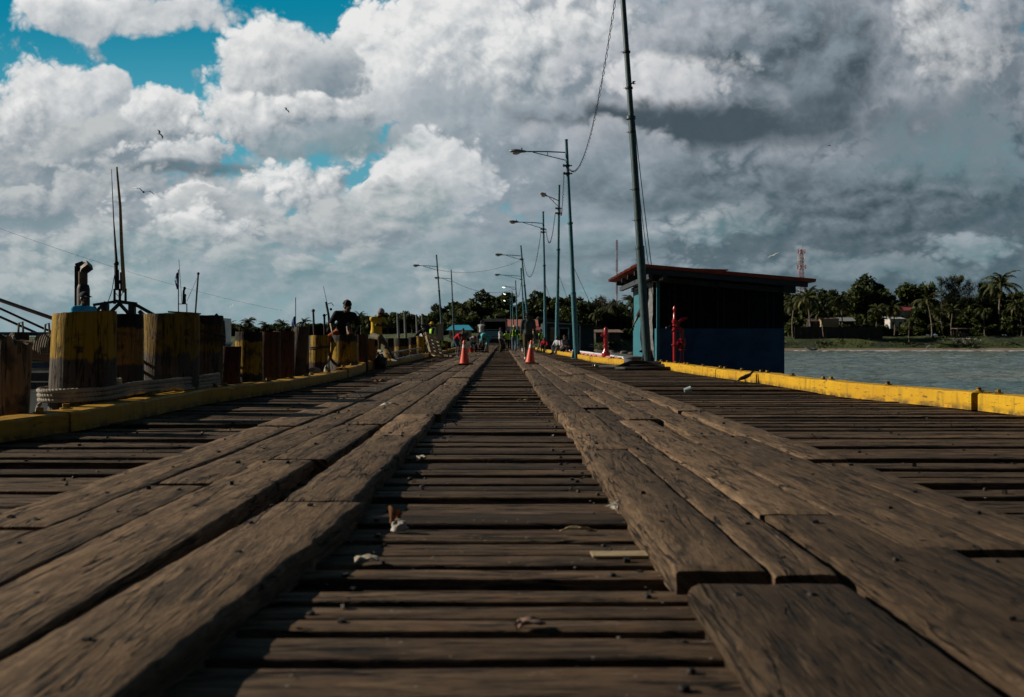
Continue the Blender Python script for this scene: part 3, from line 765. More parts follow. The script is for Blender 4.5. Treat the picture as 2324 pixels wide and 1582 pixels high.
# ---------------------------------------------------------------- things lying along the left kerb
M_PIPE = paint('galvanised_pipe', (0.10, 0.11, 0.12), 0.45, 0.6, 0.3, 10, 0.1)
pm = thing('ladder', 'long dark metal ladder lying slanted along the left kerb beyond the yellow shirt', 'ladder', (-3.6, 30, 0))
a0, a1 = Vector((-3.50, 30.2, 0.40)), Vector((-3.72, 45.5, 0.47)); b0_, b1_ = Vector((-3.42, 30.6, 0.19)), Vector((-3.62, 46.2, 0.20))
off = Vector((-3.6, 30, 0))
for a, b in ((a0, a1), (b0_, b1_)):
    MB().tube([a - off, (a + b) / 2 - off + Vector((0, 0, 0.01)), b - off], 0.028, 8).build('rail', M_PIPE, pm)
for k in range(14):
    f = (k + 0.5) / 14
    MB().tube([a0.lerp(a1, f) - off, b0_.lerp(b1_, f) - off], 0.015, 6).build('rung', M_PIPE, pm)
# black bag
def lump(mb, c, r, seed, amp=0.25, seg=18, flat=True, mi=0, f=1.6):
    vs = []; fs = []; rings = seg // 2; c = Vector(c)
    for i in range(rings + 1):
        th = math.pi * i / rings
        for k in range(seg):
            a = 2 * math.pi * k / seg
            d = Vector((math.sin(th) * math.cos(a), math.sin(th) * math.sin(a), math.cos(th)))
            s_ = 1 + amp * nz(d.x * f + seed, d.y * f, d.z * f) + amp * 0.5 * nz(d.x * f * 3 + seed, d.y * f * 3, d.z * f * 3)
            q = Vector((d.x * r[0], d.y * r[1], d.z * r[2])) * s_
            if flat: q.z = max(q.z, -r[2] * 0.75)
            vs.append(c + q)
    for i in range(rings):
        for k in range(seg):
            a = i * seg + k; b = i * seg + (k + 1) % seg; fs.append((a, a + seg, b + seg, b))
    mb.add(vs, fs, mi, None, True); return mb
M_BAG = paint('black_plastic', (0.012, 0.012, 0.014), 0.35, 0, 0.3, 8, 0.4, spec=0.4)
bg_ = MB(); lump(bg_, (0, 0, 0.17), (0.17, 0.14, 0.22), 4.0, 0.35); bg_.tube([(0, 0, 0.33), (-0.05, 0.01, 0.40), (-0.09, 0, 0.45)], [0.05, 0.02, 0.035], 8)
o = bg_.build('rubbish_bag', M_BAG); o.location = (-3.34, 27.3, 0.012); tag(o, 'black plastic bag slumped against the left kerb by the orange brown pile', 'bag')
# small rags on the kerb between piles
M_RAG = paint('pale_rag', (0.30, 0.27, 0.22), 0.9, 0, 0.4, 20, 0.3)
rg = MB(); lump(rg, (0, 0, 0.05), (0.13, 0.09, 0.10), 2.2, 0.6); lump(rg, (0.2, 0.3, 0.06), (0.06, 0.06, 0.12), 7.2, 0.5)
o = rg.build('rag_bundle', M_RAG); o.location = (-3.75, 19.9, 0.11); tag(o, 'crumpled pale rags lying behind the kerb beside the leaning pile', 'rags')
# wooden pallets
M_PALLET = paint('raw_pine', (0.42, 0.33, 0.21), 0.8, 0, 0.4, 9, 0.3)
def pallet(label, loc, rot):
    pr = thing('pallet', label, 'pallet', loc); pr.rotation_euler = rot
    for x in (-0.5, 0, 0.5): MB().box((x, 0, 0.07), (0.09, 1.0, 0.09)).build('bearer', M_PALLET, pr)
    for k in range(6): MB().box((0, -0.45 + k * 0.18, 0.127), (1.15, 0.12, 0.022)).build('top_slat', M_PALLET, pr)
    for k in range(3): MB().box((0, -0.45 + k * 0.45, 0.013), (1.15, 0.12, 0.022)).build('bottom_slat', M_PALLET, pr)
    return pr
pallet('weathered wooden pallet leaning up on its edge against the crates on the left deck', (-3.2, 45.6, 0.58), (R(68), R(10), R(62)))
pallet('wooden pallet lying flat behind the raised one near the left kerb', (-2.75, 47.6, 0.02), (0, R(3), R(25)))
# rubbish sheet
sh = MB(); sh.sheet([[(-0.45 + 0.15 * i, 0.12 * j, 0.03 + 0.05 * abs(nz(i * 0.9, j * 0.8, 3))) for j in range(5)] for i in range(8)])
o = sh.build('plastic_sheet', paint('white_plastic', (0.75, 0.78, 0.8), 0.4, 0, 0.1, 5, 0.2)); o.location = (-2.35, 47.0, 0.0); tag(o, 'strip of white plastic lying on the deck behind the left cone', 'plastic')
# ---------------------------------------------------------------- blue hut
M_TEAL = paint('teal_paint', (0.020, 0.160, 0.215), 0.5, 0, 0.25, 5, 0.2, wear=0.30, wear_c=(0.02, 0.10, 0.13))
M_NAVY = paint('navy_wall_paint', (0.034, 0.092, 0.180), 0.7, 0, 0.35, 3, 0.25, spec=0.15)
M_BOARD = paint('dark_board', (0.008, 0.011, 0.019), 0.8, 0, 0.3, 5, 0.2, spec=0.1)
M_BATTEN = paint('dark_batten', (0.022, 0.035, 0.060), 0.7, 0, 0.3, 5, 0.2, spec=0.15)
M_ROOF = paint('red_roof_sheet', (0.34, 0.065, 0.040), 0.55, 0.0, 0.5, 4, 0.2, (0.20, 0.045, 0.030), wear=0.32, wear_c=(0.07, 0.03, 0.02))
M_RAFT = paint('rafter_timber', (0.030, 0.044, 0.060), 0.75, 0, 0.3, 6, 0.2)
M_CONC = paint('stained_concrete', (0.09, 0.09, 0.085), 0.85, 0, 0.4, 3, 0.3)
M_YPAINT = paint('yellow_door_paint', (0.55, 0.36, 0.03), 0.55, 0, 0.3, 6, 0.2)
M_PLASTIC = paint('clear_sheet', (0.20, 0.21, 0.22), 0.28, 0, 0.5, 10, 0.8, (0.10, 0.11, 0.12), bdist=0.05)
M_INSIDE = paint('dark_interior', (0.02, 0.022, 0.024), 0.9)
hut = thing('blue_hut', 'blue kiosk with red sheet roof and black boarded front standing over the water', 'hut', (6.6, 32.5, 0))
HO = Vector((6.6, 32.5, 0))
X0, X1, Y0, Y1, ZM, ZB = 4.65, 8.5, 30.0, 35.4, 1.16, -0.55
def hb(mb, x0, x1, y0, y1, z0, z1, mi=0):
    return mb.box(Vector(((x0 + x1) / 2, (y0 + y1) / 2, (z0 + z1) / 2)) - HO, (x1 - x0, y1 - y0, z1 - z0), None, mi)
hb(MB(), X0 - 0.9, X1 + 0.25, Y0 + 0.02, Y1 + 0.6, -0.85, ZB).build('platform_slab', M_CONC, hut)
mb = MB(); hb(mb, X0 + 0.10, X1, Y0, Y0 + 0.12, ZB, ZM); hb(mb, X1 - 0.12, X1, Y0 + 0.12, Y1, ZB, ZM); hb(mb, X0 + 0.1, X1 - 0.12, Y1 - 0.12, Y1, ZB, ZM); mb.build('block_wall', M_NAVY, hut)
hb(MB(), X0, X0 + 0.10, Y0, Y0 + 0.42, ZB, ZM).build('side_wall', M_TEAL, hut); hb(MB(), X0, X0 + 0.10, Y0 + 2.75, Y1, ZB, ZM).build('side_wall', M_TEAL, hut)
# boarded upper front: vertical boards and paired battens
mb = MB(); nb = 26
for k in range(nb):
    xa = X0 + 0.12 + (X1 - X0 - 0.14) * k / nb; xb = X0 + 0.12 + (X1 - X0 - 0.14) * (k + 1) / nb - 0.006
    d = rnd.uniform(0, 0.008); zt = 2.98 - (xa - 3.85) * 0.083 - 0.17
    hb(mb, xa, xb, Y0 + 0.03 - d, Y0 + 0.06, ZM + 0.004, zt)
mb.build('board_wall', M_BOARD, hut)
for u in (1463, 1466, 1596, 1620):
    pass
for xz in (800, 855, 1040, 1095, 1275, 1335, 1515, 1580, 1760, 1820):
    u = (2350 + xz * 950 / 2324) / 1.7625; x = XA(u, Y0)
    mb = MB(); hb(mb, x - 0.014, x + 0.014, Y0 - 0.012, Y0 + 0.018, ZM + 0.01, 2.98 - (x - 3.85) * 0.083 - 0.18); mb.build('batten', M_BATTEN, hut)
mb = MB(); hb(mb, X1 - 0.03, X1, Y0 + 0.062, Y1, ZM, 2.45); hb(mb, X0, X1 - 0.03, Y1 - 0.03, Y1, ZM, 2.75); mb.build('rear_boards', M_BOARD, hut)
# corrugated teal upper side
mb = MB(); g0 = []; g1 = []
n = 60
for k in range(n + 1):
    y = Y0 + 2.75 + (Y1 - Y0 - 2.75) * k / n; x = X0 + 0.03 + 0.022 * math.cos(k * 1.05)
    g0.append(Vector((x, y, ZM + 0.003)) - HO); g1.append(Vector((x, y, 2.78)) - HO)
mb.sheet([g1, g0]); hb(mb, X0 + 0.06, X0 + 0.09, Y0 + 2.76, Y1 - 0.04, ZM + 0.01, 2.78); mb.build('corrugated_side', M_TEAL, hut)
mb = MB(); hb(mb, X0 + 0.005, X0 + 0.10, Y0 + 0.002, Y0 + 0.10, ZM + 0.004, 2.78); mb.build('corner_post', M_TEAL, hut)
mb = MB(); hb(mb, X0 - 0.03, X0 + 0.02, Y0 + 2.55, Y0 + 2.74, -0.1, 0.72); dr = mb.build('door', M_YPAINT, hut)
mb = MB(); hb(mb, X0 + 0.02, X0 + 0.09, Y0 + 0.43, Y0 + 2.74, 2.5, 2.78); hb(mb, X0 + 0.01, X0 + 0.09, Y0 + 2.66, Y0 + 2.745, 0.72, 2.5); mb.build('door_frame', M_TEAL, hut)
mb = MB(); hb(mb, X0 + 0.11, X1 - 0.13, Y0 + 0.14, Y1 - 0.14, -0.50, -0.46); mb.build('hut_floor', M_INSIDE, hut)
# hanging clear sheet
gr = []
for i in range(15):
    z = 2.62 - i * 0.172; row = []
    for j in range(10):
        y = Y0 + 0.40 + 0.105 * j + 0.02 * nz(i * 0.5, j * 0.4, 8); row.append(Vector((X0 - 0.035 - 0.07 * abs(nz(i * 0.35, j * 0.9, 2.0)) - 0.02 * math.sin(j * 1.9 + i * 0.3), y, z)) - HO)
    gr.append(row)
MB().sheet(gr).build('plastic_curtain', M_PLASTIC, hut)
# roof
def roof_z(x): return 2.98 - (x - 3.85) * 0.0865
mb = MB(); ny = 46; nx = 10; grid = []; gridb = []
for i in range(nx + 1):
    x = 3.85 + (9.04 - 3.85) * i / nx; row = []; rowb = []
    for j in range(ny * 4 + 1):
        y = 28.7 + (36.2 - 28.7) * j / (ny * 4); dz = 0.042 * math.cos(j * math.pi / 2) + 0.006 * nz(x, y)
        row.append(Vector((x + (0.02 * nz(y * 1.3, 3) if i in (0, nx) else 0), y, roof_z(x) + dz)) - HO); rowb.append(row[-1] - Vector((0, 0, 0.012)))
    grid.append(row); gridb.append(rowb)
mb.sheet(grid); mb.sheet([list(reversed(r)) for r in gridb]); mb.sheet([grid[0], gridb[0]]); mb.sheet([gridb[-1], grid[-1]])
mb.sheet([[r[0] for r in gridb], [r[0] for r in grid]]); mb.build('roof', M_ROOF, hut)
for y in (28.9, 30.1, 31.9, 33.6, 35.3):
    mb = MB(); xa, xb = 3.98 + (y - 28.9) * 0.01, 8.86
    mb.bar(Vector((xa, y, roof_z(xa) - 0.135)) - HO, Vector((xb, y, roof_z(xb) - 0.135)) - HO, 0.09, 0.15); mb.build('rafter', M_RAFT, hut)
for x in (4.3, 4.72, 6.5, 8.4):
    mb = MB(); hb(mb, x - 0.06, x + 0.06, 28.82 if x < 5 else 29.5, 36.0, roof_z(x) - 0.36, roof_z(x) - 0.215); mb.build('beam', M_RAFT, hut)
mb = MB(); xa, xb = 4.05, 8.75; mb.bar(Vector((xa, 29.72, roof_z(xa) - 0.29)) - HO, Vector((xb, 29.72, roof_z(xb) - 0.29)) - HO, 0.08, 0.14); mb.build('eave_beam', M_RAFT, hut)
hb(MB(), 8.4, 8.95, 33, 33.12, 2.05, 2.20).build('rafter', M_RAFT, hut)
# low raised sheet on the roof
mb = MB(); mb.box(Vector((6.35, 32.4, roof_z(6.35) + 0.30)) - HO, (1.65, 1.6, 0.03), (0, 0.03, 0))
for x in (5.65, 7.05): mb.box(Vector((x, 31.9, roof_z(x) + 0.16)) - HO, (0.06, 0.06, 0.26))
mb.box(Vector((6.5, 31.75, roof_z(6.5) + 0.20)) - HO, (1.2, 0.04, 0.12)); mb.build('roof_vent', M_ROOF, hut)

# ---------------------------------------------------------------- far dark hut
M_DTEAL = paint('dark_teal_boards', (0.012, 0.030, 0.040), 0.7, 0, 0.4, 4, 0.2)
M_PALE = paint('pale_blue_trim', (0.22, 0.36, 0.42), 0.6, 0, 0.2, 5, 0.1)
M_TAN = paint('tan_board', (0.30, 0.20, 0.10), 0.8, 0, 0.4, 5, 0.2)
fh = thing('boarded_hut', 'small dark teal clapboard hut with pale trim beyond the lamp poles', 'hut', (4.9, 76, 0)); FO = Vector((4.9, 76, 0))
def fb(mb, x0, x1, y0, y1, z0, z1, mi=0): return mb.box(Vector(((x0 + x1) / 2, (y0 + y1) / 2, (z0 + z1) / 2)) - FO, (x1 - x0, y1 - y0, z1 - z0), None, mi)
YF = 74.0; xl, xc, xr = 3.02, XA(1316, 74.0), XA(1348, 74.0)
wx0, wx1, wz0, wz1 = XA(1249, 74), XA(1289, 74), ZA(771, 74), ZA(746, 74)
mb = MB(); n = 14
for k in range(n):
    z0 = -0.3 + 2.35 * k / n; z1 = -0.3 + 2.35 * (k + 1) / n - 0.012
    segs = [(xl, xr)] if (z1 < wz0 or z0 > wz1) else [(xl, wx0), (wx1, xr)]
    for a, b in segs:
        top = 2.34 - (a - xl) * 0.13
        if z0 < top: mb.box(Vector(((a + b) / 2, YF, (z0 + z1) / 2)) - FO, (b - a, 0.03, z1 - z0), (R(-6), 0, 0))
fb(mb, xl, xl + 0.03, YF + 0.02, YF + 4, -0.3, 2.1); fb(mb, xr - 0.03, xr, YF + 0.02, YF + 4, -0.3, 1.8); fb(mb, xl, xr, YF + 4, YF + 4.03, -0.3, 1.8)
mb.build('clapboard_wall', M_DTEAL, fh)
for x, zt in ((xl + 0.05, 2.30), (xc, 1.92)): fb(MB(), x - 0.06, x + 0.06, YF - 0.05, YF - 0.02, -0.1, zt).build('corner_trim', M_PALE, fh)
mb = MB(); mb.bar(Vector((xl, YF - 0.04, 2.17)) - FO, Vector((xc, YF - 0.04, 2.0)) - FO, 0.03, 0.09); mb.build('fascia', M_PALE, fh)
wf = MB(); fb(wf, wx0, wx1, YF - 0.06, YF - 0.025, wz1, wz1 + 0.08); fb(wf, wx1, wx1 + 0.09, YF - 0.06, YF - 0.025, wz0, wz1 + 0.08); fb(wf, wx0, wx1, YF - 0.06, YF - 0.025, wz0 - 0.06, wz0); fb(wf, (wx0 + wx1) / 2 - 0.02, (wx0 + wx1) / 2 + 0.03, YF - 0.05, YF - 0.02, wz0, wz1)
wo = wf.build('window', M_PALE, fh)
mb = MB()
for k in range(6):
    z0 = wz0 + (wz1 - wz0) * k / 6; fb(mb, wx0, (wx0 + wx1) / 2 - 0.03, YF + 0.0, YF + 0.02, z0, z0 + (wz1 - wz0) / 6 - 0.03)
mb.build('slatted_shutter', M_TAN, wo)
mb = MB(); a = Vector((xl - 0.35, YF - 0.6, 2.52)) - FO; b = Vector((xr + 0.5, YF - 0.6, 1.78)) - FO; dpt = Vector((0, 5.2, 0))
mb.sheet([[a, a + dpt], [b, b + dpt]], smooth=False); up = Vector((0, 0, 0.07)); mb.sheet([[a + up, b + up], [a + dpt + up, b + dpt + up]], smooth=False); mb.sheet([[a, b], [a + up, b + up]], smooth=False); mb.sheet([[a + up, a + dpt + up], [a, a + dpt]], smooth=False)
mb.build('roof', M_DTEAL, fh)
# platform the far hut and standpipes stand on
mb = MB(); mb.box((5.6, 55, -0.16), (4.4, 44, 0.22)); o = mb.build('side_platform', M_CONC); tag(o, 'low side platform along the right kerb', None, None, 'structure')
# pink and white painted pipes on the platform
M_PINK = paint('pink_paint', (0.62, 0.20, 0.22), 0.6, 0, 0.3, 3, 0.15); M_WHITE = paint('white_paint', (0.66, 0.68, 0.70), 0.55, 0, 0.2, 4, 0.15)
o = MB().tube([(3.95, 33.5, 0.10), (3.72, 40, 0.13), (3.68, 48, 0.12), (3.62, 58, 0.12)], 0.13, 12).build('pink_pipe', M_PINK); tag(o, 'long pink painted pipe lying behind the yellow kerb beyond the hut', 'pipe')
o = MB().tube([(4.35, 33.5, 0.10), (4.15, 40, 0.14), (4.05, 48, 0.16), (3.95, 58, 0.16)], 0.12, 12).build('white_pipe', M_WHITE); tag(o, 'long white painted pipe lying behind the pink pipe', 'pipe')

# ---------------------------------------------------------------- red hydrant standpipes
M_RED = paint('red_enamel', (0.34, 0.012, 0.020), 0.25, 0, 0.25, 6, 0.08, spec=0.6, wear=0.28, wear_c=(0.10, 0.01, 0.012))
M_BLACK = paint('black_metal', (0.015, 0.015, 0.016), 0.4, 0.3)
hy = thing('fire_monitor', 'red fire standpipe with a curved nozzle in front of the blue hut', 'hydrant', (4.95, 28.6, -0.1))
MB().lathe([(0.055, 0.0), (0.055, 0.78), (0.10, 0.78), (0.10, 0.815), (0.055, 0.82), (0.055, 1.20), (0.075, 1.21), (0.075, 1.25), (0.058, 1.26), (0.058, 1.42), (0.08, 1.44), (0.085, 1.52), (0.05, 1.56), (0.045, 1.72), (0.03, 1.76), (0.035, 1.80), (0.055, 1.82), (0.055, 1.88), (0.02, 1.95)], (0, 0, 0), 18).build('riser_pipe', M_RED, hy)
mb = MB(); mb.tube([(-0.02, -0.06, 1.33), (-0.14, -0.1, 1.36), (-0.2, -0.1, 1.30)], 0.022, 8); mb.ball((-0.24, -0.1, 1.29), 0.05, 0); mb.tube([(-0.02, -0.06, 1.22), (-0.12, -0.1, 1.16)], 0.02, 8); mb.build('valve_handle', M_BLACK, hy)
rp = MB().lathe([(0.11, 0.0), (0.11, 0.22), (0.06, 0.36), (0.056, 0.62), (0.115, 0.63), (0.115, 0.68), (0.09, 0.69), (0.115, 0.75), (0.12, 0.85), (0.09, 0.92), (0.115, 0.93), (0.115, 0.98), (0.06, 0.99), (0.055, 1.15)], (0.215, 0.0, 0), 18).build('valve_body', M_RED, hy)
MB().lathe([(0.10, -0.03), (0.10, 0.03)], (0.10, -0.02, 0.82), 16, axis=Matrix.Rotation(R(90), 3, 'Y')).build('flange', M_RED, rp)
MB().tube([(0.215, 0, 1.13), (0.21, 0, 1.25), (0.10, 0, 1.30), (0.05, 0, 1.36), (0.09, -0.01, 1.46), (0.20, -0.02, 1.54), (0.32, -0.03, 1.585), (0.38, -0.035, 1.575)], [0.06, 0.07, 0.075, 0.075, 0.075, 0.068, 0.05, 0.042], 14).build('curved_nozzle', M_RED, hy)
hy.scale = (0.97, 0.97, 0.97)
h2 = thing('standpipe', 'far red bottle shaped standpipe behind the kerb between the huts', 'hydrant', (XA(1375, 36.5), 36.5, -0.05))
MB().lathe([(0.21, 0), (0.21, 0.02), (0.155, 0.02), (0.155, 0.36), (0.15, 0.40), (0.08, 0.52), (0.075, 0.62), (0.11, 0.63), (0.11, 0.67), (0.08, 0.68), (0.085, 1.0), (0.10, 1.02), (0.10, 1.10), (0.08, 1.12), (0.075, 1.28), (0.05, 1.33), (0.02, 1.35)], (0, 0, 0), 18).build('riser_pipe', M_RED, h2)
MB().lathe([(0.05, 0), (0.05, 0.12)], (-0.06, 0, 1.05), 12, axis=Matrix.Rotation(R(-90), 3, 'Y')).build('outlet', M_RED, h2)

# ---------------------------------------------------------------- lamp poles
M_POLE = paint('teal_pole_paint', (0.035, 0.17, 0.215), 0.42, 0.0, 0.3, 8, 0.1, (0.02, 0.09, 0.115), wear=0.33, wear_c=(0.05, 0.035, 0.03))
M_POLE2 = paint('grey_green_pole_paint', (0.030, 0.075, 0.090), 0.45, 0.0, 0.35, 8, 0.1, wear=0.33, wear_c=(0.03, 0.024, 0.02))
M_LAMP = paint('lamp_housing', (0.20, 0.24, 0.25), 0.45, 0.2, 0.2, 8, 0.05)
M_LAMPW = paint('white_lamp_housing', (0.50, 0.48, 0.44), 0.5, 0.0, 0.2, 8, 0.05)
M_WIRE = paint('black_cable', (0.012, 0.012, 0.013), 0.6)
m, t, b = new_mat('lit_lamp'); b.inputs['Base Color'].default_value = (0.8, 0.85, 0.75, 1); b.inputs['Emission Color'].default_value = (0.85, 1.0, 0.85, 1); b.inputs['Emission Strength'].default_value = 4.0
M_LIT = m
M_GLASSY = paint('lamp_lens', (0.55, 0.57, 0.55), 0.2, 0, 0.1, 5, 0)
def lamp_pole(label, base, top, arm_z, lamp, r=0.085, housing=None, lit=False, mat=None, insul=(), base_cone=True, big=False, brace=0.36, group='teal lamp poles along the pier'):
    """base, top, lamp: world points"""
    base = Vector(base); top = Vector(top)
    p = thing('lamp_pole', label, 'lamp pole', base, 0, group); B = base; mat = mat or M_POLE
    axis = (top - base); H = axis.z
    def on(z): return base + axis * ((z - base.z) / H)
    mb = MB(); pts = []; rad = []
    for f, k in ((0, 1.25), (0.30, 1.22), (0.301, 1.0), (0.62, 0.95), (0.621, 0.80), (1.0, 0.72)):
        bow = 0.012 * math.sin(f * math.pi) * H * 0.3
        pts.append(base + axis * f + Vector((bow * 0.3, 0, 0)) - B); rad.append(r * k)
    mb.tube(pts, rad, 14); mb.lathe([(r * 0.85, 0), (r * 0.85, 0.05)], pts[-1] - Vector((0, 0, 0.02)), 10)
    for f in (0.30, 0.62): 
        q = base + axis * f - B; mb.lathe([(r * 1.35, -0.04), (r * 1.35, 0.04)], q, 12)
    mb.build('pole', mat, p)
    if base_cone:
        mb = MB(); mb.lathe([(r * 2.6, 0), (r * 2.6, 0.015), (r * 1.3, 0.02), (r * 1.3, 0.5)], (0, 0, 0), 14)
        for k in range(6):
            a = k * math.pi / 3 + 0.3; c_, s_ = math.cos(a), math.sin(a)
            n_ = Vector((-s_, c_, 0)) * 0.008
            vs = []
            for sgn in (-1, 1):
                for rr, z in ((r * 1.2, 0.02), (r * 2.5, 0.02), (r * 1.25, 0.55)): vs.append(Vector((rr * c_, rr * s_, z)) + n_ * sgn)
            mb.add(vs, [(0, 1, 2), (5, 4, 3), (0, 3, 4, 1), (1, 4, 5, 2)])
        mb.build('base_flange', mat, p)
    if lamp is not None:
        lamp = Vector(lamp); a = on(arm_z) - B; l = lamp - B; d = (l - a); dn = d.normalized()
        mb = MB(); mb.tube([a, a + d * 0.5 + Vector((0, 0, 0.02)), l], 0.028, 8)
        mb.tube([on(arm_z - brace) - B, a + d * 0.80 + Vector((0, 0, -0.02))], 0.02, 8)
        mid = on(arm_z - brace * 0.5) - B + d * 0.42; mb.tube([a + d * 0.45, a + d * 0.45 + Vector((0, 0, -brace * 0.47))], 0.015, 6)
        mb.build('arm', mat if housing is None else housing, p)
        hs = housing or M_LAMP
        L = 0.72; side = dn.cross(Vector((0, 0, 1))).normalized(); M3 = Matrix((dn, side, Vector((0, 0, 1)))).transposed()
        hd = MB(); prof = [(0.0, 0.045, 0.05), (0.12, 0.07, 0.065), (0.22, 0.10, 0.085), (0.40, 0.145, 0.11), (0.58, 0.13, 0.095), (0.68, 0.08, 0.06), (0.72, 0.02, 0.02)]
        vs = []; fs = []; n = 14
        for q, ry, rz_ in prof:
            for k in range(n):
                an = 2 * math.pi * k / n; vs.append(l - dn * 0.06 + M3 @ Vector((q, ry * math.cos(an), rz_ * math.sin(an) * (1.0 if math.sin(an) > 0 else 0.75))))
        for i in range(len(prof) - 1):
            for k in range(n):
                x = i * n + k; y_ = i * n + (k + 1) % n; fs.append((x, y_, y_ + n, x + n))
        hd.add(vs, fs, 0, None, True); hd.lathe([(0.035, 0), (0.035, 0.09), (0.02, 0.10)], l + M3 @ Vector((0.12, 0, 0.06)), 8)
        ho = hd.build('lamp_head', hs, p)
        mb = MB(); mb.ball(l + M3 @ Vector((0.38, 0, -0.05)), (0.20, 0.12, 0.10), 0, 12, M3); mb.build('lens', M_LIT if lit else M_GLASSY, ho)
    for z in insul:
        q = on(z) - B; mb = MB(); mb.box(q, (0.42 if not big else 0.30, 0.05, 0.05)); mb.lathe([(r * 1.1, -0.05), (r * 1.1, 0.05)], q, 10); mb.lathe([(0.045, -0.06), (0.03, 0), (0.045, 0.06)], q + Vector((-0.16, -0.04, 0)), 8)
        mb.build('cable_bracket', M_WIRE, p)
    return p, on
poles = []
def yb(u, v): return G(u, v)
p1, on1 = lamp_pole('tallest grey green pole in front of the blue hut with no lamp in view', (4.02, 27.5, 0), (XA(1413, 27.5) - 0.06, 27.5, 11.2), 0, None, 0.098, mat=M_POLE2, big=True)
# cable clips and a step on the near pole
for v in (118, 200, 300, 430, 500, 590):
    mb = MB(); z = ZA(v, 27.5); q = on1(z) - Vector((4.02, 27.5, 0)); mb.lathe([(0.105, -0.025), (0.105, 0.025)], q + Vector((0.005, 0, 0)), 12); mb.box(q + Vector((-0.1, 0, 0)), (0.1, 0.02, 0.012)); mb.build('clip_band', M_WIRE, p1)
p2, on2 = lamp_pole('lamp pole with the biggest lamp head next after the tallest pole', (3.27, 44, 0), (XA(1285, 44), 44, ZA(318, 44)), ZA(346, 44), (XA(1190, 44), 44.1, ZA(343, 44)), 0.095, insul=(ZA(376, 44), ZA(394, 44)))
p3, on3 = lamp_pole('lamp pole with a white arm and a round white lamp head', (3.2, 58.8, 0), (XA(1269, 58.8), 58.8, ZA(421, 58.8)), ZA(456, 58.8), (XA(1238, 58.8), 57.6, ZA(451, 58.8)), 0.095, M_LAMPW, insul=(ZA(473, 58.8), ZA(484, 58.8)))
p4, on4 = lamp_pole('lamp pole beyond the white armed one with a long thin arm', (2.95, 67.8, 0), (XA(1232.6, 67.8), 67.8, ZA(481, 67.8)), ZA(507, 67.8), (XA(1176, 67.8), 67.8, ZA(504, 67.8)), 0.09, insul=(ZA(520, 67.8), ZA(527, 67.8)))
p5, on5 = lamp_pole('leaning lamp pole behind the man in the black cap', (2.36, 84, 0), (XA(1182, 84), 84, ZA(558, 84)), ZA(581, 84), (XA(1140, 84), 84, ZA(578.5, 84)), 0.09, insul=(ZA(588, 84),))
p6, on6 = lamp_pole('straighter lamp pole close behind the leaning one', (2.6, 110, 0), (XA(1182, 110), 110, ZA(609, 110)), ZA(627, 110), (XA(1135, 110), 110, ZA(624, 110)), 0.10, insul=(ZA(634, 110),))
p7, on7 = lamp_pole('distant lamp pole with its lamp lit under a level arm', (2.1, 132, 0), (XA(1170, 132), 132, ZA(637, 132)), ZA(652, 132), (XA(1150, 132), 132, ZA(651, 132)), 0.10, M_LAMP, True)
p8, on8 = lamp_pole('second lit lamp on a shorter looking pole farther along', (1.9, 160, 0), (XA(1162, 160), 160, ZA(661, 160)), ZA(672, 160), (XA(1150, 160), 160, ZA(668, 160)), 0.10, M_LAMP, True)
p9, on9 = lamp_pole('farthest lit lamp pole seen against the trees', (1.9, 195, 0), (XA(1158, 195), 195, ZA(678, 195)), ZA(686, 195), (XA(1149, 195), 195, ZA(683, 195)), 0.10, M_LAMP, True)
q1, onq1 = lamp_pole('lamp pole on the left side with its arm dipping to the left', (XA(1006, 93), 93, 0), (XA(990.5, 93), 93, ZA(579, 93)), ZA(605, 93), (XA(952, 93), 93, ZA(603, 93)), 0.09, None, False, M_POLE2, base_cone=True)
q2, onq2 = lamp_pole('farther lamp pole on the left side with a level arm', (XA(1031, 112), 112, 0), (XA(1024, 112), 112, ZA(613, 112)), ZA(633, 112), (XA(998, 112), 112, ZA(631, 112)), 0.09, None, False, M_POLE2)
# cables
def sag(a, b, s, n=14):
    a = Vector(a); b = Vector(b)
    return [a.lerp(b, i / n) - Vector((0, 0, s * 4 * (i / n) * (1 - i / n))) for i in range(n + 1)]
def twisted(label, a, b, s, r=0.009, amp=0.035, n=110):
    mb = MB(); pts = sag(a, b, s, n)
    for ph in (0.0, math.pi):
        mb.tube([p + Vector((math.cos(i * 0.9 + ph) * amp * (0.7 + 0.6 * nz(i * 0.3, ph)), 0, math.sin(i * 0.9 + ph) * amp)) for i, p in enumerate(pts)], r, 5)
    o = mb.build('twisted_cable', M_WIRE); return tag(o, label, 'cable', 'twisted cables strung between the lamp poles')
t1 = on1(10.9); 
twisted('twisted cable hanging from the tallest pole down to the pole with the biggest lamp', (XA(1402, 27.6), 27.6, ZA(-40, 27.6)), (XA(1292, 43.8), 43.8, ZA(384, 43.8)), 1.7, 0.010, 0.035, 150)
twisted('twisted cable between the pole with the biggest lamp and the white armed pole', on2(ZA(393, 44)) + Vector((-0.16, 0, 0)), on3(ZA(473, 58.8)) + Vector((0.08, 0, 0)), 1.0)
twisted('twisted cable between the white armed pole and the next thin armed pole', on3(ZA(484, 58.8)) + Vector((-0.2, 0, 0)), on4(ZA(520, 67.8)) + Vector((0.15, 0, 0)), 1.3, 0.011)
twisted('twisted cable drooping from the thin armed pole to the leaning pole', on4(ZA(524, 67.8)) + Vector((-0.15, 0, 0)), on5(ZA(590, 84)) + Vector((0.1, 0, 0)), 2.2, 0.011)
twisted('short twisted cable between the leaning pole and the straighter pole behind it', on5(ZA(590, 84)), on6(ZA(634, 110)), 1.4, 0.012)
twisted('twisted cable from the far straight pole down to the lit lamps', on6(ZA(634, 110)), on7(ZA(650, 132)), 1.6, 0.013)
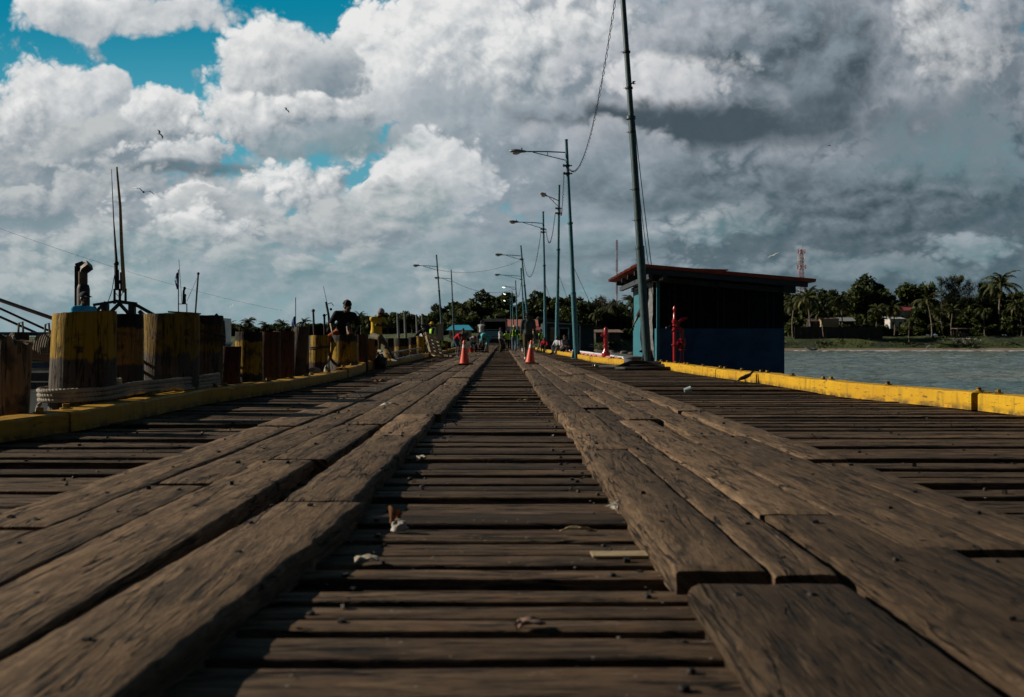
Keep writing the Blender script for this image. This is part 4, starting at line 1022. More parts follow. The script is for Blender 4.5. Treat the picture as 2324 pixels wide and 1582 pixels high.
twisted('cable crossing from the left lamp pole over to the leaning pole', onq1(ZA(612, 93)), on5(ZA(590, 84)), 0.6, 0.011, 0.03, 90)
twisted('cable crossing from the farther left lamp pole towards the lit lamps', onq2(ZA(637, 112)), on7(ZA(655, 132)), 0.9, 0.011, 0.03, 90)
def wire(name, label, pts, r=0.008, cat='wire', group=None):
    o = MB().tube(pts, r, 5).build(name, M_WIRE); return tag(o, label, cat, group)
wire('guy_wire', 'dark cable running down the right side of the tallest pole to the hut roof', sag(on1(7.0) + Vector((0.09, 0, 0)), (XA(1479, 29.3), 29.3, 2.95), 0.12), 0.012)
wire('guy_wire', 'slack cable from the hut doorway up to the tallest pole', sag(on1(4.9) + Vector((0.09, 0, 0)), (4.6, 30.3, 2.0), 0.10), 0.010)
wire('guy_wire', 'guy wire slanting down from the pole with the biggest lamp', [on2(ZA(598, 44)), (XA(1345, 47), 47, ZA(700, 47)), (XA(1385, 49), 49, ZA(790, 49))], 0.010)
wire('guy_wire', 'guy wire slanting down from the white armed pole', [on3(ZA(617, 58.8)), (XA(1301, 62), 62, ZA(715, 62)), (XA(1325, 64), 64, ZA(790, 64))], 0.011)
wire('guy_wire', 'guy wire slanting down from the thin armed pole', [on4(ZA(637, 67.8)), (XA(1262, 72), 72, ZA(720, 72)), (XA(1280, 73), 73, ZA(785, 73))], 0.012)

# ---------------------------------------------------------------- things at the foot of the tallest pole
M_FAB = paint('grey_canvas', (0.085, 0.095, 0.12), 0.75, 0, 0.3, 6, 0.3); M_FABD = paint('dark_canvas', (0.02, 0.022, 0.028), 0.7)
tb = thing('canvas_tub', 'grey blue canvas tub with a flat lid behind the foot of the tallest pole', 'tub', (XA(1437, 29.3), 29.3, -0.02))
tbm = MB(); vs = []; n = 40
for i, (r_, z) in enumerate(((0.27, 0), (0.275, 0.1), (0.27, 0.22), (0.275, 0.30))):
    for k in range(n):
        a = 2 * math.pi * k / n; rr = r_ * (1 + 0.025 * nz(math.cos(a) * 3, math.sin(a) * 3, z * 6)); vs.append((rr * math.cos(a), rr * math.sin(a), z))
tbm.add(vs, [(i * n + k, i * n + (k + 1) % n, (i + 1) * n + (k + 1) % n, (i + 1) * n + k) for i in range(3) for k in range(n)], 0, None, True); tbm.build('body', M_FAB, tb)
MB().lathe([(0.28, 0.295), (0.295, 0.30), (0.295, 0.335), (0.20, 0.355), (0.0, 0.36)], (0, 0, 0), 40).build('lid', M_FAB, tb)
mb = MB()
for k in range(14): 
    a = R(200 + k * 9); mb.box((0.279 * math.cos(a), 0.279 * math.sin(a), 0.17), (0.03, 0.004, 0.018), (0, 0, a + R(90)))
mb.build('trim_band', M_FABD, tb)
M_HOSE = paint('black_rubber', (0.018, 0.017, 0.017), 0.6, 0, 0.3, 12, 0.4, spec=0.3); M_COUP = paint('steel_coupling', (0.35, 0.33, 0.28), 0.35, 0.8)
hz_ = thing('suction_hose', 'thick black ribbed hose coiled on the deck around the foot of the tallest pole', 'hose', (3.75, 26.5, 0))
mb = MB(); HB = Vector((3.75, 26.5, 0))
def hose(pts, r=0.05):
    pts = catmull(pts, 16); rad = [r * (1 + 0.07 * (i % 2)) for i in range(len(pts))]; mb.tube([p - HB for p in pts], rad, 12)
hose([(2.72, 27.9, 0.06), (2.85, 27.4, 0.08), (3.1, 26.9, 0.09), (3.6, 26.75, 0.10), (4.1, 26.85, 0.12), (4.45, 26.7, 0.10), (4.6, 26.45, 0.07), (4.5, 26.15, 0.06), (4.0, 26.0, 0.06), (3.4, 26.0, 0.06), (3.15, 26.15, 0.06), (3.05, 26.5, 0.06), (3.5, 26.95, 0.2), (3.9, 27.1, 0.19), (4.3, 27.0, 0.17)])
hose([(3.2, 25.95, 0.055), (3.8, 25.85, 0.055), (4.3, 25.95, 0.06), (4.7, 26.05, 0.06)], 0.05)
mb.build('hose_tube', M_HOSE, hz_)
MB().lathe([(0.065, 0), (0.065, 0.12), (0.05, 0.13), (0.05, 0.22), (0.065, 0.23), (0.065, 0.30)], Vector((4.68, 26.05, 0.065)) - HB, 14, axis=Matrix.Rotation(R(90), 3, 'Y')).build('coupling', M_COUP, hz_)
MB().lathe([(0.06, 0), (0.06, 0.14), (0.045, 0.15), (0.045, 0.2)], Vector((2.72, 27.9, 0.06)) - HB, 14, axis=Matrix.Rotation(R(-80), 3, 'Y')).build('coupling', M_COUP, hz_)

# ---------------------------------------------------------------- traffic cones
M_CONE = paint('orange_plastic', (0.72, 0.085, 0.045), 0.45, 0, 0.15, 6, 0.05); M_REFL = paint('reflective_band', (0.62, 0.63, 0.62), 0.35, 0, 0.15, 10, 0.05); M_RUB = paint('black_base_rubber', (0.02, 0.018, 0.018), 0.7)
def cone(label, x, y, z, tilt, rz, h=0.72):
    c = thing('traffic_cone', label, 'traffic cone', (x, y, z), 0, 'orange traffic cones on the wheel tracks'); c.rotation_euler = (tilt[0], tilt[1], rz)
    mb = MB(); vs = []
    mb.box((0, 0, 0.018), (0.46, 0.46, 0.034)); mb.build('base', M_RUB, c)
    def rr(z): return 0.148 - (0.148 - 0.030) * (z - 0.035) / (h - 0.035)
    MB().lathe([(0.165, 0.035), (0.165, 0.045), (rr(0.05), 0.05), (rr(h * 0.30), h * 0.30), (rr(h * 0.655), h * 0.655), (rr(h * 0.9), h * 0.9), (rr(h * 0.9) + 0.008, h * 0.905), (rr(h * 0.93) + 0.006, h * 0.93), (rr(h * 0.94), h * 0.94), (rr(h) + 0.002, h - 0.01), (rr(h) - 0.012, h)], (0, 0, 0), 28).build('cone_body', M_CONE, c)
    za, zb = h * 0.685, h * 0.82
    MB().lathe([(rr(za) + 0.002, za), (rr(zb) + 0.002, zb)], (0, 0, 0), 28).build('reflective_band', M_REFL, c)
    return c
cone('orange traffic cone standing on the left wheel track', -1.12, 29.6, 0.085, (0, R(-1)), R(12))
cone('orange traffic cone on the right wheel track in front of the walking man', 0.86, 30.8, 0.085, (R(1), R(3)), R(20))

# ---------------------------------------------------------------- bird on the deck
M_BIRD = paint('black_feathers', (0.010, 0.010, 0.013), 0.45, 0, 0.3, 30, 0.2); M_BEAK = paint('beak', (0.03, 0.028, 0.026), 0.4)
bd = thing('blackbird', 'black long tailed bird standing by the yellow kerb below the hut corner', 'bird', (4.40, 18.15, 0.006))
mb = MB()
prof = [(-0.185, 0.06, 0.004, 0.012), (-0.12, 0.075, 0.010, 0.020), (-0.06, 0.105, 0.022, 0.026), (0.0, 0.15, 0.045, 0.045), (0.05, 0.185, 0.050, 0.055), (0.10, 0.215, 0.040, 0.046), (0.135, 0.25, 0.026, 0.030), (0.155, 0.285, 0.027, 0.027), (0.175, 0.30, 0.022, 0.022), (0.192, 0.303, 0.010, 0.010)]
vs = []; fs = []; n = 12
for x, z, r_, ry in prof:
    for k in range(n):
        a = 2 * math.pi * k / n; vs.append((x - 0.4 * r_ * math.sin(a), ry * math.cos(a) * 0.8, z + r_ * math.sin(a)))
for i in range(len(prof) - 1):
    for k in range(n):
        a = i * n + k; b = i * n + (k + 1) % n; fs.append((a, b, b + n, a + n))
fs += [tuple(reversed(range(n))), tuple(range((len(prof) - 1) * n, len(prof) * n))]
mb.add(vs, fs, 0, None, True); mb.build('body', M_BIRD, bd)
mb = MB(); mb.add([(-0.05, 0.02, 0.11), (-0.05, -0.02, 0.11), (-0.24, 0.028, 0.02), (-0.24, -0.028, 0.02), (-0.05, 0.0, 0.085), (-0.24, 0, 0.012)], [(0, 1, 3, 2), (4, 0, 2, 5), (1, 4, 5, 3), (2, 3, 5), (0, 4, 1)]); mb.build('tail', M_BIRD, bd)
for s_ in (-1, 1):
    mb = MB(); mb.ball((-0.015, s_ * 0.046, 0.155), (0.085, 0.012, 0.034), 0, 10, Matrix.Rotation(R(-32), 3, 'Y')); mb.build('wing', M_BIRD, bd)
    mb = MB(); mb.tube([(0.02, s_ * 0.022, 0.12), (0.035, s_ * 0.024, 0.06), (0.02, s_ * 0.024, 0.004)], 0.005, 6); mb.tube([(-0.01, s_ * 0.024, 0.004), (0.05, s_ * 0.026, 0.004)], 0.004, 5); mb.build('leg', M_BEAK, bd)
MB().tube([(0.188, 0, 0.305), (0.225, 0, 0.312)], [0.011, 0.002], 8).build('beak', M_BEAK, bd)
bd.scale = (0.95, 0.9, 0.70)
# ---------------------------------------------------------------- people
def remesh(mb, name, mat, parent, vox, smooth_it=2):
    me = bpy.data.meshes.new(name); me.from_pydata(mb.v, [], mb.f); me.update()
    o = bpy.data.objects.new('temp_remesh', me); col.objects.link(o)
    md = o.modifiers.new('r', 'REMESH'); md.mode = 'VOXEL'; md.voxel_size = vox; md.use_smooth_shade = True
    if smooth_it:
        sm = o.modifiers.new('s', 'SMOOTH'); sm.factor = 0.5; sm.iterations = smooth_it
    dg = bpy.context.evaluated_depsgraph_get(); ev = o.evaluated_get(dg)
    out = bpy.data.meshes.new_from_object(ev); bpy.data.objects.remove(o)
    out.name = name; out.materials.clear(); out.materials.append(mat)
    for p in out.polygons: p.use_smooth = True
    no = bpy.data.objects.new(name, out); col.objects.link(no); no.parent = parent; return no
def cone2(mb, a, ra, b, rb):
    a = Vector(a); b = Vector(b)
    mb.ball(a, ra, 0, 10); mb.ball(b, rb, 0, 10)
    if (b - a).length > 1e-4: mb.tube([a, b], [ra, rb], 10)
def loft(mb, spine, widths, side, n=16):
    """closed torso shape: widths are (half width, half depth) along the spine points; side = unit vector across"""
    vs = []; fs = []; N = len(spine)
    for i, p in enumerate(spine):
        t = (spine[min(i + 1, N - 1)] - spine[max(i - 1, 0)]).normalized(); s_ = (side - t * side.dot(t)).normalized(); f = t.cross(s_)
        w_, d = widths[i]
        for k in range(n):
            a = 2 * math.pi * k / n; ca, sa = math.cos(a), math.sin(a)
            vs.append(p + s_ * w_ * (abs(ca) ** 0.85) * (1 if ca > 0 else -1) + f * d * sa)
    for i in range(N - 1):
        for k in range(n):
            a = i * n + k; b = i * n + (k + 1) % n; fs.append((a, b, b + n, a + n))
    fs.append(tuple(reversed(range(n)))); fs.append(tuple(range((N - 1) * n, N * n))); mb.add(vs, fs)
def ik(a, b, l1, l2, hint):
    a = Vector(a); b = Vector(b); d = b - a; L = min(d.length, (l1 + l2) * 0.999)
    if d.length > L: b = a + d.normalized() * L; d = b - a
    x = (l1 * l1 - l2 * l2 + L * L) / (2 * L); h = math.sqrt(max(0, l1 * l1 - x * x)); dn = d.normalized(); hv = Vector(hint); hv = hv - dn * hv.dot(dn)
    if hv.length < 1e-4: hv = dn.orthogonal()
    return a + dn * x + hv.normalized() * h, b
SKIN = {k: paint('skin_' + k, c, 0.5, 0, 0.15, 9, 0.1) for k, c in dict(dark=(0.050, 0.026, 0.016), mid=(0.085, 0.045, 0.028), brown=(0.12, 0.065, 0.042)).items()}
M_HAIR = paint('black_hair', (0.008, 0.007, 0.007), 0.8, 0, 0.3, 40, 0.6); M_EYE = paint('eye', (0.25, 0.24, 0.22), 0.2); M_PUPIL = paint('pupil', (0.01, 0.008, 0.007), 0.2); M_LIPS = paint('lips', (0.06, 0.022, 0.018), 0.5)
_cl = {}
def cloth(c, r=0.85, pat=None):
    key = (c, r, pat)
    if key not in _cl:
        if pat == 'floral':
            m, t, b = new_mat('floral_cloth'); co = t.coord('Object'); v = t.voro(co, 26.0); n = t.noise(co, 30, 3)
            t.put(b.inputs['Base Color'], t.mix((v * 1.0).step(0.25, 0.45), c, t.mix(n.step(0.45, 0.55), (0.03, 0.03, 0.04), (0.16, 0.10, 0.11)))); b.inputs['Roughness'].default_value = 0.9; _cl[key] = m
        else: _cl[key] = paint('cloth', c, r, 0, 0.25, 14, 0.35, spec=0.2, bdist=0.008)
    return _cl[key]
def person(label, loc, rz, pose, wear, skin='dark', near=False, scale=1.0, group=None, vox=None):
    """faces local -Y. Joints: pelvis, neck, hands (L = +X side), feet (ankles); elbows and knees from two-bone IK"""
    P = dict(pelvis=(0, 0, 0.92), neck=(0, 0.01, 1.44), head=(0, -0.03, 1.595), look=(0, -1, 0), handL=(0.25, -0.06, 0.80), handR=(-0.25, -0.06, 0.80), footL=(0.10, 0.0, 0.075), footR=(-0.10, 0.0, 0.075),
             elbL=(0.3, 1, 0), elbR=(-0.3, 1, 0), kneeL=(0.1, -1, 0), kneeR=(-0.1, -1, 0), toeL=(0.12, -1, 0), toeR=(-0.12, -1, 0), shw=0.185, across=(1, 0, 0), bend=0.0, grip=0.55)
    P.update(pose)
    root = thing('person', label, 'person', loc, rz, group); root.scale = (scale,) * 3
    V_ = {k: Vector(v) for k, v in P.items() if isinstance(v, tuple)}
    pel, neck, hd = V_['pelvis'], V_['neck'], V_['head']; ac = V_['across'].normalized(); up = (neck - pel).normalized(); ac = (ac - up * ac.dot(up)).normalized(); fw = ac.cross(up) * -1.0
    hips_across = Vector((1, 0, 0)) if 'hipac' not in V_ else V_['hipac'].normalized()
    v1 = vox or (0.0095 if near else 0.017); cv = 0.014 if near else 0.02
    bodym = MB(); cloths = {}
    spl = [pel + up * (neck - pel).length * f - fw * (-P['bend']) * math.sin(math.pi * f) for f in (-0.14, 0.0, 0.12, 0.28, 0.45, 0.62, 0.78, 0.90, 0.98)]
    wid = [(0.10, 0.08), (0.160, 0.112), (0.165, 0.118), (0.148, 0.105), (0.148, 0.108), (0.165, 0.118), (0.178, 0.115), (0.150, 0.095), (0.075, 0.07)]
    loft(bodym, spl, wid, ac)
    shp = {}
    for s_, k in ((1, 'L'), (-1, 'R')):
        sh = neck - up * 0.055 + ac * s_ * P['shw']; elb, hand = ik(sh, V_['hand' + k], 0.29, 0.25, V_['elb' + k]); hip = pel + hips_across * s_ * 0.095 - up * 0.02; kn, ft = ik(hip, V_['foot' + k], 0.43, 0.42, V_['knee' + k])
        shp[k] = (sh, elb, hand, hip, kn, ft)
        cone2(bodym, neck - up * 0.03 + ac * s_ * 0.06, 0.055, sh, 0.058); cone2(bodym, sh, 0.058, elb, 0.040); cone2(bodym, elb, 0.041, hand, 0.027)
        cone2(bodym, elb.lerp(hand, 0.15), 0.043, elb.lerp(hand, 0.4), 0.039)
        cone2(bodym, hip, 0.088, kn, 0.055); cone2(bodym, kn, 0.054, ft, 0.038); cone2(bodym, kn.lerp(ft, 0.2) + Vector((0, 0.012, 0)), 0.055, kn.lerp(ft, 0.5), 0.045)
        # hand: palm, four fingers with a bend, thumb from the side of the palm
        fd = (hand - elb).normalized(); fr = fd.cross(ac).normalized() if abs(fd.dot(ac)) < 0.9 else fd.cross(up).normalized(); sd_ = fd.cross(fr).normalized()
        if sd_.dot(fw) < 0: sd_ = -sd_
        inward = (ac * -s_ - fd * (ac * -s_).dot(fd)); inward = inward.normalized() if inward.length > 0.1 else fw
        sd_ = fd.cross(inward).normalized()
        if sd_.dot(fw) < 0: sd_ = -sd_
        pc = hand + fd * 0.075
        for q in (-0.026, -0.008, 0.010, 0.027): cone2(bodym, hand + fd * 0.02 + sd_ * q * 0.6, 0.018, pc + sd_ * q * 1.1, 0.0135)
        for q, L in ((-0.030, 0.062), (-0.010, 0.078), (0.011, 0.083), (0.031, 0.074)):
            k0 = pc + sd_ * q; k1 = k0 + (fd * 0.8 + inward * P['grip'] * 0.7).normalized() * L * 0.5; k2 = k1 + (fd * 0.4 + inward * P['grip'] * 1.4).normalized() * L * 0.5
            cone2(bodym, k0, 0.0105, k1, 0.0095); cone2(bodym, k1, 0.0095, k2, 0.008)
        t0 = hand + fd * 0.03 + sd_ * 0.03; t1 = t0 + (fd * 0.6 + sd_ * 0.8 + inward * 0.3).normalized() * 0.04; cone2(bodym, t0, 0.013, t1, 0.011); cone2(bodym, t1, 0.0105, t1 + (fd * 0.9 + inward * 0.4 + sd_ * 0.2).normalized() * 0.032, 0.009)
        td = V_['toe' + k].normalized(); heel = ft - td * 0.05 + Vector((0, 0, -0.035)); ball_ = ft + td * 0.12 + Vector((0, 0, -0.045)); cone2(bodym, heel, 0.034, ball_, 0.034); cone2(bodym, ft, 0.036, heel, 0.034); cone2(bodym, ball_, 0.034, ball_ + td * 0.06, 0.024); cone2(bodym, ft, 0.036, ball_ + Vector((0, 0, 0.01)), 0.03)
        shp[k + 'f'] = (heel, ball_, td)
    # neck and head
    lk = V_['look'].normalized(); hu = (hd - neck).normalized(); hu = (hu - lk * hu.dot(lk) * 0.6).normalized(); hs = lk.cross(hu).normalized(); hu = hs.cross(lk).normalized(); H = Matrix((hs, lk, hu)).transposed()
    cone2(bodym, neck - up * 0.03, 0.058, hd - hu * 0.06 - lk * 0.02, 0.052)
    bodym.ball(hd + hu * 0.02 - lk * 0.012, (0.075, 0.096, 0.105), 0, 14, H); bodym.ball(hd - hu * 0.055 + lk * 0.025, (0.056, 0.068, 0.062), 0, 12, H); cone2(bodym, hd - hu * 0.085 + lk * 0.065, 0.022, hd - hu * 0.08 + lk * 0.05, 0.03)
    cone2(bodym, hd + lk * 0.085 + hu * 0.012, 0.010, hd + lk * 0.108 - hu * 0.028, 0.016); bodym.ball(hd + lk * 0.075 + hu * 0.035, (0.055, 0.02, 0.014), 0, 10, H); bodym.ball(hd + lk * 0.088 - hu * 0.056, (0.026, 0.014, 0.013), 0, 8, H)
    for s_ in (-1, 1): bodym.ball(hd + hs * s_ * 0.078 - lk * 0.01 - hu * 0.01, (0.012, 0.024, 0.034), 0, 8, H); bodym.ball(hd + hs * s_ * 0.045 + lk * 0.06 - hu * 0.02, (0.022, 0.02, 0.02), 0, 8, H)
    body = remesh(bodym, 'body', SKIN[skin], root, v1, 1)
    if near:
        for s_ in (-1, 1):
            em = MB(); em.ball(hd + hs * s_ * 0.031 + lk * 0.083 + hu * 0.012, (0.014, 0.011, 0.009), 0, 8, H); eo = em.build('eye', M_EYE, root)
            em = MB(); em.ball(hd + hs * s_ * 0.031 + lk * 0.092 + hu * 0.012, (0.0065, 0.004, 0.0065), 0, 8, H); em.build('pupil', M_PUPIL, eo)
        em = MB(); em.ball(hd + lk * 0.098 - hu * 0.052, (0.026, 0.008, 0.005), 0, 8, H); em.ball(hd + lk * 0.097 - hu * 0.062, (0.022, 0.009, 0.006), 0, 8, H); em.build('mouth', M_LIPS, root)
    def torso_shell(mb, infl, i0, i1):
        loft(mb, [spl[i] for i in range(i0, i1)], [(wid[i][0] + infl, wid[i][1] + infl) for i in range(i0, i1)], ac)
    for it in wear:
        kind, cm = it[0], it[1]; mt = cm if not isinstance(cm, tuple) else cloth(cm)
        mb = MB()
        if kind in ('shirt', 'jacket', 'tank'):
            inf = 0.016 if kind != 'jacket' else 0.028
            torso_shell(mb, inf, 1 if len(it) > 3 and it[3] == 'tucked' else 0, 9)
            sl = it[2] if len(it) > 2 else 0.75
            for k in 'LR':
                sh, elb, hand = shp[k][:3]; s_ = 1 if k == 'L' else -1
                cone2(mb, neck - up * 0.03 + ac * s_ * 0.06, 0.062 + inf * 0.4, sh, 0.064 + inf * 0.7)
                if kind != 'tank':
                    if sl <= 1.0: cone2(mb, sh, 0.066 + inf * 0.7, sh.lerp(elb, sl), 0.056 + inf)
                    else: cone2(mb, sh, 0.064 + inf * 0.7, elb, 0.050 + inf * 0.6); cone2(mb, elb, 0.050 + inf * 0.6, elb.lerp(hand, sl - 1.0), 0.034 + inf * 0.5)
            if kind != 'tank': cone2(mb, neck - up * 0.01, 0.066, neck + (hd - neck).normalized() * 0.012, 0.062)
            remesh(mb, kind if kind != 'tank' else 'tank_top', mt, root, cv, 3)
        elif kind in ('shorts', 'trousers'):
            ext = it[2] if len(it) > 2 else (0.95 if kind == 'shorts' else 2.0)
            loft(mb, [spl[i] for i in (0, 1, 2, 3)], [(0.12, 0.10), (0.178, 0.128), (0.180, 0.132), (0.158, 0.116)], ac)
            for k in 'LR':
                hip, kn, ft = shp[k][3:6]
                if ext <= 1: cone2(mb, hip, 0.105, hip.lerp(kn, ext), 0.083)
                else: cone2(mb, hip, 0.105, kn, 0.074); cone2(mb, kn, 0.074, kn.lerp(ft, ext - 1.0 - 0.04), 0.062)
            remesh(mb, kind, mt, root, cv, 3)
        elif kind == 'vest':
            torso_shell(mb, 0.030, 2, 8); remesh(mb, 'safety_vest', mt, root, cv, 2)
        elif kind == 'harness':
            # luminous straps crossing the back (local +Y side) and round the chest
            bk = -fw
            for s_ in (-1, 1):
                pts = [spl[7] + ac * s_ * 0.10 + fw * 0.10, spl[8] + ac * s_ * 0.10 - fw * 0.02, spl[6] + ac * s_ * 0.085 - fw * 0.165, spl[4] + ac * s_ * 0.02 - fw * 0.165, spl[2] - ac * s_ * 0.10 - fw * 0.17]
                mb.tube(catmull(pts, 5), 0.022, 8)
                pts = [spl[8] + ac * s_ * 0.10 - fw * 0.02, spl[7] + ac * s_ * 0.10 + fw * 0.125, spl[5] + ac * s_ * 0.09 + fw * 0.155, spl[2] + ac * s_ * 0.09 + fw * 0.155]; mb.tube(catmull(pts, 5), 0.022, 8)
            mb.tube([spl[3] + (ac * math.cos(a) * 0.185 + fw * math.sin(a) * 0.15) for a in [k * math.pi / 8 for k in range(17)]], 0.02, 8)
            mb.build('luminous_straps', mt, root)
        elif kind == 'shoes':
            for k in 'LR':
                h, b_, td = shp[k + 'f']; ft = shp[k][5]; mb = MB(); cone2(mb, h, 0.042, b_, 0.042); cone2(mb, b_, 0.042, b_ + td * 0.075, 0.034); cone2(mb, ft - Vector((0, 0, 0.012)), 0.045, h, 0.042); cone2(mb, ft - Vector((0, 0, 0.012)), 0.044, b_, 0.04); remesh(mb, 'shoe', mt, root, cv * 0.8, 1)
        elif kind == 'hair':
            mb.ball(hd + hu * 0.045 - lk * 0.022, (0.084, 0.102, 0.092), 0, 14, H); mb.ball(hd + hu * 0.0 - lk * 0.045, (0.083, 0.078, 0.085), 0, 12, H)
            if len(it) > 2:
                for q in range(70):
                    a = q * 2.4; e = rnd.uniform(0.1, 1.5); mb.ball(hd + hu * 0.05 - lk * 0.02 + H @ Vector((math.cos(a) * math.cos(e) * 0.09, math.sin(a) * math.cos(e) * 0.10 - 0.01, math.sin(e) * 0.095)), rnd.uniform(0.016, 0.026), 0, 6)
            remesh(mb, 'hair', M_HAIR, root, 0.012, 1 if len(it) <= 2 else 0)
        elif kind in ('cap', 'hard_hat'):
            mb.ball(hd + hu * 0.062 - lk * 0.016, (0.087, 0.106, 0.080 if kind == 'cap' else 0.098), 0, 16, H)
            bd_ = lk if len(it) < 3 else (hs * it[2][0] + lk * it[2][1]).normalized(); bs = bd_.cross(hu).normalized()
            for s_ in (-1, -0.5, 0, 0.5, 1): cone2(mb, hd + hu * 0.05 + bd_ * 0.075 + bs * s_ * 0.055, 0.013, hd + hu * (0.045 if kind == 'cap' else 0.04) + bd_ * (0.172 - 0.03 * abs(s_)) + bs * s_ * 0.05, 0.010)
            if kind == 'hard_hat':
                for q in range(16):
                    a = q * math.pi / 8; p_ = hd + hu * 0.035 + H @ Vector((0.100 * math.cos(a), 0.125 * math.sin(a), 0)); a2 = a + math.pi / 8; cone2(mb, p_, 0.010, hd + hu * 0.035 + H @ Vector((0.100 * math.cos(a2), 0.125 * math.sin(a2), 0)), 0.010)
            remesh(mb, kind, mt, root, 0.012, 1)
        elif kind == 'belt_bag':
            mb.ball(spl[1] + ac * it[2] + fw * -0.06, (0.08, 0.07, 0.09), 0, 10); mb.build('belt_bag', mt, root)
    return root
GREYGREEN = (0.060, 0.085, 0.085); OLIVE = (0.055, 0.048, 0.030); BLACKC = (0.010, 0.012, 0.017); YELC = (0.62, 0.42, 0.03); KHAKI = (0.13, 0.115, 0.08); WHITEC = (0.52, 0.54, 0.58); TEALC = (0.10, 0.42, 0.46); NAVYC = (0.018, 0.022, 0.035); REDC = (0.42, 0.012, 0.03); LIME = (0.42, 0.85, 0.05); DENIM = (0.10, 0.16, 0.21); GREYC = (0.10, 0.11, 0.12)
# man walking towards the viewer behind the right cone
person('man in a black cap, grey green shirt and knee shorts walking behind the right cone', (0.97, 37.6, 0.085), R(6),
    dict(look=(-0.55, -0.8, -0.12), footR=(-0.13, -0.24, 0.075), footL=(0.08, 0.30, 0.13), handR=(-0.27, 0.06, 0.82), handL=(0.27, -0.12, 0.83), neck=(0, -0.02, 1.46), head=(-0.01, -0.055, 1.61), shw=0.2),
    [('shirt', GREYGREEN, 0.8), ('shorts', OLIVE, 1.0), ('cap', BLACKC), ('shoes', (0.55, 0.56, 0.58))], 'dark', True, 1.02)
# man sitting on the big pile, one knee up
person('man in a black shirt sitting on the big yellow pile with one knee drawn up', (-3.72, 23.4, 0.92), R(8),
    dict(pelvis=(-0.02, 0.12, 0.09), neck=(0.03, -0.13, 0.53), head=(0.09, -0.24, 0.655), look=(0.55, -0.75, -0.35), footR=(-0.33, -0.10, -0.52), footL=(0.10, -0.22, 0.075), kneeR=(-0.7, -0.7, 0.4), kneeL=(0.0, -0.6, 1),
         handR=(-0.27, -0.10, 0.09), handL=(0.27, -0.12, 0.08), elbR=(-0.5, 1, 0.0), elbL=(0.6, 1, 0.0), toeR=(-0.2, -1, -0.3), bend=-0.03, shw=0.2),
    [('shirt', BLACKC, 0.85), ('shorts', (0.42, 0.10, 0.03), 0.85), ('hair', None, 'curly')], 'brown', True, 1.0)
# man in yellow leaning on a pile, arms folded
person('man in a yellow shirt and pale cap leaning on a pile with his arms folded', (-3.46, 28.8, 0.19), R(35),
    dict(pelvis=(-0.12, 0.18, 0.76), neck=(-0.10, 0.10, 1.27), head=(-0.05, 0.01, 1.40), look=(0.5, -0.75, -0.45), footL=(0.20, -0.30, 0.075), footR=(-0.12, -0.02, 0.34), kneeR=(-0.1, -1, 0.2), handL=(-0.18, -0.16, 1.04), handR=(0.14, -0.17, 1.02), elbL=(1, -0.2, -0.5), elbR=(-1, -0.2, -0.5), bend=0.02),
    [('shirt', YELC, 0.85), ('shorts', KHAKI, 0.95), ('cap', (0.34, 0.30, 0.34), (-0.75, -0.5)), ('shoes', (0.24, 0.22, 0.2))], 'dark', True, 1.0)
# group beside the left pilings
person('worker in a yellow hard hat and luminous vest standing among the left group', (XA(981, 50), 50, 0), R(-75), dict(handR=(-0.2, -0.25, 1.0), handL=(0.22, -0.2, 0.9), footL=(0.1, -0.12, .075), footR=(-0.1, 0.12, .075)),
    [('shirt', NAVYC, 1.7), ('vest', LIME), ('trousers', NAVYC), ('hard_hat', (0.68, 0.40, 0.03)), ('shoes', BLACKC)], 'dark', False, 1.0)
person('man in a dark hooded top leaning with one hand on a yellow pile', (XA(969, 48), 48.0, 0), R(200), dict(pelvis=(0, 0.1, 0.88), neck=(0.12, -0.1, 1.34), head=(0.16, -0.2, 1.46), look=(0.4, -1, -0.3), handL=(0.55, -0.25, 1.0), handR=(-0.1, -0.4, 0.9), elbL=(0.2, 1, 0)),
    [('jacket', (0.02, 0.02, 0.028), 1.9), ('trousers', NAVYC), ('cap', BLACKC), ('shoes', BLACKC)], 'dark', False, 1.0)
person('man with a white bag cloth standing close behind the hooded man', (XA(962, 52), 52.0, 0), R(150), dict(handR=(-0.3, -0.2, 0.9)), [('shirt', WHITEC, 0.8), ('trousers', GREYC), ('hair', None), ('shoes', BLACKC)], 'dark', False, 0.92)
person('crouching worker in a yellow cap near the raised pallet', (XA(1000, 54), 54, 0), R(-60), dict(pelvis=(0, 0.15, 0.42), neck=(0, -0.15, 0.82), head=(0, -0.27, 0.92), look=(0, -0.8, -0.6), handL=(0.2, -0.42, 0.35), handR=(-0.2, -0.42, 0.35), footL=(0.13, -0.08, .075), footR=(-0.13, 0.06, .075)),
    [('shirt', NAVYC, 1.5), ('vest', LIME), ('trousers', NAVYC), ('cap', (0.6, 0.38, 0.05)), ('shoes', BLACKC)], 'dark', False, 1.0)
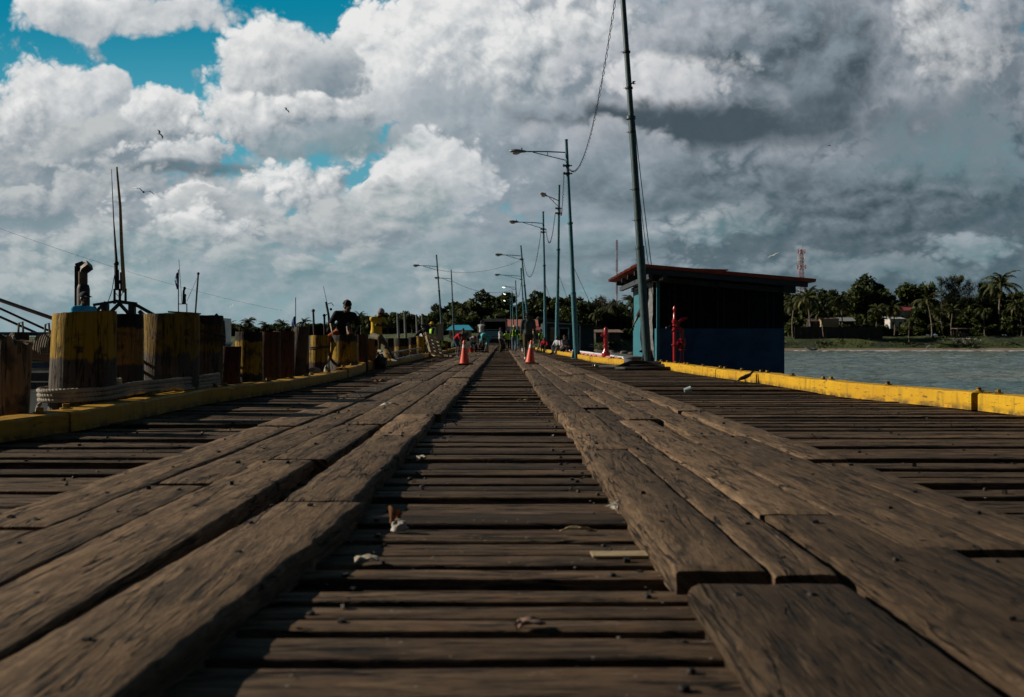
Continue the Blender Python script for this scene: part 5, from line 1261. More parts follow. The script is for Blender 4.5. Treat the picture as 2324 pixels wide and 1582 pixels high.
# people behind the left cone
person('person in a red shirt bending over beside the man in a grey polo shirt', (XA(1037, 60), 60, 0), R(60), dict(pelvis=(0, 0.10, 0.88), neck=(0, -0.30, 1.18), head=(0, -0.42, 1.20), look=(0, -0.6, -0.8), handL=(0.2, -0.5, 0.62), handR=(-0.2, -0.5, 0.62), bend=0.05),
    [('shirt', REDC, 0.8), ('shorts', (0.05, 0.09, 0.14), 1.0), ('hair', None), ('shoes', GREYC)], 'brown', False, 1.0)
person('man in a grey polo shirt seen from behind next to the bending red shirt', (XA(1050, 61), 61, 0), R(165), dict(neck=(0, -0.08, 1.42), head=(0, -0.14, 1.56), look=(0, -0.9, -0.4), handL=(0.18, -0.3, 0.95), handR=(-0.18, -0.3, 0.95)),
    [('shirt', GREYGREEN, 0.85), ('trousers', (0.045, 0.018, 0.020)), ('hair', None), ('shoes', BLACKC)], 'dark', False, 0.93)
person('person in a white shirt and dark red cap stooping right of the left cone', (XA(1075, 62), 62, 0), R(15), dict(pelvis=(0, 0.25, 0.72), neck=(0, -0.12, 0.98), head=(0, -0.25, 0.98), look=(0, -0.7, -0.75), handL=(0.24, -0.3, 0.38), handR=(-0.24, -0.3, 0.38), footL=(0.16, 0.1, .075), footR=(-0.16, 0.1, .075), bend=0.05),
    [('shirt', WHITEC, 0.8), ('trousers', NAVYC), ('cap', (0.10, 0.02, 0.04)), ('shoes', BLACKC)], 'dark', False, 1.0)
person('person in a white vest top standing high on a crate in front of the truck', (XA(1093, 66), 66, 0.42), R(170), dict(handL=(0.27, -0.05, 0.8), handR=(-0.27, 0.0, 0.8)),
    [('tank', WHITEC), ('trousers', NAVYC), ('hair', None), ('shoes', BLACKC)], 'dark', False, 1.0)
person('person in a teal shirt and teal shorts bent double on the left wheel track', (XA(1101, 60), 60, 0.08), R(-78), dict(pelvis=(0, 0.22, 0.90), neck=(0, -0.24, 0.98), head=(0, -0.36, 0.90), look=(0, -0.5, -0.9), handL=(0.16, -0.36, 0.22), handR=(-0.16, -0.36, 0.22), footL=(0.13, 0.12, .075), footR=(-0.13, 0.02, .075), bend=0.07),
    [('shirt', TEALC, 0.8), ('shorts', TEALC, 0.95), ('hair', None), ('shoes', BLACKC)], 'dark', False, 1.05)
person('person in a white T-shirt standing right of the dark pickup', (XA(1136, 67), 67, 0.0), R(70), dict(handL=(0.2, -0.28, 0.98), handR=(-0.2, -0.3, 1.0)), [('shirt', WHITEC, 0.75), ('trousers', OLIVE), ('hair', None), ('shoes', BLACKC)], 'dark', False, 0.98)
person('worker in a pale hat with luminous crossed straps walking away on the right track', (XA(1167, 68), 68, 0.08), R(176), dict(footL=(0.1, -0.2, .075), footR=(-0.1, 0.22, .10), handL=(0.32, -0.05, 0.85), handR=(-0.32, 0.05, 0.85)),
    [('shirt', (0.10, 0.09, 0.085), 1.8), ('vest', (0.012, 0.014, 0.018)), ('harness', LIME), ('trousers', DENIM), ('hard_hat', (0.50, 0.40, 0.24)), ('belt_bag', (LIME), 0.2), ('shoes', BLACKC)], 'dark', False, 1.02)
person('worker in khaki trousers and a luminous vest striding beside the boarded hut', (XA(1227, 70), 70, 0), R(75), dict(footL=(0.1, -0.28, .09), footR=(-0.1, 0.26, .10), handL=(0.2, -0.25, 0.9), handR=(-0.22, 0.1, 0.85)),
    [('shirt', NAVYC, 1.6), ('vest', LIME), ('trousers', KHAKI), ('hair', None), ('shoes', BLACKC)], 'dark', False, 0.95)
SIT = dict(pelvis=(0, 0.1, 0.30), neck=(0, -0.02, 0.80), head=(0, -0.06, 0.95), footL=(0.14, -0.40, .075), footR=(-0.14, -0.36, .075), kneeL=(0.2, -0.6, 1), kneeR=(-0.2, -0.6, 1), handL=(0.2, -0.35, 0.45), handR=(-0.2, -0.35, 0.45))
person('person in a patterned blouse with long dark hair sitting by the right kerb', (XA(1280, 53), 53, 0.03), R(55), dict(SIT), [('shirt', cloth((0.42, 0.38, 0.40), 0.9, 'floral'), 1.9), ('trousers', NAVYC), ('hair', None), ('shoes', BLACKC)], 'brown', False, 1.0)
person('person in a white shirt sitting half hidden behind the patterned blouse', (XA(1266, 57), 57, 0.05), R(-40), dict(SIT), [('shirt', WHITEC, 0.8), ('trousers', GREYC), ('hair', None), ('shoes', BLACKC)], 'dark', False, 0.95)
person('person in a bright red top sitting between two lamp poles by the boarded hut', (XA(1236, 66), 66, 0.05), R(-20), dict(SIT), [('shirt', REDC, 1.9), ('trousers', (0.02, 0.06, 0.05)), ('hair', None), ('shoes', BLACKC)], 'dark', False, 0.9)
for u, Y, rz, lb, c in ((1150, 84, 20, 'distant worker in a lime vest left of the crossed straps', LIME), (1156, 92, 150, 'distant child sized figure in white and yellow by the truck', YELC), (1183, 88, 200, 'distant worker in a lime vest between the crossed straps and the black cap', LIME), (1146, 96, 100, 'distant person in white at the corner of the truck', WHITEC)):
    person(lb, (XA(u, Y), Y, 0.02), R(rz), dict(), [('shirt', c, 0.8), ('trousers', NAVYC), ('hair', None)], 'dark', False, 0.95)
# man in the doorway of the blue hut
person('man standing in the doorway of the blue hut with his arm hanging outside', (4.62, 31.9, 0.42), R(-35), dict(handR=(-0.42, -0.18, 0.78), look=(-0.4, -1, -0.1)), [('shirt', (0.03, 0.032, 0.030), 0.8), ('trousers', NAVYC), ('hair', None), ('shoes', BLACKC)], 'mid', False, 1.0)
# man in blue on the boat
person('man in a bright blue shirt and dark cap on the boat behind the yellow piles', (XA(190, 18.8), 18.8, -0.02), R(60), dict(look=(0.0, -1, -0.08), handR=(-0.2, -0.3, 1.0), handL=(0.2, -0.3, 1.0), shw=0.2), [('shirt', (0.05, 0.45, 0.75), 0.8), ('trousers', NAVYC), ('cap', (0.02, 0.035, 0.05)), ('shoes', BLACKC)], 'dark', True, 1.0)
# man on the far boat mast
person('man in dark clothes standing on the fishing boat left of the seated man', (XA(748, 50), 50.0, -0.05), R(60), dict(neck=(0, -0.1, 1.42), head=(0, -0.18, 1.54), look=(0, -0.9, -0.4), handL=(0.2, -0.35, 0.95), handR=(-0.2, -0.35, 0.95)), [('shirt', BLACKC, 1.7), ('trousers', BLACKC), ('hair', None), ('shoes', BLACKC)], 'dark', False, 1.0)
# ---------------------------------------------------------------- water and land
WZ = -2.2
m, t, b = new_mat('sea_water'); co = t.coord('Object')
n1 = t.noise(t.mapping(co, (0.16, 0.42, 1)), 1.0, 6, 0.62, 0.6); n2 = t.noise(t.mapping(co, (0.9, 1.8, 1)), 1.0, 5, 0.6, 0.5); n3 = t.noise(t.mapping(co, (0.016, 0.05, 1)), 1.0, 4, 0.55)
t.put(b.inputs['Base Color'], t.mix(n3.step(0.4, 0.62), (0.100, 0.165, 0.168), (0.185, 0.220, 0.190)))
b.inputs['Roughness'].default_value = 0.10; b.inputs['IOR'].default_value = 1.33; b.inputs['Specular IOR Level'].default_value = 0.5
t.put(b.inputs['Normal'], t.bump(n1 * 0.75 + n2 * 0.28, 1.0, 1.15)); M_SEA = m
mb = MB(); mb.sheet([[(-5000, -200, WZ), (5000, -200, WZ)], [(-5000, 6000, WZ), (5000, 6000, WZ)]], smooth=False); mb.v = [(v[0], v[1], v[2] - 0.45) for v in mb.v]
ny_, nx_ = 330, 300; gw = []
for i in range(ny_ + 1):
    y = 14 + 282 * i / ny_; row = []
    for j in range(nx_ + 1):
        x = -2 + 205 * j / nx_; e = min(1.0, min(i, ny_ - i, j, nx_ - j) / 6.0)
        h = 0.24 * nz(x * 0.16 + 0.1 * y, y * 0.30, 1.5) + 0.20 * nz(x * 0.45, y * 0.75, 4.0) + 0.11 * nz(x * 1.0, y * 1.5, 7.0)
        row.append((x, y, WZ + h * e - 0.45 * (1 - e)))
    gw.append(row)
mb.sheet(gw)
o = mb.build('water', M_SEA, sharp=180); tag(o, 'choppy grey green sea beside the pier', None, None, 'structure')
SH = [(-2500, 1500), (-900, 560), (-400, 440), (-150, 392), (-60, 305), (-25, 210), (-8, 188), (20, 192), (32, 212), (52, 262), (85, 290), (200, 286), (300, 300), (700, 420), (2500, 1300)]
def shore(x): return interp(SH, x) + 2.2 * nz(x * 0.05, 1.0) + 1.2 * nz(x * 0.2, 4.0)
PROF = [(-6, -3.2), (0, -2.28), (2.5, -2.10), (7, -1.75), (9, -1.6), (11, -1.2), (15, 0.2), (19, 1.3), (24, 1.9), (34, 2.3), (60, 2.7), (150, 3.2), (700, 4)]
def land_z(x, d):
    for (a, za), (b_, zb) in zip(PROF, PROF[1:]):
        if d <= b_: 
            z = za + (zb - za) * (d - a) / (b_ - a); break
    else: z = 4
    bumpy = max(0.0, min(1.0, (d - 9) / 8))
    return z + bumpy * (0.55 * nz(x * 0.09, d * 0.1, 2) + 0.25 * nz(x * 0.3, d * 0.25, 7))
xs = [-2500, -1500, -900, -600] + [-400 + 4.0 * i for i in range(226)] + [600, 900, 2500]
def strip_land(ds):
    return [[(x, shore(x) + d, land_z(x, d)) for d in ds] for x in xs]
m, t, b = new_mat('beach_sand'); co = t.coord('Object')
t.put(b.inputs['Base Color'], t.mix(t.noise(co, 0.15, 5, 0.6).step(0.35, 0.65), (0.16, 0.125, 0.095), (0.24, 0.195, 0.15))); b.inputs['Roughness'].default_value = 0.8; M_SAND = m
m, t, b = new_mat('bank_grass'); co = t.coord('Object')
g = t.noise(co, 0.10, 6, 0.62); f = t.noise(co, 1.3, 5, 0.65)
c = t.mix(g.step(0.4, 0.62), (0.016, 0.032, 0.007), (0.060, 0.090, 0.014)); c = t.mix(f.step(0.45, 0.75) * 0.6, c, (0.012, 0.016, 0.006))
t.put(b.inputs['Base Color'], c); b.inputs['Roughness'].default_value = 0.95; t.put(b.inputs['Normal'], t.bump(f + g, 1.0, 0.8)); M_BANK = m
o = MB().sheet(strip_land((-6, 0, 2.5, 5, 7, 9, 10.2)), 0).build('beach', M_SAND, sharp=180); tag(o, 'narrow sand beach along the far shore', None, None, 'structure')
o = MB().sheet(strip_land((9.8, 11, 13, 15, 17, 19, 21.5, 24, 29, 34, 45, 60, 100, 150, 300, 700)), 0).build('shore_land', M_BANK, sharp=180); tag(o, 'low grassy bank and land behind the beach', None, None, 'structure')
# surf
M_FOAM = paint('sea_foam', (0.62, 0.64, 0.66), 0.7, 0, 0.15, 2, 0.3)
mb = MB(); rg = random.Random(3)
for i in range(260):
    x = rg.uniform(40, 330); d = rg.choice((rg.gauss(-1.2, 0.5), rg.gauss(-3.6, 0.8), rg.gauss(0.2, 0.3))); L = rg.uniform(0.8, 5.5) * (0.5 if d < -2 else 1)
    if nz(x * 0.06, 9) < -0.22: continue
    pts = []; pb = []
    for k in range(7):
        xx = x + L * k / 6; w_ = 0.28 * math.sin(math.pi * (k + 0.4) / 7) * rg.uniform(0.5, 1.3); pts.append((xx, shore(xx) + d - w_, WZ + 0.03)); pb.append((xx, shore(xx) + d + w_, WZ + 0.05 + 0.22 * math.sin(math.pi * k / 6)))
    mb.sheet([pts, pb])
o = mb.build('surf_foam', M_FOAM); tag(o, 'broken white surf along the far beach', None, None, 'stuff')

# ---------------------------------------------------------------- vegetation
def leaf_mat(name, dark, light, yellow=0.0):
    m, t, b = new_mat(name); ti = t.attr('tint'); co = t.coord('Object')
    c = t.mix(ti, dark, light); c = t.mix(t.noise(co, 0.35, 3, 0.5).step(0.42, 0.66) * 0.5, c, tuple(x * 0.5 for x in dark))
    if yellow: c = t.mix(ti.step(0.88, 1.0) * yellow, c, (0.16, 0.13, 0.04))
    t.put(b.inputs['Base Color'], c); b.inputs['Roughness'].default_value = 0.6; b.inputs['Specular IOR Level'].default_value = 0.25
    tr = t.node('ShaderNodeBsdfTranslucent'); t.put(tr.inputs[0], c)
    mx = t.node('ShaderNodeMixShader'); mx.inputs[0].default_value = 0.25; nt = m.node_tree
    nt.links.new(b.outputs[0], mx.inputs[1]); nt.links.new(tr.outputs[0], mx.inputs[2]); nt.links.new(mx.outputs[0], nt.nodes['Material Output'].inputs[0])
    return m
M_LEAFD = leaf_mat('dark_foliage', (0.013, 0.024, 0.008), (0.050, 0.080, 0.018)); M_LEAFO = leaf_mat('olive_foliage', (0.024, 0.040, 0.009), (0.085, 0.110, 0.024))
M_PALM = leaf_mat('palm_frond', (0.024, 0.034, 0.010), (0.092, 0.105, 0.032), 0.7); M_CASU = leaf_mat('feathery_foliage', (0.022, 0.032, 0.014), (0.060, 0.075, 0.030))
M_TRUNK = paint('tree_bark', (0.10, 0.085, 0.07), 0.9, 0, 0.4, 1.2, 0.4); M_PTRUNK = paint('palm_bark', (0.15, 0.125, 0.10), 0.9, 0, 0.4, 1.0, 0.4)
def leaf_quad(mb, p, s_, rg, tint, up=0.3):
    n = Vector((rg.gauss(0, 1), rg.gauss(0, 1), rg.gauss(0, 1) + up)).normalized(); a = n.orthogonal().normalized(); b_ = n.cross(a); r = rg.uniform(0, 6.28)
    x = a * math.cos(r) + b_ * math.sin(r); y = n.cross(x); w_ = rg.uniform(0.45, 0.8)
    mb.add([p - x * s_, p + y * s_ * w_ * 0.8, p + x * s_, p - y * s_ * w_], [(0, 1, 2, 3)], 0, None, False, tint)
def crown(mb, c, rx, rz, rg, n, leaf=0.5, lumps=9):
    """foliage gathered in separate clumps at different depths with gaps between"""
    c = Vector(c); cl = []
    for i in range(lumps):
        a = rg.uniform(0, 6.28); e = rg.uniform(-0.5, 1.0); k = rg.uniform(0.35, 0.95)
        cl.append((c + Vector((math.cos(a) * rx * k * math.cos(e * 1.2), math.sin(a) * rx * k * math.cos(e * 1.2), rz * e * k)), rx * rg.uniform(0.26, 0.46), rg.uniform(-0.15, 0.15)))
    for i in range(n):
        q, r, tb = cl[rg.randrange(lumps)]
        d = Vector((rg.gauss(0, 1), rg.gauss(0, 1), rg.gauss(0, 0.75))).normalized() * r * rg.uniform(0.45, 1.08)
        leaf_quad(mb, q + d, leaf * rg.uniform(0.6, 1.25), rg, min(1, max(0, 0.45 + tb + rg.gauss(0, 0.25))))
    return cl
def make_tree(seed, h, rx, mat, n=900, name='broadleaf_tree', leaf=0.62):
    rg = random.Random(seed); p = thing(name, 'tree', 'tree')
    cb = MB(); cl = crown(cb, (0, 0, h * 0.62), rx, h * 0.40, rg, n, leaf, 11)
    tb = MB(); tb.tube([(0, 0, -0.5), (0.1, 0.05, h * 0.2), (0.0, 0.1, h * 0.42)], [h * 0.035, h * 0.026, h * 0.02], 8)
    for q, r, _ in cl[:7]: tb.tube([(0.05, 0.05, h * 0.25 + 0.1 * h * rg.random()), Vector((0, 0, h * 0.45)).lerp(q, 0.6), q], [h * 0.014, h * 0.009, h * 0.003], 6)
    tb.build('trunk', M_TRUNK, p); cb.build('crown', mat, p); return p
def make_palm(seed, h, lean, nf=18, L=4.0, name='coconut_palm', droop=1.0):
    rg = random.Random(seed); p = thing(name, 'palm', 'palm')
    pts = [Vector((lean * (i / 8) ** 1.7 * h, 0.03 * h * math.sin(i * 0.5), -0.4 + (h + 0.4) * i / 8)) for i in range(9)]
    tb = MB(); tb.tube(pts, [0.24 if i == 0 else 0.17 - 0.006 * i for i in range(9)], 8); tb.build('trunk', M_PTRUNK, p)
    cb = MB(); top = pts[-1]
    for k in range(nf):
        az = 2 * math.pi * k / nf * 2.618 + rg.uniform(-0.2, 0.2); el = R(rg.uniform(-35, 75)); Lk = L * rg.uniform(0.8, 1.1)
        dirh = Vector((math.cos(az), math.sin(az), 0)); pos = Vector(top); e = el; rib = [Vector(pos)]; tn = min(1, max(0, rg.gauss(0.5, 0.25))) if el > R(-15) else rg.choice((0.2, 0.97))
        ns = 9
        for i in range(ns):
            pos = pos + (dirh * math.cos(e) + Vector((0, 0, math.sin(e)))) * Lk / ns; e -= R(11 * droop) * (0.6 + i * 0.14); rib.append(Vector(pos))
        side = dirh.cross(Vector((0, 0, 1)))
        for i in range(1, ns + 1):
            for sg in (-1, 1):
                for h_ in (0.0, 0.5):
                    a = rib[i - 1].lerp(rib[i], h_); tdir = (rib[i] - rib[i - 1]).normalized(); wl = Lk * 0.21 * math.sin(math.pi * min(1, (i + h_) / (ns + 1.2) * 0.9 + 0.12)) * rg.uniform(0.8, 1.15)
                    tip = a + side * sg * wl * 0.72 + tdir * wl * 0.5 + Vector((0, 0, -wl * rg.uniform(0.25, 0.75))); bw = tdir * 0.15
                    cb.add([a - bw, a + bw, tip], [(0, 1, 2)], 0, None, False, min(1, max(0, tn + rg.gauss(0, 0.1))))
        cb.tube(rib[:6], [0.035, 0.03, 0.025, 0.02, 0.015, 0.008], 4, 0, False)
    for k in range(5): cb.ball(top + Vector((math.cos(k * 1.3) * 0.22, math.sin(k * 1.3) * 0.22, -0.25)), 0.13, 0, 6)
    cb.build('crown', M_PALM, p); return p
def make_casuarina(seed, h):
    rg = random.Random(seed); p = thing('casuarina_tree', 'tree', 'tree'); tb = MB(); cb = MB()
    tb.tube([(0, 0, -0.5), (0.1, 0, h * 0.5), (0.15, 0.05, h * 0.97)], [0.22, 0.12, 0.02], 7)
    for i in range(46):
        z = h * rg.uniform(0.25, 0.98); a = rg.uniform(0, 6.28); L = (h - z) * 0.20 + rg.uniform(0.5, 1.3); b0_ = Vector((0.1, 0, z)); tip = b0_ + Vector((math.cos(a) * L * 0.7, math.sin(a) * L * 0.7, L * rg.uniform(0.5, 1.1)))
        tb.tube([b0_, tip], [0.03, 0.008], 4, 0, False)
        for k in range(26):
            q = b0_.lerp(tip, rg.uniform(0.25, 1.08)) + Vector((rg.gauss(0, 0.16), rg.gauss(0, 0.16), rg.gauss(0, 0.16))); d = Vector((rg.gauss(0, 0.35), rg.gauss(0, 0.35), rg.uniform(0.3, 0.8))); s_ = d.orthogonal().normalized() * 0.06
            cb.add([q - s_, q + s_, q + d], [(0, 1, 2)], 0, None, False, rg.uniform(0.1, 0.9))
    tb.build('trunk', M_TRUNK, p); cb.build('crown', M_CASU, p); return p
protos = {'palm': [make_palm(11 + k, 8.0, ln, nf) for k, (ln, nf) in enumerate(((0.05, 30), (-0.12, 26), (0.16, 32), (-0.03, 26)))],
          'tree': [make_tree(31, 12, 5.4, M_LEAFD, 2300), make_tree(32, 12, 6.2, M_LEAFO, 2500), make_tree(33, 12, 4.8, M_LEAFD, 2000), make_tree(34, 12, 5.8, M_LEAFO, 2400)],
          'casu': [make_casuarina(51, 12), make_casuarina(52, 12)]}
used = set()
def plant(kind, k, u, v_top, Y, label, group=None, rz=None, base=None, wide=1.0):
    pr = protos[kind][k % len(protos[kind])]
    o = pr if (kind, k % len(protos[kind])) not in used else copy_tree(pr)
    used.add((kind, k % len(protos[kind])))
    x = XA(u, Y); zb = land_z(x, Y - shore(x)) if base is None else base
    ht = ZA(v_top, Y) - zb; h0 = 9.6 if kind == 'palm' else 12.0
    s_ = max(0.25, ht / h0)
    o.location = (x, Y, zb - 0.1); o.rotation_euler = (0, 0, rnd.uniform(0, 6.28) if rz is None else rz); o.scale = (s_ * wide, s_ * wide, s_)
    o['label'] = label
    if group: o['group'] = group
    elif 'group' in o: del o['group']
    return o
# far right shore: named palms and trees
RP = [(1842, 655, 312, 1, 'tall full headed coconut palm with a bent trunk just right of the blue hut', 0.2),
      (1870, 694, 310, 2, 'short coconut palm in front of the sunlit tan shed on the far shore', 2.0),
      (1912, 662, 313, 0, 'coconut palm with a slanting trunk right of the tan shed', 3.1),
      (1991, 690, 315, 3, 'slim straight coconut palm above the dark fence on the grass bank', 1.0),
      (2029, 684, 315, 0, 'coconut palm with a straight trunk in front of the white house', 4.0),
      (2064, 722, 303, 3, 'small coconut palm growing low on the slope right at the beach', 0.5),
      (2115, 664, 318, 1, 'tall coconut palm standing right of the red roofed house', 5.5),
      (2140, 700, 314, 2, 'bushy coconut palm left of the wooden stilt shack', 2.6),
      (2160, 690, 322, 3, 'coconut palm directly behind the wooden stilt shack', 1.7),
      (2235, 690, 320, 0, 'coconut palm right of the stilt shack over the dark bank', 2.2),
      (2272, 622, 335, 1, 'tallest palm with a dark shaggy head rising above all the shore trees', 0.9),
      (2318, 680, 318, 2, 'coconut palm cut by the right border of the picture', 3.6),
      (2190, 705, 330, 1, 'low coconut palm in the shade behind the rubble', 4.4),
      (1800, 668, 320, 2, 'coconut palm partly covered by the corner of the blue hut', 1.2)]
for u, v, Y, k, lb, rz in RP: plant('palm', k, u, v, Y, lb, None, rz)
RT = [(1939, 644, 345, 1, 'rounded olive green tree behind the tan shed'), (1985, 642, 350, 0, 'dark domed tree behind the fence, the highest of its clump'), (2014, 655, 342, 2, 'smaller dark tree at the right end of the domed clump'),
      (2082, 646, 348, 3, 'broad dark green tree behind the red roofed house'), (1882, 657, 350, 2, 'dark tree left of the domed clump behind the palms'), (1792, 668, 340, 0, 'dark tree showing at the right corner of the blue hut'),
      (2248, 660, 345, 0, 'dark tree under the tallest palm'), (2318, 657, 345, 1, 'olive tree at the right border of the picture')]
for u, v, Y, k, lb in RT: plant('tree', k, u, v, Y, lb)
for i, (u, v, lb) in enumerate(((2138, 628, 'feathery upright casuarina, leftmost of the spiky group'), (2157, 632, 'feathery casuarina second in the spiky group with a split top'), (2178, 626, 'tallest feathery casuarina in the middle of the spiky group'), (2200, 640, 'feathery casuarina at the right end of the spiky group'), (2228, 640, 'thin ragged casuarina standing apart left of the tallest palm'))):
    plant('casu', i, u, v, 340, lb, 'casuarinas on the right shore')
bt = MB(); rg = random.Random(8)
def bare(mb, p, d, L, r, dep):
    q = p + d * L; mb.tube([p, p.lerp(q, 0.5) + Vector((rg.gauss(0, .05 * L), 0, 0)), q], [r, r * 0.8, r * 0.55], 5, 0, False)
    if dep > 0:
        for _ in range(3): bare(mb, q, (d + Vector((rg.gauss(0, 0.5), rg.gauss(0, 0.4), rg.gauss(0.1, 0.3)))).normalized(), L * 0.66, r * 0.6, dep - 1)
bare(bt, Vector((0, 0, 0)), Vector((0.05, 0, 1)), 3.6, 0.15, 5); o = bt.build('bare_tree', M_TRUNK); o.location = (XA(1352, 228), 228, 2); tag(o, 'leafless tree with fine bare branches left of the blue hut roof', 'tree')
bt = MB(); bare(bt, Vector((0, 0, 0)), Vector((-0.1, 0, 1)), 8.5, 0.2, 4); o = bt.build('bare_tree', M_TRUNK); o.location = (XA(2246, 345), 345, 2.5); tag(o, 'leafless branches poking up left of the tallest palm', 'tree')
# centre: front trees one can tell apart
CT = [(1058, 676, 250, 1, 'rounded tree at the left end of the wooded hill behind the pier'), (1110, 672, 255, 0, 'broad dark tree above the open truck'), (1148, 668, 262, 3, 'olive tree above the red roofed building'),
      (1195, 680, 245, 2, 'dark tree behind the man in the black cap'), (1222, 672, 240, 0, 'dark tree rising above the far boarded hut'), (1245, 668, 240, 1, 'highest dome of the wooded hill right of the white armed lamp pole'),
      (1290, 676, 236, 3, 'olive tree between the lamp poles over the boarded hut'), (1330, 682, 232, 2, 'dark tree behind the bare tree left of the blue hut'), (1300, 692, 226, 1, 'lower olive tree right of the boarded hut roof'), (1375, 686, 236, 0, 'dark tree left of the blue hut')]
for u, v, Y, k, lb in CT: plant('tree', k, u, v, Y, lb, None, None, None, 1.12)
CP = [(1395, 682, 232, 0, 'coconut palm with a feathery head next to the bare tree'), (1425, 672, 235, 2, 'coconut palm touching the left corner of the blue hut'), (1048, 690, 236, 1, 'coconut palm with drooping fronds left of the open truck'), (1355, 700, 222, 3, 'low coconut palm beyond the far standpipe'), (1340, 735, 206, 2, 'young palm in front of the small dark house'), (1030, 722, 225, 3, 'young palm hanging over the blue roof')]
for u, v, Y, k, lb in CP: plant('palm', k, u, v, Y, lb)
# left shore palms
LPS = [(520, 728), (545, 736), (572, 722), (600, 730), (612, 740), (636, 726), (668, 736), (690, 722), (715, 740), (748, 733), (770, 740), (845, 735), (868, 728)]
for i, (u, v) in enumerate(LPS): plant('palm', i, u, v, 455 + 6 * (i % 3), 'distant coconut palm in the row on the far left shore', 'coconut palms on the far left shore', None, 0.5, 1.15)
LB = [(818, 708, 330, 1, 'palm crown', 'coconut palm between the seated man and the man in yellow'), (835, 716, 335, 3, 'p', 'lower coconut palm right beside the head of the man in yellow')]
for u, v, Y, k, _, lb in LB: plant('palm', k, u, v, Y, lb)
for u, v, Y, k, lb in ((905, 704, 330, 1, 'spreading flat topped tree right of the man in yellow'), (880, 710, 335, 3, 'olive tree directly behind the man in yellow'), (935, 712, 325, 2, 'dark tree behind the leaning poles on the left'), (1000, 698, 262, 0, 'round headed tree behind the left lamp poles'), (972, 706, 300, 1, 'olive tree behind the yellow hard hat')): plant('tree', k, u, v, Y, lb, None, None, None, 1.15)
# the woods that read as one mass behind and between them
def woods(label, spots, mat):
    mb = MB(); rg = random.Random(len(label) * 7)
    for u, v, Y, w_ in spots:
        x = XA(u, Y); zb = land_z(x, max(0, Y - shore(x))); zt = ZA(v, Y); rx = w_ / FPX * Y
        crown(mb, (x, Y, (zt + zb) / 2 - 0.3), rx, (zt - zb) * 0.52, rg, int(520 + rx * 130), 0.80 * Y / 300, 12)
    o = mb.build('woods', mat); return tag(o, label, None, None, 'stuff')
rg = random.Random(21)
woods('dark mass of trees behind the right shore', [(1790 + 24 * i + rg.uniform(-9, 9), 668 + rg.uniform(-10, 12) + (6 if i < 6 else 0), 365 + rg.uniform(-15, 15), 32) for i in range(25)] + [(1800 + 33 * i + rg.uniform(-9, 9), 664 + rg.uniform(-10, 10), 385, 30) for i in range(17)], M_LEAFD)
woods('lower olive shrubs and trees under the right shore palms', [(1785 + 27 * i + rg.uniform(-9, 9), 706 + rg.uniform(-16, 14), 334 + rg.uniform(-6, 8), 24) for i in range(22)], M_LEAFO)
woods('dark mass of trees on the rise behind the pier', [(1035 + 21 * i + rg.uniform(-8, 8), 683 + rg.uniform(-8, 8), 270 + rg.uniform(-10, 10), 30) for i in range(21)], M_LEAFD)
woods('lower olive greenery behind the end of the pier', [(1010 + 23 * i + rg.uniform(-8, 8), 708 + rg.uniform(-12, 10), 240 + rg.uniform(-8, 8), 26) for i in range(20)], M_LEAFO)
woods('low dark greenery along the far left shore', [(480 + 26 * i + rg.uniform(-8, 8), 742 + rg.uniform(-6, 4), 470 + rg.uniform(-10, 10), 26) for i in range(18)], M_LEAFD)
woods('greenery behind the left pilings', [(800 + 22 * i + rg.uniform(-8, 8), 724 + rg.uniform(-10, 6), 345 + rg.uniform(-10, 10), 26) for i in range(12)], M_LEAFO)
woods('low leafy scrub closing the gaps under the right shore trees', [(1780 + 19 * i + rg.uniform(-6, 6), 738 + rg.uniform(-8, 6), 326 + rg.uniform(-4, 6), 17) for i in range(31)], M_LEAFO)
woods('low leafy scrub closing the gaps under the trees at the pier end', [(1000 + 17 * i + rg.uniform(-6, 6), 744 + rg.uniform(-8, 6), 226 + rg.uniform(-4, 6), 17) for i in range(27)], M_LEAFD)
# undergrowth on the bank
mb = MB(); rg = random.Random(9)
for i in range(230):
    x = rg.uniform(12, 330); d = rg.choice((rg.uniform(10, 15), rg.uniform(10, 30), rg.uniform(20, 40)))
    if x > 95 and d > 16 and rg.random() < 0.65: continue
    y = shore(x) + d; z = land_z(x, d); r = rg.uniform(0.35, 1.3)
    for k in range(16): leaf_quad(mb, Vector((x + rg.gauss(0, r), y + rg.gauss(0, r), z + abs(rg.gauss(0, r * 0.5)))), rg.uniform(0.25, 0.5), rg, rg.uniform(0, 0.8))
o = mb.build('undergrowth', M_LEAFO); tag(o, 'scrubby undergrowth on the bank above the beach', None, None, 'stuff')

# ---------------------------------------------------------------- shore buildings, fence, wrecks
M_TANW = paint('sunlit_tan_wall', (0.36, 0.28, 0.19), 0.85, 0, 0.3, 1, 0.3, wear=0.35, wear_c=(0.12, 0.09, 0.06)); M_DKWALL = paint('dark_board_fence', (0.035, 0.032, 0.03), 0.9, 0, 0.5, 0.8, 0.3)
M_RUSTY = paint('rusty_sheet', (0.22, 0.16, 0.13), 0.7, 0, 0.4, 1, 0.2, (0.16, 0.07, 0.04)); M_REDR = paint('red_roof', (0.30, 0.06, 0.05), 0.7, 0, 0.3, 1, 0.2); M_SALMON = paint('salmon_roof', (0.46, 0.15, 0.115), 0.75, 0, 0.3, 0.6, 0.2); M_BLUER = paint('blue_roof', (0.03, 0.33, 0.52), 0.55, 0, 0.25, 0.8, 0.1)
M_WALLW = paint('whitewashed_wall', (0.52, 0.52, 0.50), 0.85, 0, 0.3, 0.8, 0.2); M_GLASSD = paint('dark_window', (0.02, 0.022, 0.025), 0.3)
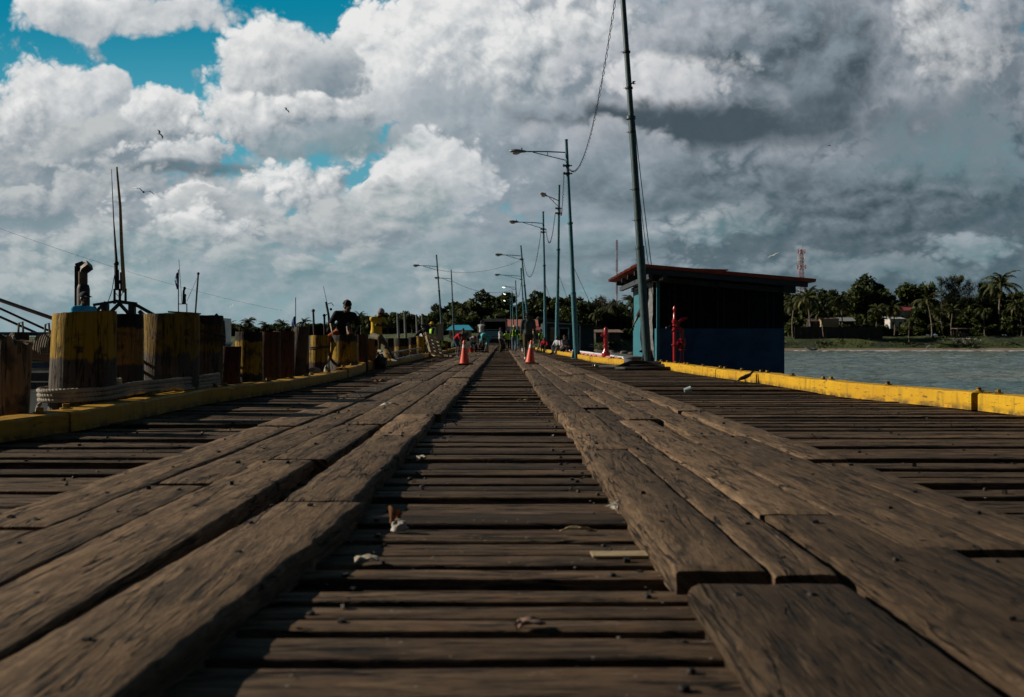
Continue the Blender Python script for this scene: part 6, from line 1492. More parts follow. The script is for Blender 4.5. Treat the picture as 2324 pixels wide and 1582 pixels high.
def house(name, label, u0, u1, vtop, veave, vbase, Y, wall, roof, depth=6.0, windows=3, style='gable', over=0.5):
    x0, x1 = XA(u0, Y), XA(u1, Y); ze, zr, zb = ZA(veave, Y), ZA(vtop, Y), ZA(vbase, Y); o = thing(name, label, 'house', ((x0 + x1) / 2, Y, zb)); O = Vector(((x0 + x1) / 2, Y, zb)); W = x1 - x0
    MB().box((0, depth / 2, (ze - zb) / 2), (W, depth, ze - zb)).build('wall', wall, o)
    mb = MB(); a, b_ = -W / 2 - over, W / 2 + over; h = zr - ze; e = ze - zb
    if style == 'gable':
        mb.add([(a, -over, e - 0.1), (b_, -over, e - 0.1), (b_, depth / 2, e + h), (a, depth / 2, e + h), (b_, depth + over, e - 0.1), (a, depth + over, e - 0.1)], [(0, 1, 2, 3), (3, 2, 4, 5), (0, 3, 5), (1, 4, 2), (0, 5, 4, 1)])
    elif style == 'hip':
        mb.add([(a, -over, e - 0.1), (b_, -over, e - 0.1), (b_ - W * 0.25, depth / 2, e + h), (a + W * 0.25, depth / 2, e + h), (b_, depth + over, e - 0.1), (a, depth + over, e - 0.1)], [(0, 1, 2, 3), (3, 2, 4, 5), (0, 3, 5), (1, 4, 2), (0, 5, 4, 1)])
    else:
        mb.add([(a, -over, e), (b_, -over, e), (b_, depth + over, e + h), (a, depth + over, e + h), (a, -over, e + 0.08), (b_, -over, e + 0.08), (b_, depth + over, e + h + 0.08), (a, depth + over, e + h + 0.08)], [(3, 2, 1, 0), (4, 5, 6, 7), (0, 1, 5, 4), (1, 2, 6, 5), (2, 3, 7, 6), (3, 0, 4, 7)])
    mb.build('roof', roof, o)
    for k in range(windows):
        x = -W / 2 + W * (k + 0.5) / windows; wo = MB().box((x, -0.02, e * 0.5), (min(1.1, W / windows * 0.4), 0.06, e * 0.38)).build('window', M_GLASSD, o)
    return o
house('shed', 'tan plank shed catching the sun above the grass bank right of the blue hut', 1864, 1904, 720, 724, 742, 316, M_TANW, M_RUSTY, 5, 0, 'shed', 0.2)
house('shed', 'low shed with a rusty sheet roof left of the tan shed', 1838, 1862, 722, 729, 745, 318, M_DKWALL, M_RUSTY, 4, 1, 'shed', 0.4)
house('shed', 'grey roofed shed right behind the tan shed', 1906, 1938, 720, 728, 746, 324, M_DKWALL, paint('grey_sheet', (0.30, 0.31, 0.32), 0.6), 5, 0, 'gable', 0.5)
house('house', 'white house with slender posts and a red roof among the palms on the right shore', 2040, 2070, 693, 704, 745, 334, M_WALLW, M_REDR, 6, 2, 'gable', 1.0)
house('house', 'low white house with a pale roof beside the red roofed one', 2020, 2052, 718, 724, 746, 328, M_WALLW, paint('pale_sheet', (0.5, 0.52, 0.55), 0.5), 5, 2, 'shed', 0.4)
# dark fence in separate panels as one fence
fo = thing('board_fence', 'long dark board fence along the top of the grass bank', 'fence', (XA(1902, 311), 311, 2.0)); FO2 = Vector((XA(1902, 311), 311, 2.0))
for k in range(14):
    xa, xb = XA(1803 + k * 14.3, 311), XA(1803 + (k + 1) * 14.3, 311) - 0.08; zt = ZA(742 + 3 * nz(k * 1.3, 2), 311); MB().box(Vector(((xa + xb) / 2, 311, (zt + 1.2) / 2)) - FO2, (xb - xa, 0.12, zt - 1.2)).build('fence_panel', M_DKWALL, fo)
# stilt shack
so_ = thing('stilt_shack', 'open wooden shack of thin poles on the right bank beside the rubble', 'shack', (XA(2190, 312), 312, 2.0))
for k in range(6):
    for yy in (0, 3): MB().tube([(-2.3 + k * 0.92, yy, -0.4), (-2.3 + k * 0.92 + 0.05, yy, 2.6)], 0.07, 6).build('pole', M_DKWALL, so_)
MB().box((0, 1.5, 2.7), (5.4, 4.0, 0.12), (R(4), 0, 0)).build('roof', M_RUSTY, so_); MB().box((0, 1.5, 1.1), (4.8, 3.0, 0.08)).build('shack_floor', M_DKWALL, so_)
mb = MB(); rg = random.Random(4)
for i in range(60): lump(mb, (rg.gauss(0, 2.2), rg.gauss(0, 1.5), rg.uniform(-0.6, 0.9) ), (rg.uniform(0.15, 0.5), rg.uniform(0.15, 0.4), rg.uniform(0.12, 0.35)), i, 0.4, 8)
o = mb.build('rubble', paint('rubble', (0.20, 0.19, 0.18), 0.9, 0, 0.5, 1, 0.3)); x = XA(2182, 303); o.location = (x, 303, land_z(x, 303 - shore(x)) + 0.3); tag(o, 'heap of pale rubble tipped down the right bank', None, None, 'stuff')
# beached boat and hoop of wreckage
def hull(mb, L, B, D, sheer=0.3, n=14, k=8, mi=0, stern=0.7):
    rows = []
    for i in range(n + 1):
        f = i / n; y = (f - 0.5) * L; bw = B / 2 * (stern + (1 - stern) * math.sin(min(1, f * 2.2) * math.pi / 2)) * (1 - max(0, (f - 0.55) / 0.45) ** 2.2) + 0.01
        zt = sheer * (2 * abs(f - 0.4)) ** 2; row = []
        for j in range(k + 1):
            a = math.pi * j / k; cx = math.cos(a); row.append(Vector((bw * (abs(cx) ** 0.7) * (1 if cx > 0 else -1), y, zt - D * (math.sin(a) ** 0.6) * (1 - 0.25 * f))))
        rows.append(row)
    mb.sheet(rows, mi); inner = [[p + Vector((-0.05 if p.x > 0 else 0.05, 0, 0.06 if abs(p.x) < bw * 0.0 else 0.0)) * 1.0 for p in reversed(r)] for r in rows]
    mb.sheet(inner, mi); return rows
M_SKIFF = paint('pale_boat_paint', (0.36, 0.40, 0.46), 0.6, 0, 0.3, 2, 0.1, (0.08, 0.14, 0.28)); M_SAIL = paint('dark_blue_cloth', (0.015, 0.03, 0.09), 0.8, 0, 0.3, 2)
x = XA(1840, 294); bo = thing('beached_skiff', 'small pale blue skiff pulled up on the beach right of the blue hut', 'boat', (x, 294.5, -1.35), R(108)); mb = MB(); hull(mb, 4.6, 1.5, 0.75, 0.75); mb.build('hull', M_SKIFF, bo)
for yy in (-1.0, 0.4): MB().box((0, yy, 0.0), (1.25, 0.22, 0.04)).build('thwart', M_SKIFF, bo)
bo.rotation_euler = (R(4), R(-14), R(108))
x = XA(2115, 297); o = MB().tube([(-1.5, 0, 0), (-1.25, 0, 0.55), (-0.7, 0, 0.85), (0, 0, 0.95), (0.7, 0, 0.85), (1.25, 0, 0.5), (1.5, 0, -0.1)], 0.09, 8).build('wreck_hoop', M_WALLW); o.location = (x, 297.5, -1.5); tag(o, 'pale curved hoop of wreckage standing on the beach', 'wreckage')
# houses behind the pier end
house('house', 'house with a bright blue roof on the left behind the pier end', 1019, 1068, 737, 748, 768, 205, M_TANW, M_BLUER, 7, 3, 'hip', 0.6)
house('house', 'long building with a salmon red roof behind the lamp poles at the pier end', 1146, 1214, 724, 740, 772, 215, M_WALLW, M_SALMON, 9, 5, 'gable', 0.8)
house('house', 'small dark house with a grey awning roof beyond the far standpipe', 1352, 1408, 748, 755, 780, 208, M_DKWALL, M_RUSTY, 6, 3, 'shed', 0.6)
house('house', 'small tan house beside the far boarded hut', 1210, 1233, 742, 748, 780, 190, M_TANW, M_REDR, 5, 1, 'gable', 0.3)
mb = MB(); rg = random.Random(14)
for i in range(26): lump(mb, (rg.uniform(-9, 7), rg.uniform(-2, 2), rg.uniform(-0.2, 0.3)), (rg.uniform(0.4, 1.1), 0.6, rg.uniform(0.3, 0.7)), i, 0.35, 8)
o = mb.build('rocks', paint('shore_rock', (0.20, 0.175, 0.145), 0.9, 0, 0.4, 0.6, 0.4)); o.location = (XA(1400, 193), 200, -1.6); tag(o, 'tumbled grey rocks along the shore between the two huts', None, None, 'stuff')
# ---------------------------------------------------------------- masts on the skyline
M_MASTR = paint('red_lattice', (0.34, 0.075, 0.07), 0.6, 0, 0.2, 0.5, 0); M_MASTW = paint('white_lattice', (0.55, 0.53, 0.53), 0.6, 0, 0.2, 0.5, 0)
def lattice(p, z0, z1, w0, w1, bays, r, bands=6):
    mb = MB()
    for k in range(bays):
        f0, f1 = k / bays, (k + 1) / bays; a0, a1 = w0 + (w1 - w0) * f0, w0 + (w1 - w0) * f1; za, zb = z0 + (z1 - z0) * f0, z0 + (z1 - z0) * f1; mi = int(f0 * bands) % 2
        C0 = [Vector((sx * a0, sy * a0, za)) for sx, sy in ((-1, -1), (1, -1), (1, 1), (-1, 1))]; C1 = [Vector((sx * a1, sy * a1, zb)) for sx, sy in ((-1, -1), (1, -1), (1, 1), (-1, 1))]
        for i in range(4):
            mb.tube([C0[i], C1[i]], r, 4, mi, False); mb.tube([C0[i], C1[(i + 1) % 4]], r * 0.7, 4, mi, False); mb.tube([C0[(i + 1) % 4], C1[i]], r * 0.7, 4, mi, False); mb.tube([C1[i], C1[(i + 1) % 4]], r * 0.7, 4, mi, False)
    mb.build('lattice', [M_MASTR, M_MASTW], p)
ct = thing('cell_tower', 'red and white lattice tower hung with antennas above the right end of the hut roof', 'tower', (XA(1819, 520), 520, 3)); zt = ZA(566, 520) - 3
lattice(ct, 0, zt, 1.7, 0.7, 22, 0.10, 22)
for v, rr in ((571, 1.9), (588, 1.8), (606, 2.3)):
    z = ZA(v, 520) - 3
    mb = MB()
    for k in range(6):
        a = k * math.pi / 3 + 0.3; mb.box((rr * math.cos(a), rr * math.sin(a), z), (0.38, 0.3, 2.5 if k % 2 else 2.0), (0, 0, a)); mb.bar((0, 0, z + 0.3), (rr * math.cos(a), rr * math.sin(a), z + 0.3), 0.16)
    mb.build('antenna_ring', M_MASTR if v != 588 else M_MASTW, ct)
MB().tube([(0, 0, zt), (0, 0, zt + 3.6)], 0.08, 5).build('aerial', M_MASTW, ct)
rm = thing('radio_mast', 'very thin pale radio mast on the skyline left of the blue hut roof', 'mast', (XA(1400, 600), 600, 3)); lattice(rm, 0, ZA(545, 600) - 3, 0.55, 0.5, 40, 0.09, 9)

# ---------------------------------------------------------------- birds in the air
M_GULL = paint('white_plumage', (0.55, 0.54, 0.52), 0.7)
def bird(label, u, v, Y, span, bank, yaw, m, flap=0.25, cat='bird', name='flying_bird'):
    p = thing(name, label, cat, AT(u, v, Y)); L = span * 0.36
    mb = MB(); mb.lathe([(0.004, -L * 0.55), (L * 0.06, -L * 0.4), (L * 0.14, -L * 0.05), (L * 0.13, L * 0.15), (L * 0.08, L * 0.3), (L * 0.085, L * 0.40), (L * 0.03, L * 0.48), (0.003, L * 0.62)], (0, 0, 0), 8, axis=Matrix.Rotation(R(90), 3, 'X')); mb.build('body', m, p)
    for s_ in (-1, 1):
        mb = MB(); h = span / 2; zs = [(0.06, 0.0), (0.45, flap * 0.55), (0.72, flap * 0.40), (1.0, flap * 0.02)]; top = []; 
        lead = [-0.02, -0.10, -0.06, 0.10]; ch = [0.20, 0.22, 0.17, 0.03]
        g = [[Vector((s_ * h * f, (lead[i]) * h, z * h)), Vector((s_ * h * f, (lead[i] + ch[i] * 0.5) * h, z * h + 0.02 * h)), Vector((s_ * h * f, (lead[i] + ch[i] * 2.0) * h, z * h))] for i, (f, z) in enumerate(zs)]
        mb.sheet(g); mb.sheet([[q - Vector((0, 0, 0.012 * h)) for q in reversed(r)] for r in g]); mb.build('wing', m, p)
    mb = MB(); mb.add([(0, L * 0.45, 0.0), (-L * 0.16, L * 0.95, 0), (0, L * 0.75, 0.0), (L * 0.16, L * 0.95, 0), (0, L * 0.5, -0.02)], [(0, 1, 2), (0, 2, 3), (4, 2, 1), (4, 3, 2)]); mb.build('tail', m, p)
    p.rotation_euler = (R(12), R(bank), R(yaw)); return p
bird('big dark frigatebird with spread bent wings above the boat antennas', 326, 436, 100, 2.1, 14, 12, M_BIRD, 0.42)
bird('dark bird in the clouds turned edge on, above the frigatebird', 364, 305, 110, 1.3, 40, 75, M_BIRD, 0.5)
bird('dark bird gliding in front of the large white cumulus', 652, 250, 110, 1.0, 25, 70, M_BIRD, 0.3)
bird('dark bird flying right beside the top of the tallest pole', 1438, 190, 60, 0.75, -30, 55, M_BIRD, 0.5)
bird('tiny dark bird alone under the dark cloud on the right', 1883, 331, 120, 0.7, -20, 40, M_BIRD, 0.4)
bird('pale gull with straight wings over the right end of the hut roof', 1756, 579, 90, 1.15, -24, -10, M_GULL, 0.12)
bird('small pale gull in mid air above the left pilings', 517, 553, 120, 0.85, -10, 15, M_GULL, 0.5)
bird('small pale gull low over the piles with its wing raised', 528, 694, 110, 0.75, -45, 20, M_GULL, 0.5)
bird('tiny gull far to the right in the grey cloud', 2256, 567, 150, 0.7, 10, 10, M_GULL, 0.4)
# ---------------------------------------------------------------- boats along the left side
M_HULLW = paint('pale_hull_paint', (0.60, 0.74, 0.80), 0.55, 0, 0.3, 1.5, 0.15, wear=0.3, wear_c=(0.12, 0.08, 0.05)); M_CABIN = paint('cream_cabin_paint', (0.74, 0.82, 0.83), 0.55, 0, 0.25, 2, 0.15, wear=0.28, wear_c=(0.14, 0.11, 0.08))
M_CANOPY = paint('tan_canopy', (0.22, 0.13, 0.085), 0.8, 0, 0.4, 2, 0.2); M_RAIL = paint('blue_rail_paint', (0.015, 0.05, 0.10), 0.5, 0.1, 0.3, 6, 0.1); M_BLUEW = paint('blue_trim', (0.02, 0.06, 0.15), 0.6); M_STEELD = paint('dark_steel', (0.018, 0.019, 0.021), 0.6, 0.3, 0.4, 5, 0.2); M_STACK = paint('sooty_stack', (0.022, 0.017, 0.014), 0.6, 0.2, 0.5, 4, 0.2); M_STACKT = paint('brown_stack', (0.10, 0.065, 0.045), 0.6, 0.2, 0.5, 4, 0.2)
M_BOOM = paint('varnished_pole', (0.30, 0.19, 0.08), 0.5, 0, 0.3, 3, 0.1); M_FLAGB = paint('blue_flag_cloth', (0.02, 0.07, 0.26), 0.8); M_FLAGW = paint('white_flag_cloth', (0.6, 0.62, 0.65), 0.8); M_NET = paint('teal_net', (0.02, 0.36, 0.36), 0.7, 0, 0.3, 20, 0.5)
def boat(label, x, y, L, B, deck_z, hm, rz=0.0):
    p = thing('fishing_boat', label, 'boat', (x, y, deck_z), rz); mb = MB(); hull(mb, L, B, deck_z - WZ + 0.9, 0.5, 18, 10); ho = mb.build('hull', hm, p)
    mb = MB(); mb.box((0, -L * 0.04, -0.10), (B * 0.86, L * 0.80, 0.06)); mb.build('boat_deck', M_CANOPY, p); return p
# near boat: cream wheelhouse with a window, canopy, rail, rope coils
b1 = boat('pale fishing boat with a cream wheelhouse moored behind the nearest pilings', -6.5, 13.2, 9.0, 3.2, -0.95, M_HULLW); B1 = Vector((-6.5, 13.2, -0.95))
def bb(mb, x0, x1, y0, y1, z0, z1): return mb.box(Vector(((x0 + x1) / 2, (y0 + y1) / 2, (z0 + z1) / 2)) - B1, (x1 - x0, y1 - y0, z1 - z0))
cab = bb(MB(), -7.9, -4.93, 11.5, 15.6, -0.95, 0.55).build('cabin', M_CABIN, b1)
MB().tube([Vector((x, 11.44, z)) - B1 for x, z in ((-5.46, 0.21), (-5.46, 0.43), (-4.99, 0.43), (-4.99, 0.21), (-5.46, 0.21))], 0.018, 8).build('window_frame', M_CABIN, cab)
bb(MB(), -5.45, -5.0, 11.46, 11.495, 0.22, 0.42).build('window', M_GLASSD, cab); bb(MB(), -5.44, -5.01, 11.44, 11.458, 0.305, 0.32).build('window_bar', M_CABIN, cab)
rows = []
for i in range(9):
    f = i / 8; xx = -8.05 + 3.25 * f; rows.append([Vector((xx, yy, 0.575 + 0.17 * math.sin(math.pi * f) ** 0.6)) - B1 for yy in (11.2, 13.0, 15.9)])
mb = MB(); mb.sheet([list(reversed(r)) for r in rows]); mb.sheet([[p - Vector((0, 0, 0.11)) for p in r] for r in rows]); mb.sheet([[r[0] for r in rows], [r[0] - Vector((0, 0, 0.11)) for r in rows]]); mb.sheet([[rows[-1][k] - Vector((0, 0, 0.11)) for k in range(3)], rows[-1]]); mb.build('canopy', M_CANOPY, b1)
bb(MB(), -8.0, -4.90, 11.40, 11.44, 0.47, 0.53).build('trim_strip', M_BLUEW, b1)
for z in (0.86, 0.74): MB().tube([Vector(p) - B1 for p in ((-8.0, 11.3, z), (-4.95, 11.3, z), (-4.95, 15.8, z))], 0.022, 8).build('rail', M_RAIL, b1)
for x in (-7.4, -6.6, -5.95, -5.42, -4.95): MB().tube([Vector((x, 11.3, 0.55)) - B1, Vector((x, 11.3, 0.88)) - B1], 0.024, 8).build('rail_post', M_RAIL, b1)
M_COIL = paint('coiled_rope', (0.17, 0.14, 0.10), 0.9, 0, 0.4, 14, 0.4)
for u, v, lb in ((43, 782, 'coil of brown rope hung on the boat rail left of the broken pile'), (103, 785, 'coil of grey brown rope hung on the boat rail beside the first yellow pile')):
    mb = MB(); c = AT(u, v, 11.22)
    for k in range(7): a_ = 0.03 * k - 0.09; mb.tube([c + Vector((a_ + 0.03 * math.cos(q), -0.01 * k, 0.11 * math.sin(q) + 0.02)) + Vector((0.02 * math.sin(q), 0, 0)) for q in [j * math.pi / 8 for j in range(17)]], 0.014, 6, 0, False)
    mb.tube([c + Vector((0, -0.02, 0.12)), c + Vector((0.01, -0.02, 0.24)), c + Vector((0.03, 0.02, 0.26)), c + Vector((0.04, 0.02, 0.12))], 0.012, 6)
    o = mb.build('rope_coil', M_COIL); tag(o, lb, 'rope')
def line(label, pts, r, m=None, name='rigging_line', cat='rigging'):
    o = MB().tube(pts, r, 6).build(name, m or M_STEELD); return tag(o, label, cat)
M_BOOMG = paint('grey_boom', (0.14, 0.13, 0.12), 0.6)
line('thick double stay slanting down from the left border towards the first yellow pile', [AT(-160, 610, 13.5), AT(0, 681, 13.5), AT(118, 722, 13.5), AT(230, 752, 13.6)], 0.028, M_BOOMG)
line('thin dark stay under the thick double stay at the left border', [AT(-160, 640, 13.2), AT(0, 700, 13.2), AT(100, 746, 13.2), AT(150, 765, 13.2)], 0.016)
line('lowest dark stay running down to the boat rail at the left border', [AT(-160, 660, 12.5), AT(0, 719, 12.5), AT(86, 757, 12.5)], 0.016)
line('long thin line with a small float crossing the left sky', sag(AT(-60, 497, 30), AT(640, 705, 45), 0.25, 30), 0.004, M_WIRE)
# second boat rafted outside: stack, gallows, mast
b2 = boat('dark fishing boat with a square exhaust stack and a steel gantry', -8.9, 22.5, 13.0, 3.4, 0.0 - 0.02, paint('dark_hull', (0.02, 0.05, 0.09), 0.6)); B2 = Vector((-8.9, 22.5, -0.02))
def r2(u, v, Y=20.0): return AT(u, v, Y) - B2
mb = MB(); a, b_ = r2(175, 780), r2(175, 604); mb.bar(a, b_, 0.055, 0.12); mb.bar(b_ + Vector((-0.02, 0, 0)), r2(189, 598), 0.05, 0.10); mb.build('stack_guard', M_STACK, b2)
st = MB(); st.lathe([(0.125, 0), (0.125, 1.05), (0.11, 1.12), (0.10, 1.14)], r2(189, 775), 14); st.build('stack_sleeve', M_STACK, b2)
st = MB(); st.tube([r2(187.5, 660), r2(187.5, 617)], 0.095, 12); st.build('exhaust_stack', M_STACKT, b2)
st = MB(); st.tube([r2(187, 618), r2(190, 611), r2(204, 601)], [0.10, 0.115, 0.115], 4); st.build('stack_cap', M_STACK, b2)
g = MB()
for a, b_, w_ in (((212, 692), (258, 685), .05), ((258, 683), (310, 690), .07), ((213, 712), (240, 686), .055), ((305, 690), (352, 716), .06), ((239, 690), (239, 770), .12), ((300, 690), (300, 770), .12), ((248, 712), (270, 690), .06), ((272, 690), (296, 716), .06), ((205, 708), (235, 708), .05), ((316, 706), (332, 722), .07)):
    g.bar(r2(*a), r2(*b_), w_)
for u, v in ((206, 704), (214, 700)): g.ball(r2(u, v), 0.05, 0, 8)
g.build('gantry', M_STEELD, b2)
g = MB()
for pts in (((260, 690), (260, 657), (285, 657), (285, 690)), ((272, 690), (272, 657))): g.tube([r2(*p_) for p_ in pts], 0.028, 8)
g.build('mast_frame', M_STEELD, b2)
MB().tube([r2(282, 664), r2(276, 560), r2(273, 470), r2(265, 379)], [0.042, 0.036, 0.028, 0.018], 8).build('fishing_rod', M_BOOM, b2)
MB().tube([r2(265, 658), r2(264, 590), r2(258, 500), r2(253, 384)], [0.04, 0.03, 0.012, 0.006], 8).build('whip_aerial', M_STEELD, b2)
g = MB()
for u, v0, v1, r_ in ((264, 655, 600, .035), (269, 655, 612, .02), (275, 660, 618, .02)): g.tube([r2(u, v0), r2(u - 1, v1)], r_, 8)
g.ball(r2(264, 598), 0.055, 0, 8); g.ball(r2(272, 640), 0.04, 0, 8); g.build('mast_fittings', M_STEELD, b2)
g = MB(); g.tube([r2(262, 612), r2(254, 660), r2(240, 700)], 0.008, 5); g.tube([r2(262, 665), r2(272, 676), r2(280, 662)], 0.008, 5); g.build('stay', M_WIRE, b2)
# third boat: roof rack, flag, aerials
def flag(p, B, top, bot, w_, striped, name='flag'):
    rows = []
    for i in range(9):
        f = i / 8; z = top.lerp(bot, f); rows.append([z + Vector((-w_ * j / 4 * (0.8 + 0.2 * math.sin(f * 5)) * (0.4 + 0.6 * math.sin(math.pi * min(1, f * 0.8 + 0.15))), 0.05 * math.sin(j * 1.7 + f * 4), -0.10 * j / 4)) - B for j in range(5)])
    mb = MB(); mb.sheet(rows[0:4], 0); mb.sheet(rows[3:6], 1 if striped else 0); mb.sheet(rows[5:], 0); return mb.build(name, [M_FLAGB, M_FLAGW], p)
Y3 = 40.0; b3 = boat('fishing boat with a flag and a rack of aerials behind the widest yellow pile', XA(425, Y3), Y3, 11, 3.4, -0.3, M_HULLW); B3 = Vector((XA(425, Y3), Y3, -0.3))
def r3(u, v, Y=Y3): return AT(u, v, Y) - B3
mb = MB(); c0 = r3(425, 745); mb.box(c0 - Vector((0, -1.5, 0.35)), (1.9, 3.0, 1.6)); mb.build('cabin', M_CABIN, b3)
MB().box(r3(419, 710), (0.95, 1.2, 0.06), (0, R(3), 0)).build('roof_rack', M_STEELD, b3)
g = MB()
for pts, r_ in ((((405, 714), (405, 690), (424, 690), (424, 714)), .025), (((405, 745), (405, 612)), .022), (((443, 715), (450, 620)), .035), (((413, 690), (406, 590)), .010), (((416, 690), (417, 660), (419, 655)), .045), (((420, 690), (420, 672)), .04), (((447, 632), (424, 684)), .008)): g.tube([r3(*p_) for p_ in pts], r_, 7)
g.ball(r3(419, 654), 0.06, 0, 8); g.ball(r3(420, 670), 0.055, 0, 8); g.ball(r3(450, 621), 0.06, 0, 8); g.build('aerial_rack', M_STEELD, b3)
flag(b3, B3, AT(405, 616, Y3), AT(405, 652, Y3), 0.17, True)
# between pilings: davit with a hand net, blue posts
Y4 = 24.0; b4 = boat('small work boat with a bent davit and blue posts behind the gap in the pilings', XA(505, Y4) + 0.2, Y4 + 0.6, 7, 2.0, -0.9, M_HULLW); B4 = Vector((XA(505, Y4) + 0.2, Y4 + 0.6, -0.9))
def r4(u, v, Y=Y4): return AT(u, v, Y) - B4
MB().tube([r4(489, 714), r4(506, 731), r4(508, 760), r4(510, 840)], 0.045, 10).build('davit', M_STEELD, b4)
for u in (514.5, 522): MB().tube([r4(u, 782), r4(u, 862)], 0.05 if u < 520 else 0.03, 8).build('deck_post', paint('pale_blue_post', (0.12, 0.28, 0.36), 0.6), b4)
MB().tube([r4(500, 778), r4(528, 780)], 0.03, 8).build('rail', M_CABIN, b4)
MB().tube([r4(511, 775), r4(520, 800), r4(523, 835)], 0.014, 6).build('stay', M_COIL, b4)
nm = MB(); c = AT(497, 740, Y4); rows = []
for i in range(7):
    f = i / 6; r_ = 0.15 * math.sin(math.pi * (0.12 + 0.5 * f)); rows.append([c + Vector((r_ * math.cos(a_) * 0.8, -0.16 + 0.24 * f, r_ * math.sin(a_) * 1.15 + 0.02)) for a_ in [k * math.pi / 7 for k in range(15)]])
nm.sheet(rows); nm.tube(rows[-1], 0.012, 6, 0, False); o = nm.build('hand_net', M_NET); tag(o, 'teal mesh hand net hooked on the davit behind the cable tied pile', 'net')
# fourth boat: flag, posts, mast with fittings
Y5 = 50.0; b5 = boat('fishing boat with a drooping blue flag and dark masts left of the seated man', XA(718, Y5) - 1.2, Y5, 12, 3.4, -0.12, M_HULLW); B5 = Vector((XA(718, Y5) - 1.2, Y5, -0.12))
def r5(u, v, Y=Y5): return AT(u, v, Y) - B5
mb = MB(); mb.box(r5(672, 790) + Vector((0, 1.6, -0.1)), (2.2, 2.6, 1.2)); mb.build('cabin', M_CABIN, b5)
g = MB()
for pts, r_ in ((((671, 770), (671, 675)), .02), (((714, 775), (711, 706)), .055), (((738, 775), (736, 717)), .055), (((750, 770), (746, 716), (740, 685)), .06), (((743, 690), (734, 650)), .012), (((744, 690), (752, 687), (757, 694)), .02), (((735, 772), (742, 732), (764, 742), (760, 775)), .03), (((738, 716), (745, 712)), .02), (((728, 768), (764, 770)), .05)): g.tube([r5(*p_) for p_ in pts], r_, 7)
g.ball(r5(711, 705), 0.09, 0, 8); g.ball(r5(736, 716), 0.085, 0, 8); g.ball(r5(751, 702), 0.07, 0, 8); g.build('mast_rack', M_STEELD, b5)
flag(b5, B5, AT(671, 716, Y5), AT(671, 748, Y5), 0.22, False)
# upright stakes and poles moored beyond the man in yellow, and the pennants by the workers
for u, v, Y, lb in ((902, 712, 60, 'grey upright stake left of the pair of tall stakes'), (918, 708, 62, 'tallest leaning grey stake right of the man in yellow'), (945, 714, 64, 'dark stake beside the pale stake near the dark pennant'), (958, 712, 58, 'pale blue stake left of the dark pennant')):
    o = MB().tube([(XA(u - 2, Y), Y, -2.4), (XA(u + 4, Y) , Y, ZA(790, Y)), (XA(u, Y), Y, ZA(v, Y))], [0.10, 0.10, 0.06], 8).build('mooring_stake', paint('grey_stake', (0.12, 0.14, 0.15), 0.8)); tag(o, lb, 'stake')
def pennant(label, u, v, Y, w_, h, m, lean):
    p = thing('pennant', label, 'pennant', AT(u, 800, Y)); B = AT(u, 800, Y); top = AT(u, v, Y); MB().tube([Vector((0, 0, -0.4)), top - B], 0.02, 6).build('staff', M_STEELD, p)
    g = [[top - B + Vector((-w_ * f * (j / 4) + lean * f * w_, 0.04 * math.sin(j + f * 5), -h * f)) for j in range(5)] for f in [i / 8 for i in range(9)]]; MB().sheet(g).build('cloth', m, p); return p
pennant('dark blue pointed pennant above the yellow hard hat', 974, 722, 53, 1.0, 1.7, M_SAIL, 0.4)
pennant('pale green pointed pennant right of the yellow hard hat', 992, 737, 56, 0.5, 1.4, paint('pale_green_cloth', (0.26, 0.42, 0.34), 0.8), 0.3)
o = MB().box((0, 0, 0), (0.42, 0.05, 2.0), (0, R(4), 0)).build('leaning_board', M_TANW); o.location = AT(996, 772, 62); o.rotation_euler = (R(-6), 0, 0); tag(o, 'tall tan board leaning upright behind the pale green pennant', 'board')

# ---------------------------------------------------------------- truck and pickup on the pier
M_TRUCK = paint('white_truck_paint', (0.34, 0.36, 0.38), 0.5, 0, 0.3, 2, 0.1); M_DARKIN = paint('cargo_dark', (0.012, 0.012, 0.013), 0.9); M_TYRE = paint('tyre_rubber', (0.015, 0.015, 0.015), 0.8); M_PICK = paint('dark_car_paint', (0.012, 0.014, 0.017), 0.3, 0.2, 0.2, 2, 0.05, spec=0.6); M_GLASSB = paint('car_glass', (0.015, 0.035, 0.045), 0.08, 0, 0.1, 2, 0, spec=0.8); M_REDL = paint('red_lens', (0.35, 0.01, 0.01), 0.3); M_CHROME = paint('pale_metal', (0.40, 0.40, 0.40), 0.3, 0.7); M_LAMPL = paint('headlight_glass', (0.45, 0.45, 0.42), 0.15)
YT = 92.0; x0, x1 = XA(1097, YT), XA(1150, YT); zt = ZA(724.5, YT); W = x1 - x0; xc_ = (x0 + x1) / 2
tr = thing('box_truck', 'white box truck with its dark empty cargo box open towards the viewer', 'truck', (xc_, YT, 0.04))
mb = MB(); mb.box((0, 3.0, zt - 0.05), (W, 6, 0.09)); mb.box((-W / 2 + 0.04, 3, (zt + 0.95) / 2), (0.08, 6, zt - 1.05)); mb.box((W / 2 - 0.04, 3, (zt + 0.95) / 2), (0.08, 6, zt - 1.05)); mb.box((0, 5.96, (zt + 0.95) / 2), (W - 0.17, 0.07, zt - 1.05)); mb.box((0, 3, 0.92), (W, 6, 0.12)); mb.build('cargo_box', M_TRUCK, tr)
mb = MB(); mb.box((0, -0.02, zt - 0.12), (W + 0.06, 0.06, 0.26)); mb.box((-W / 2 - 0.0, -0.02, (zt + 0.7) / 2), (0.12, 0.06, zt - 0.95)); mb.box((W / 2 + 0.0, -0.02, (zt + 0.7) / 2), (0.16, 0.06, zt - 0.95)); mb.build('door_frame', M_TRUCK, tr)
mb = MB(); mb.box((0, 3, 1.6), (W - 0.2, 0.05, 1.2)); mb.box((0, 3.2, 1.15), (W - 0.25, 4, 0.1)); mb.build('cargo_shadow_lining', M_DARKIN, tr)
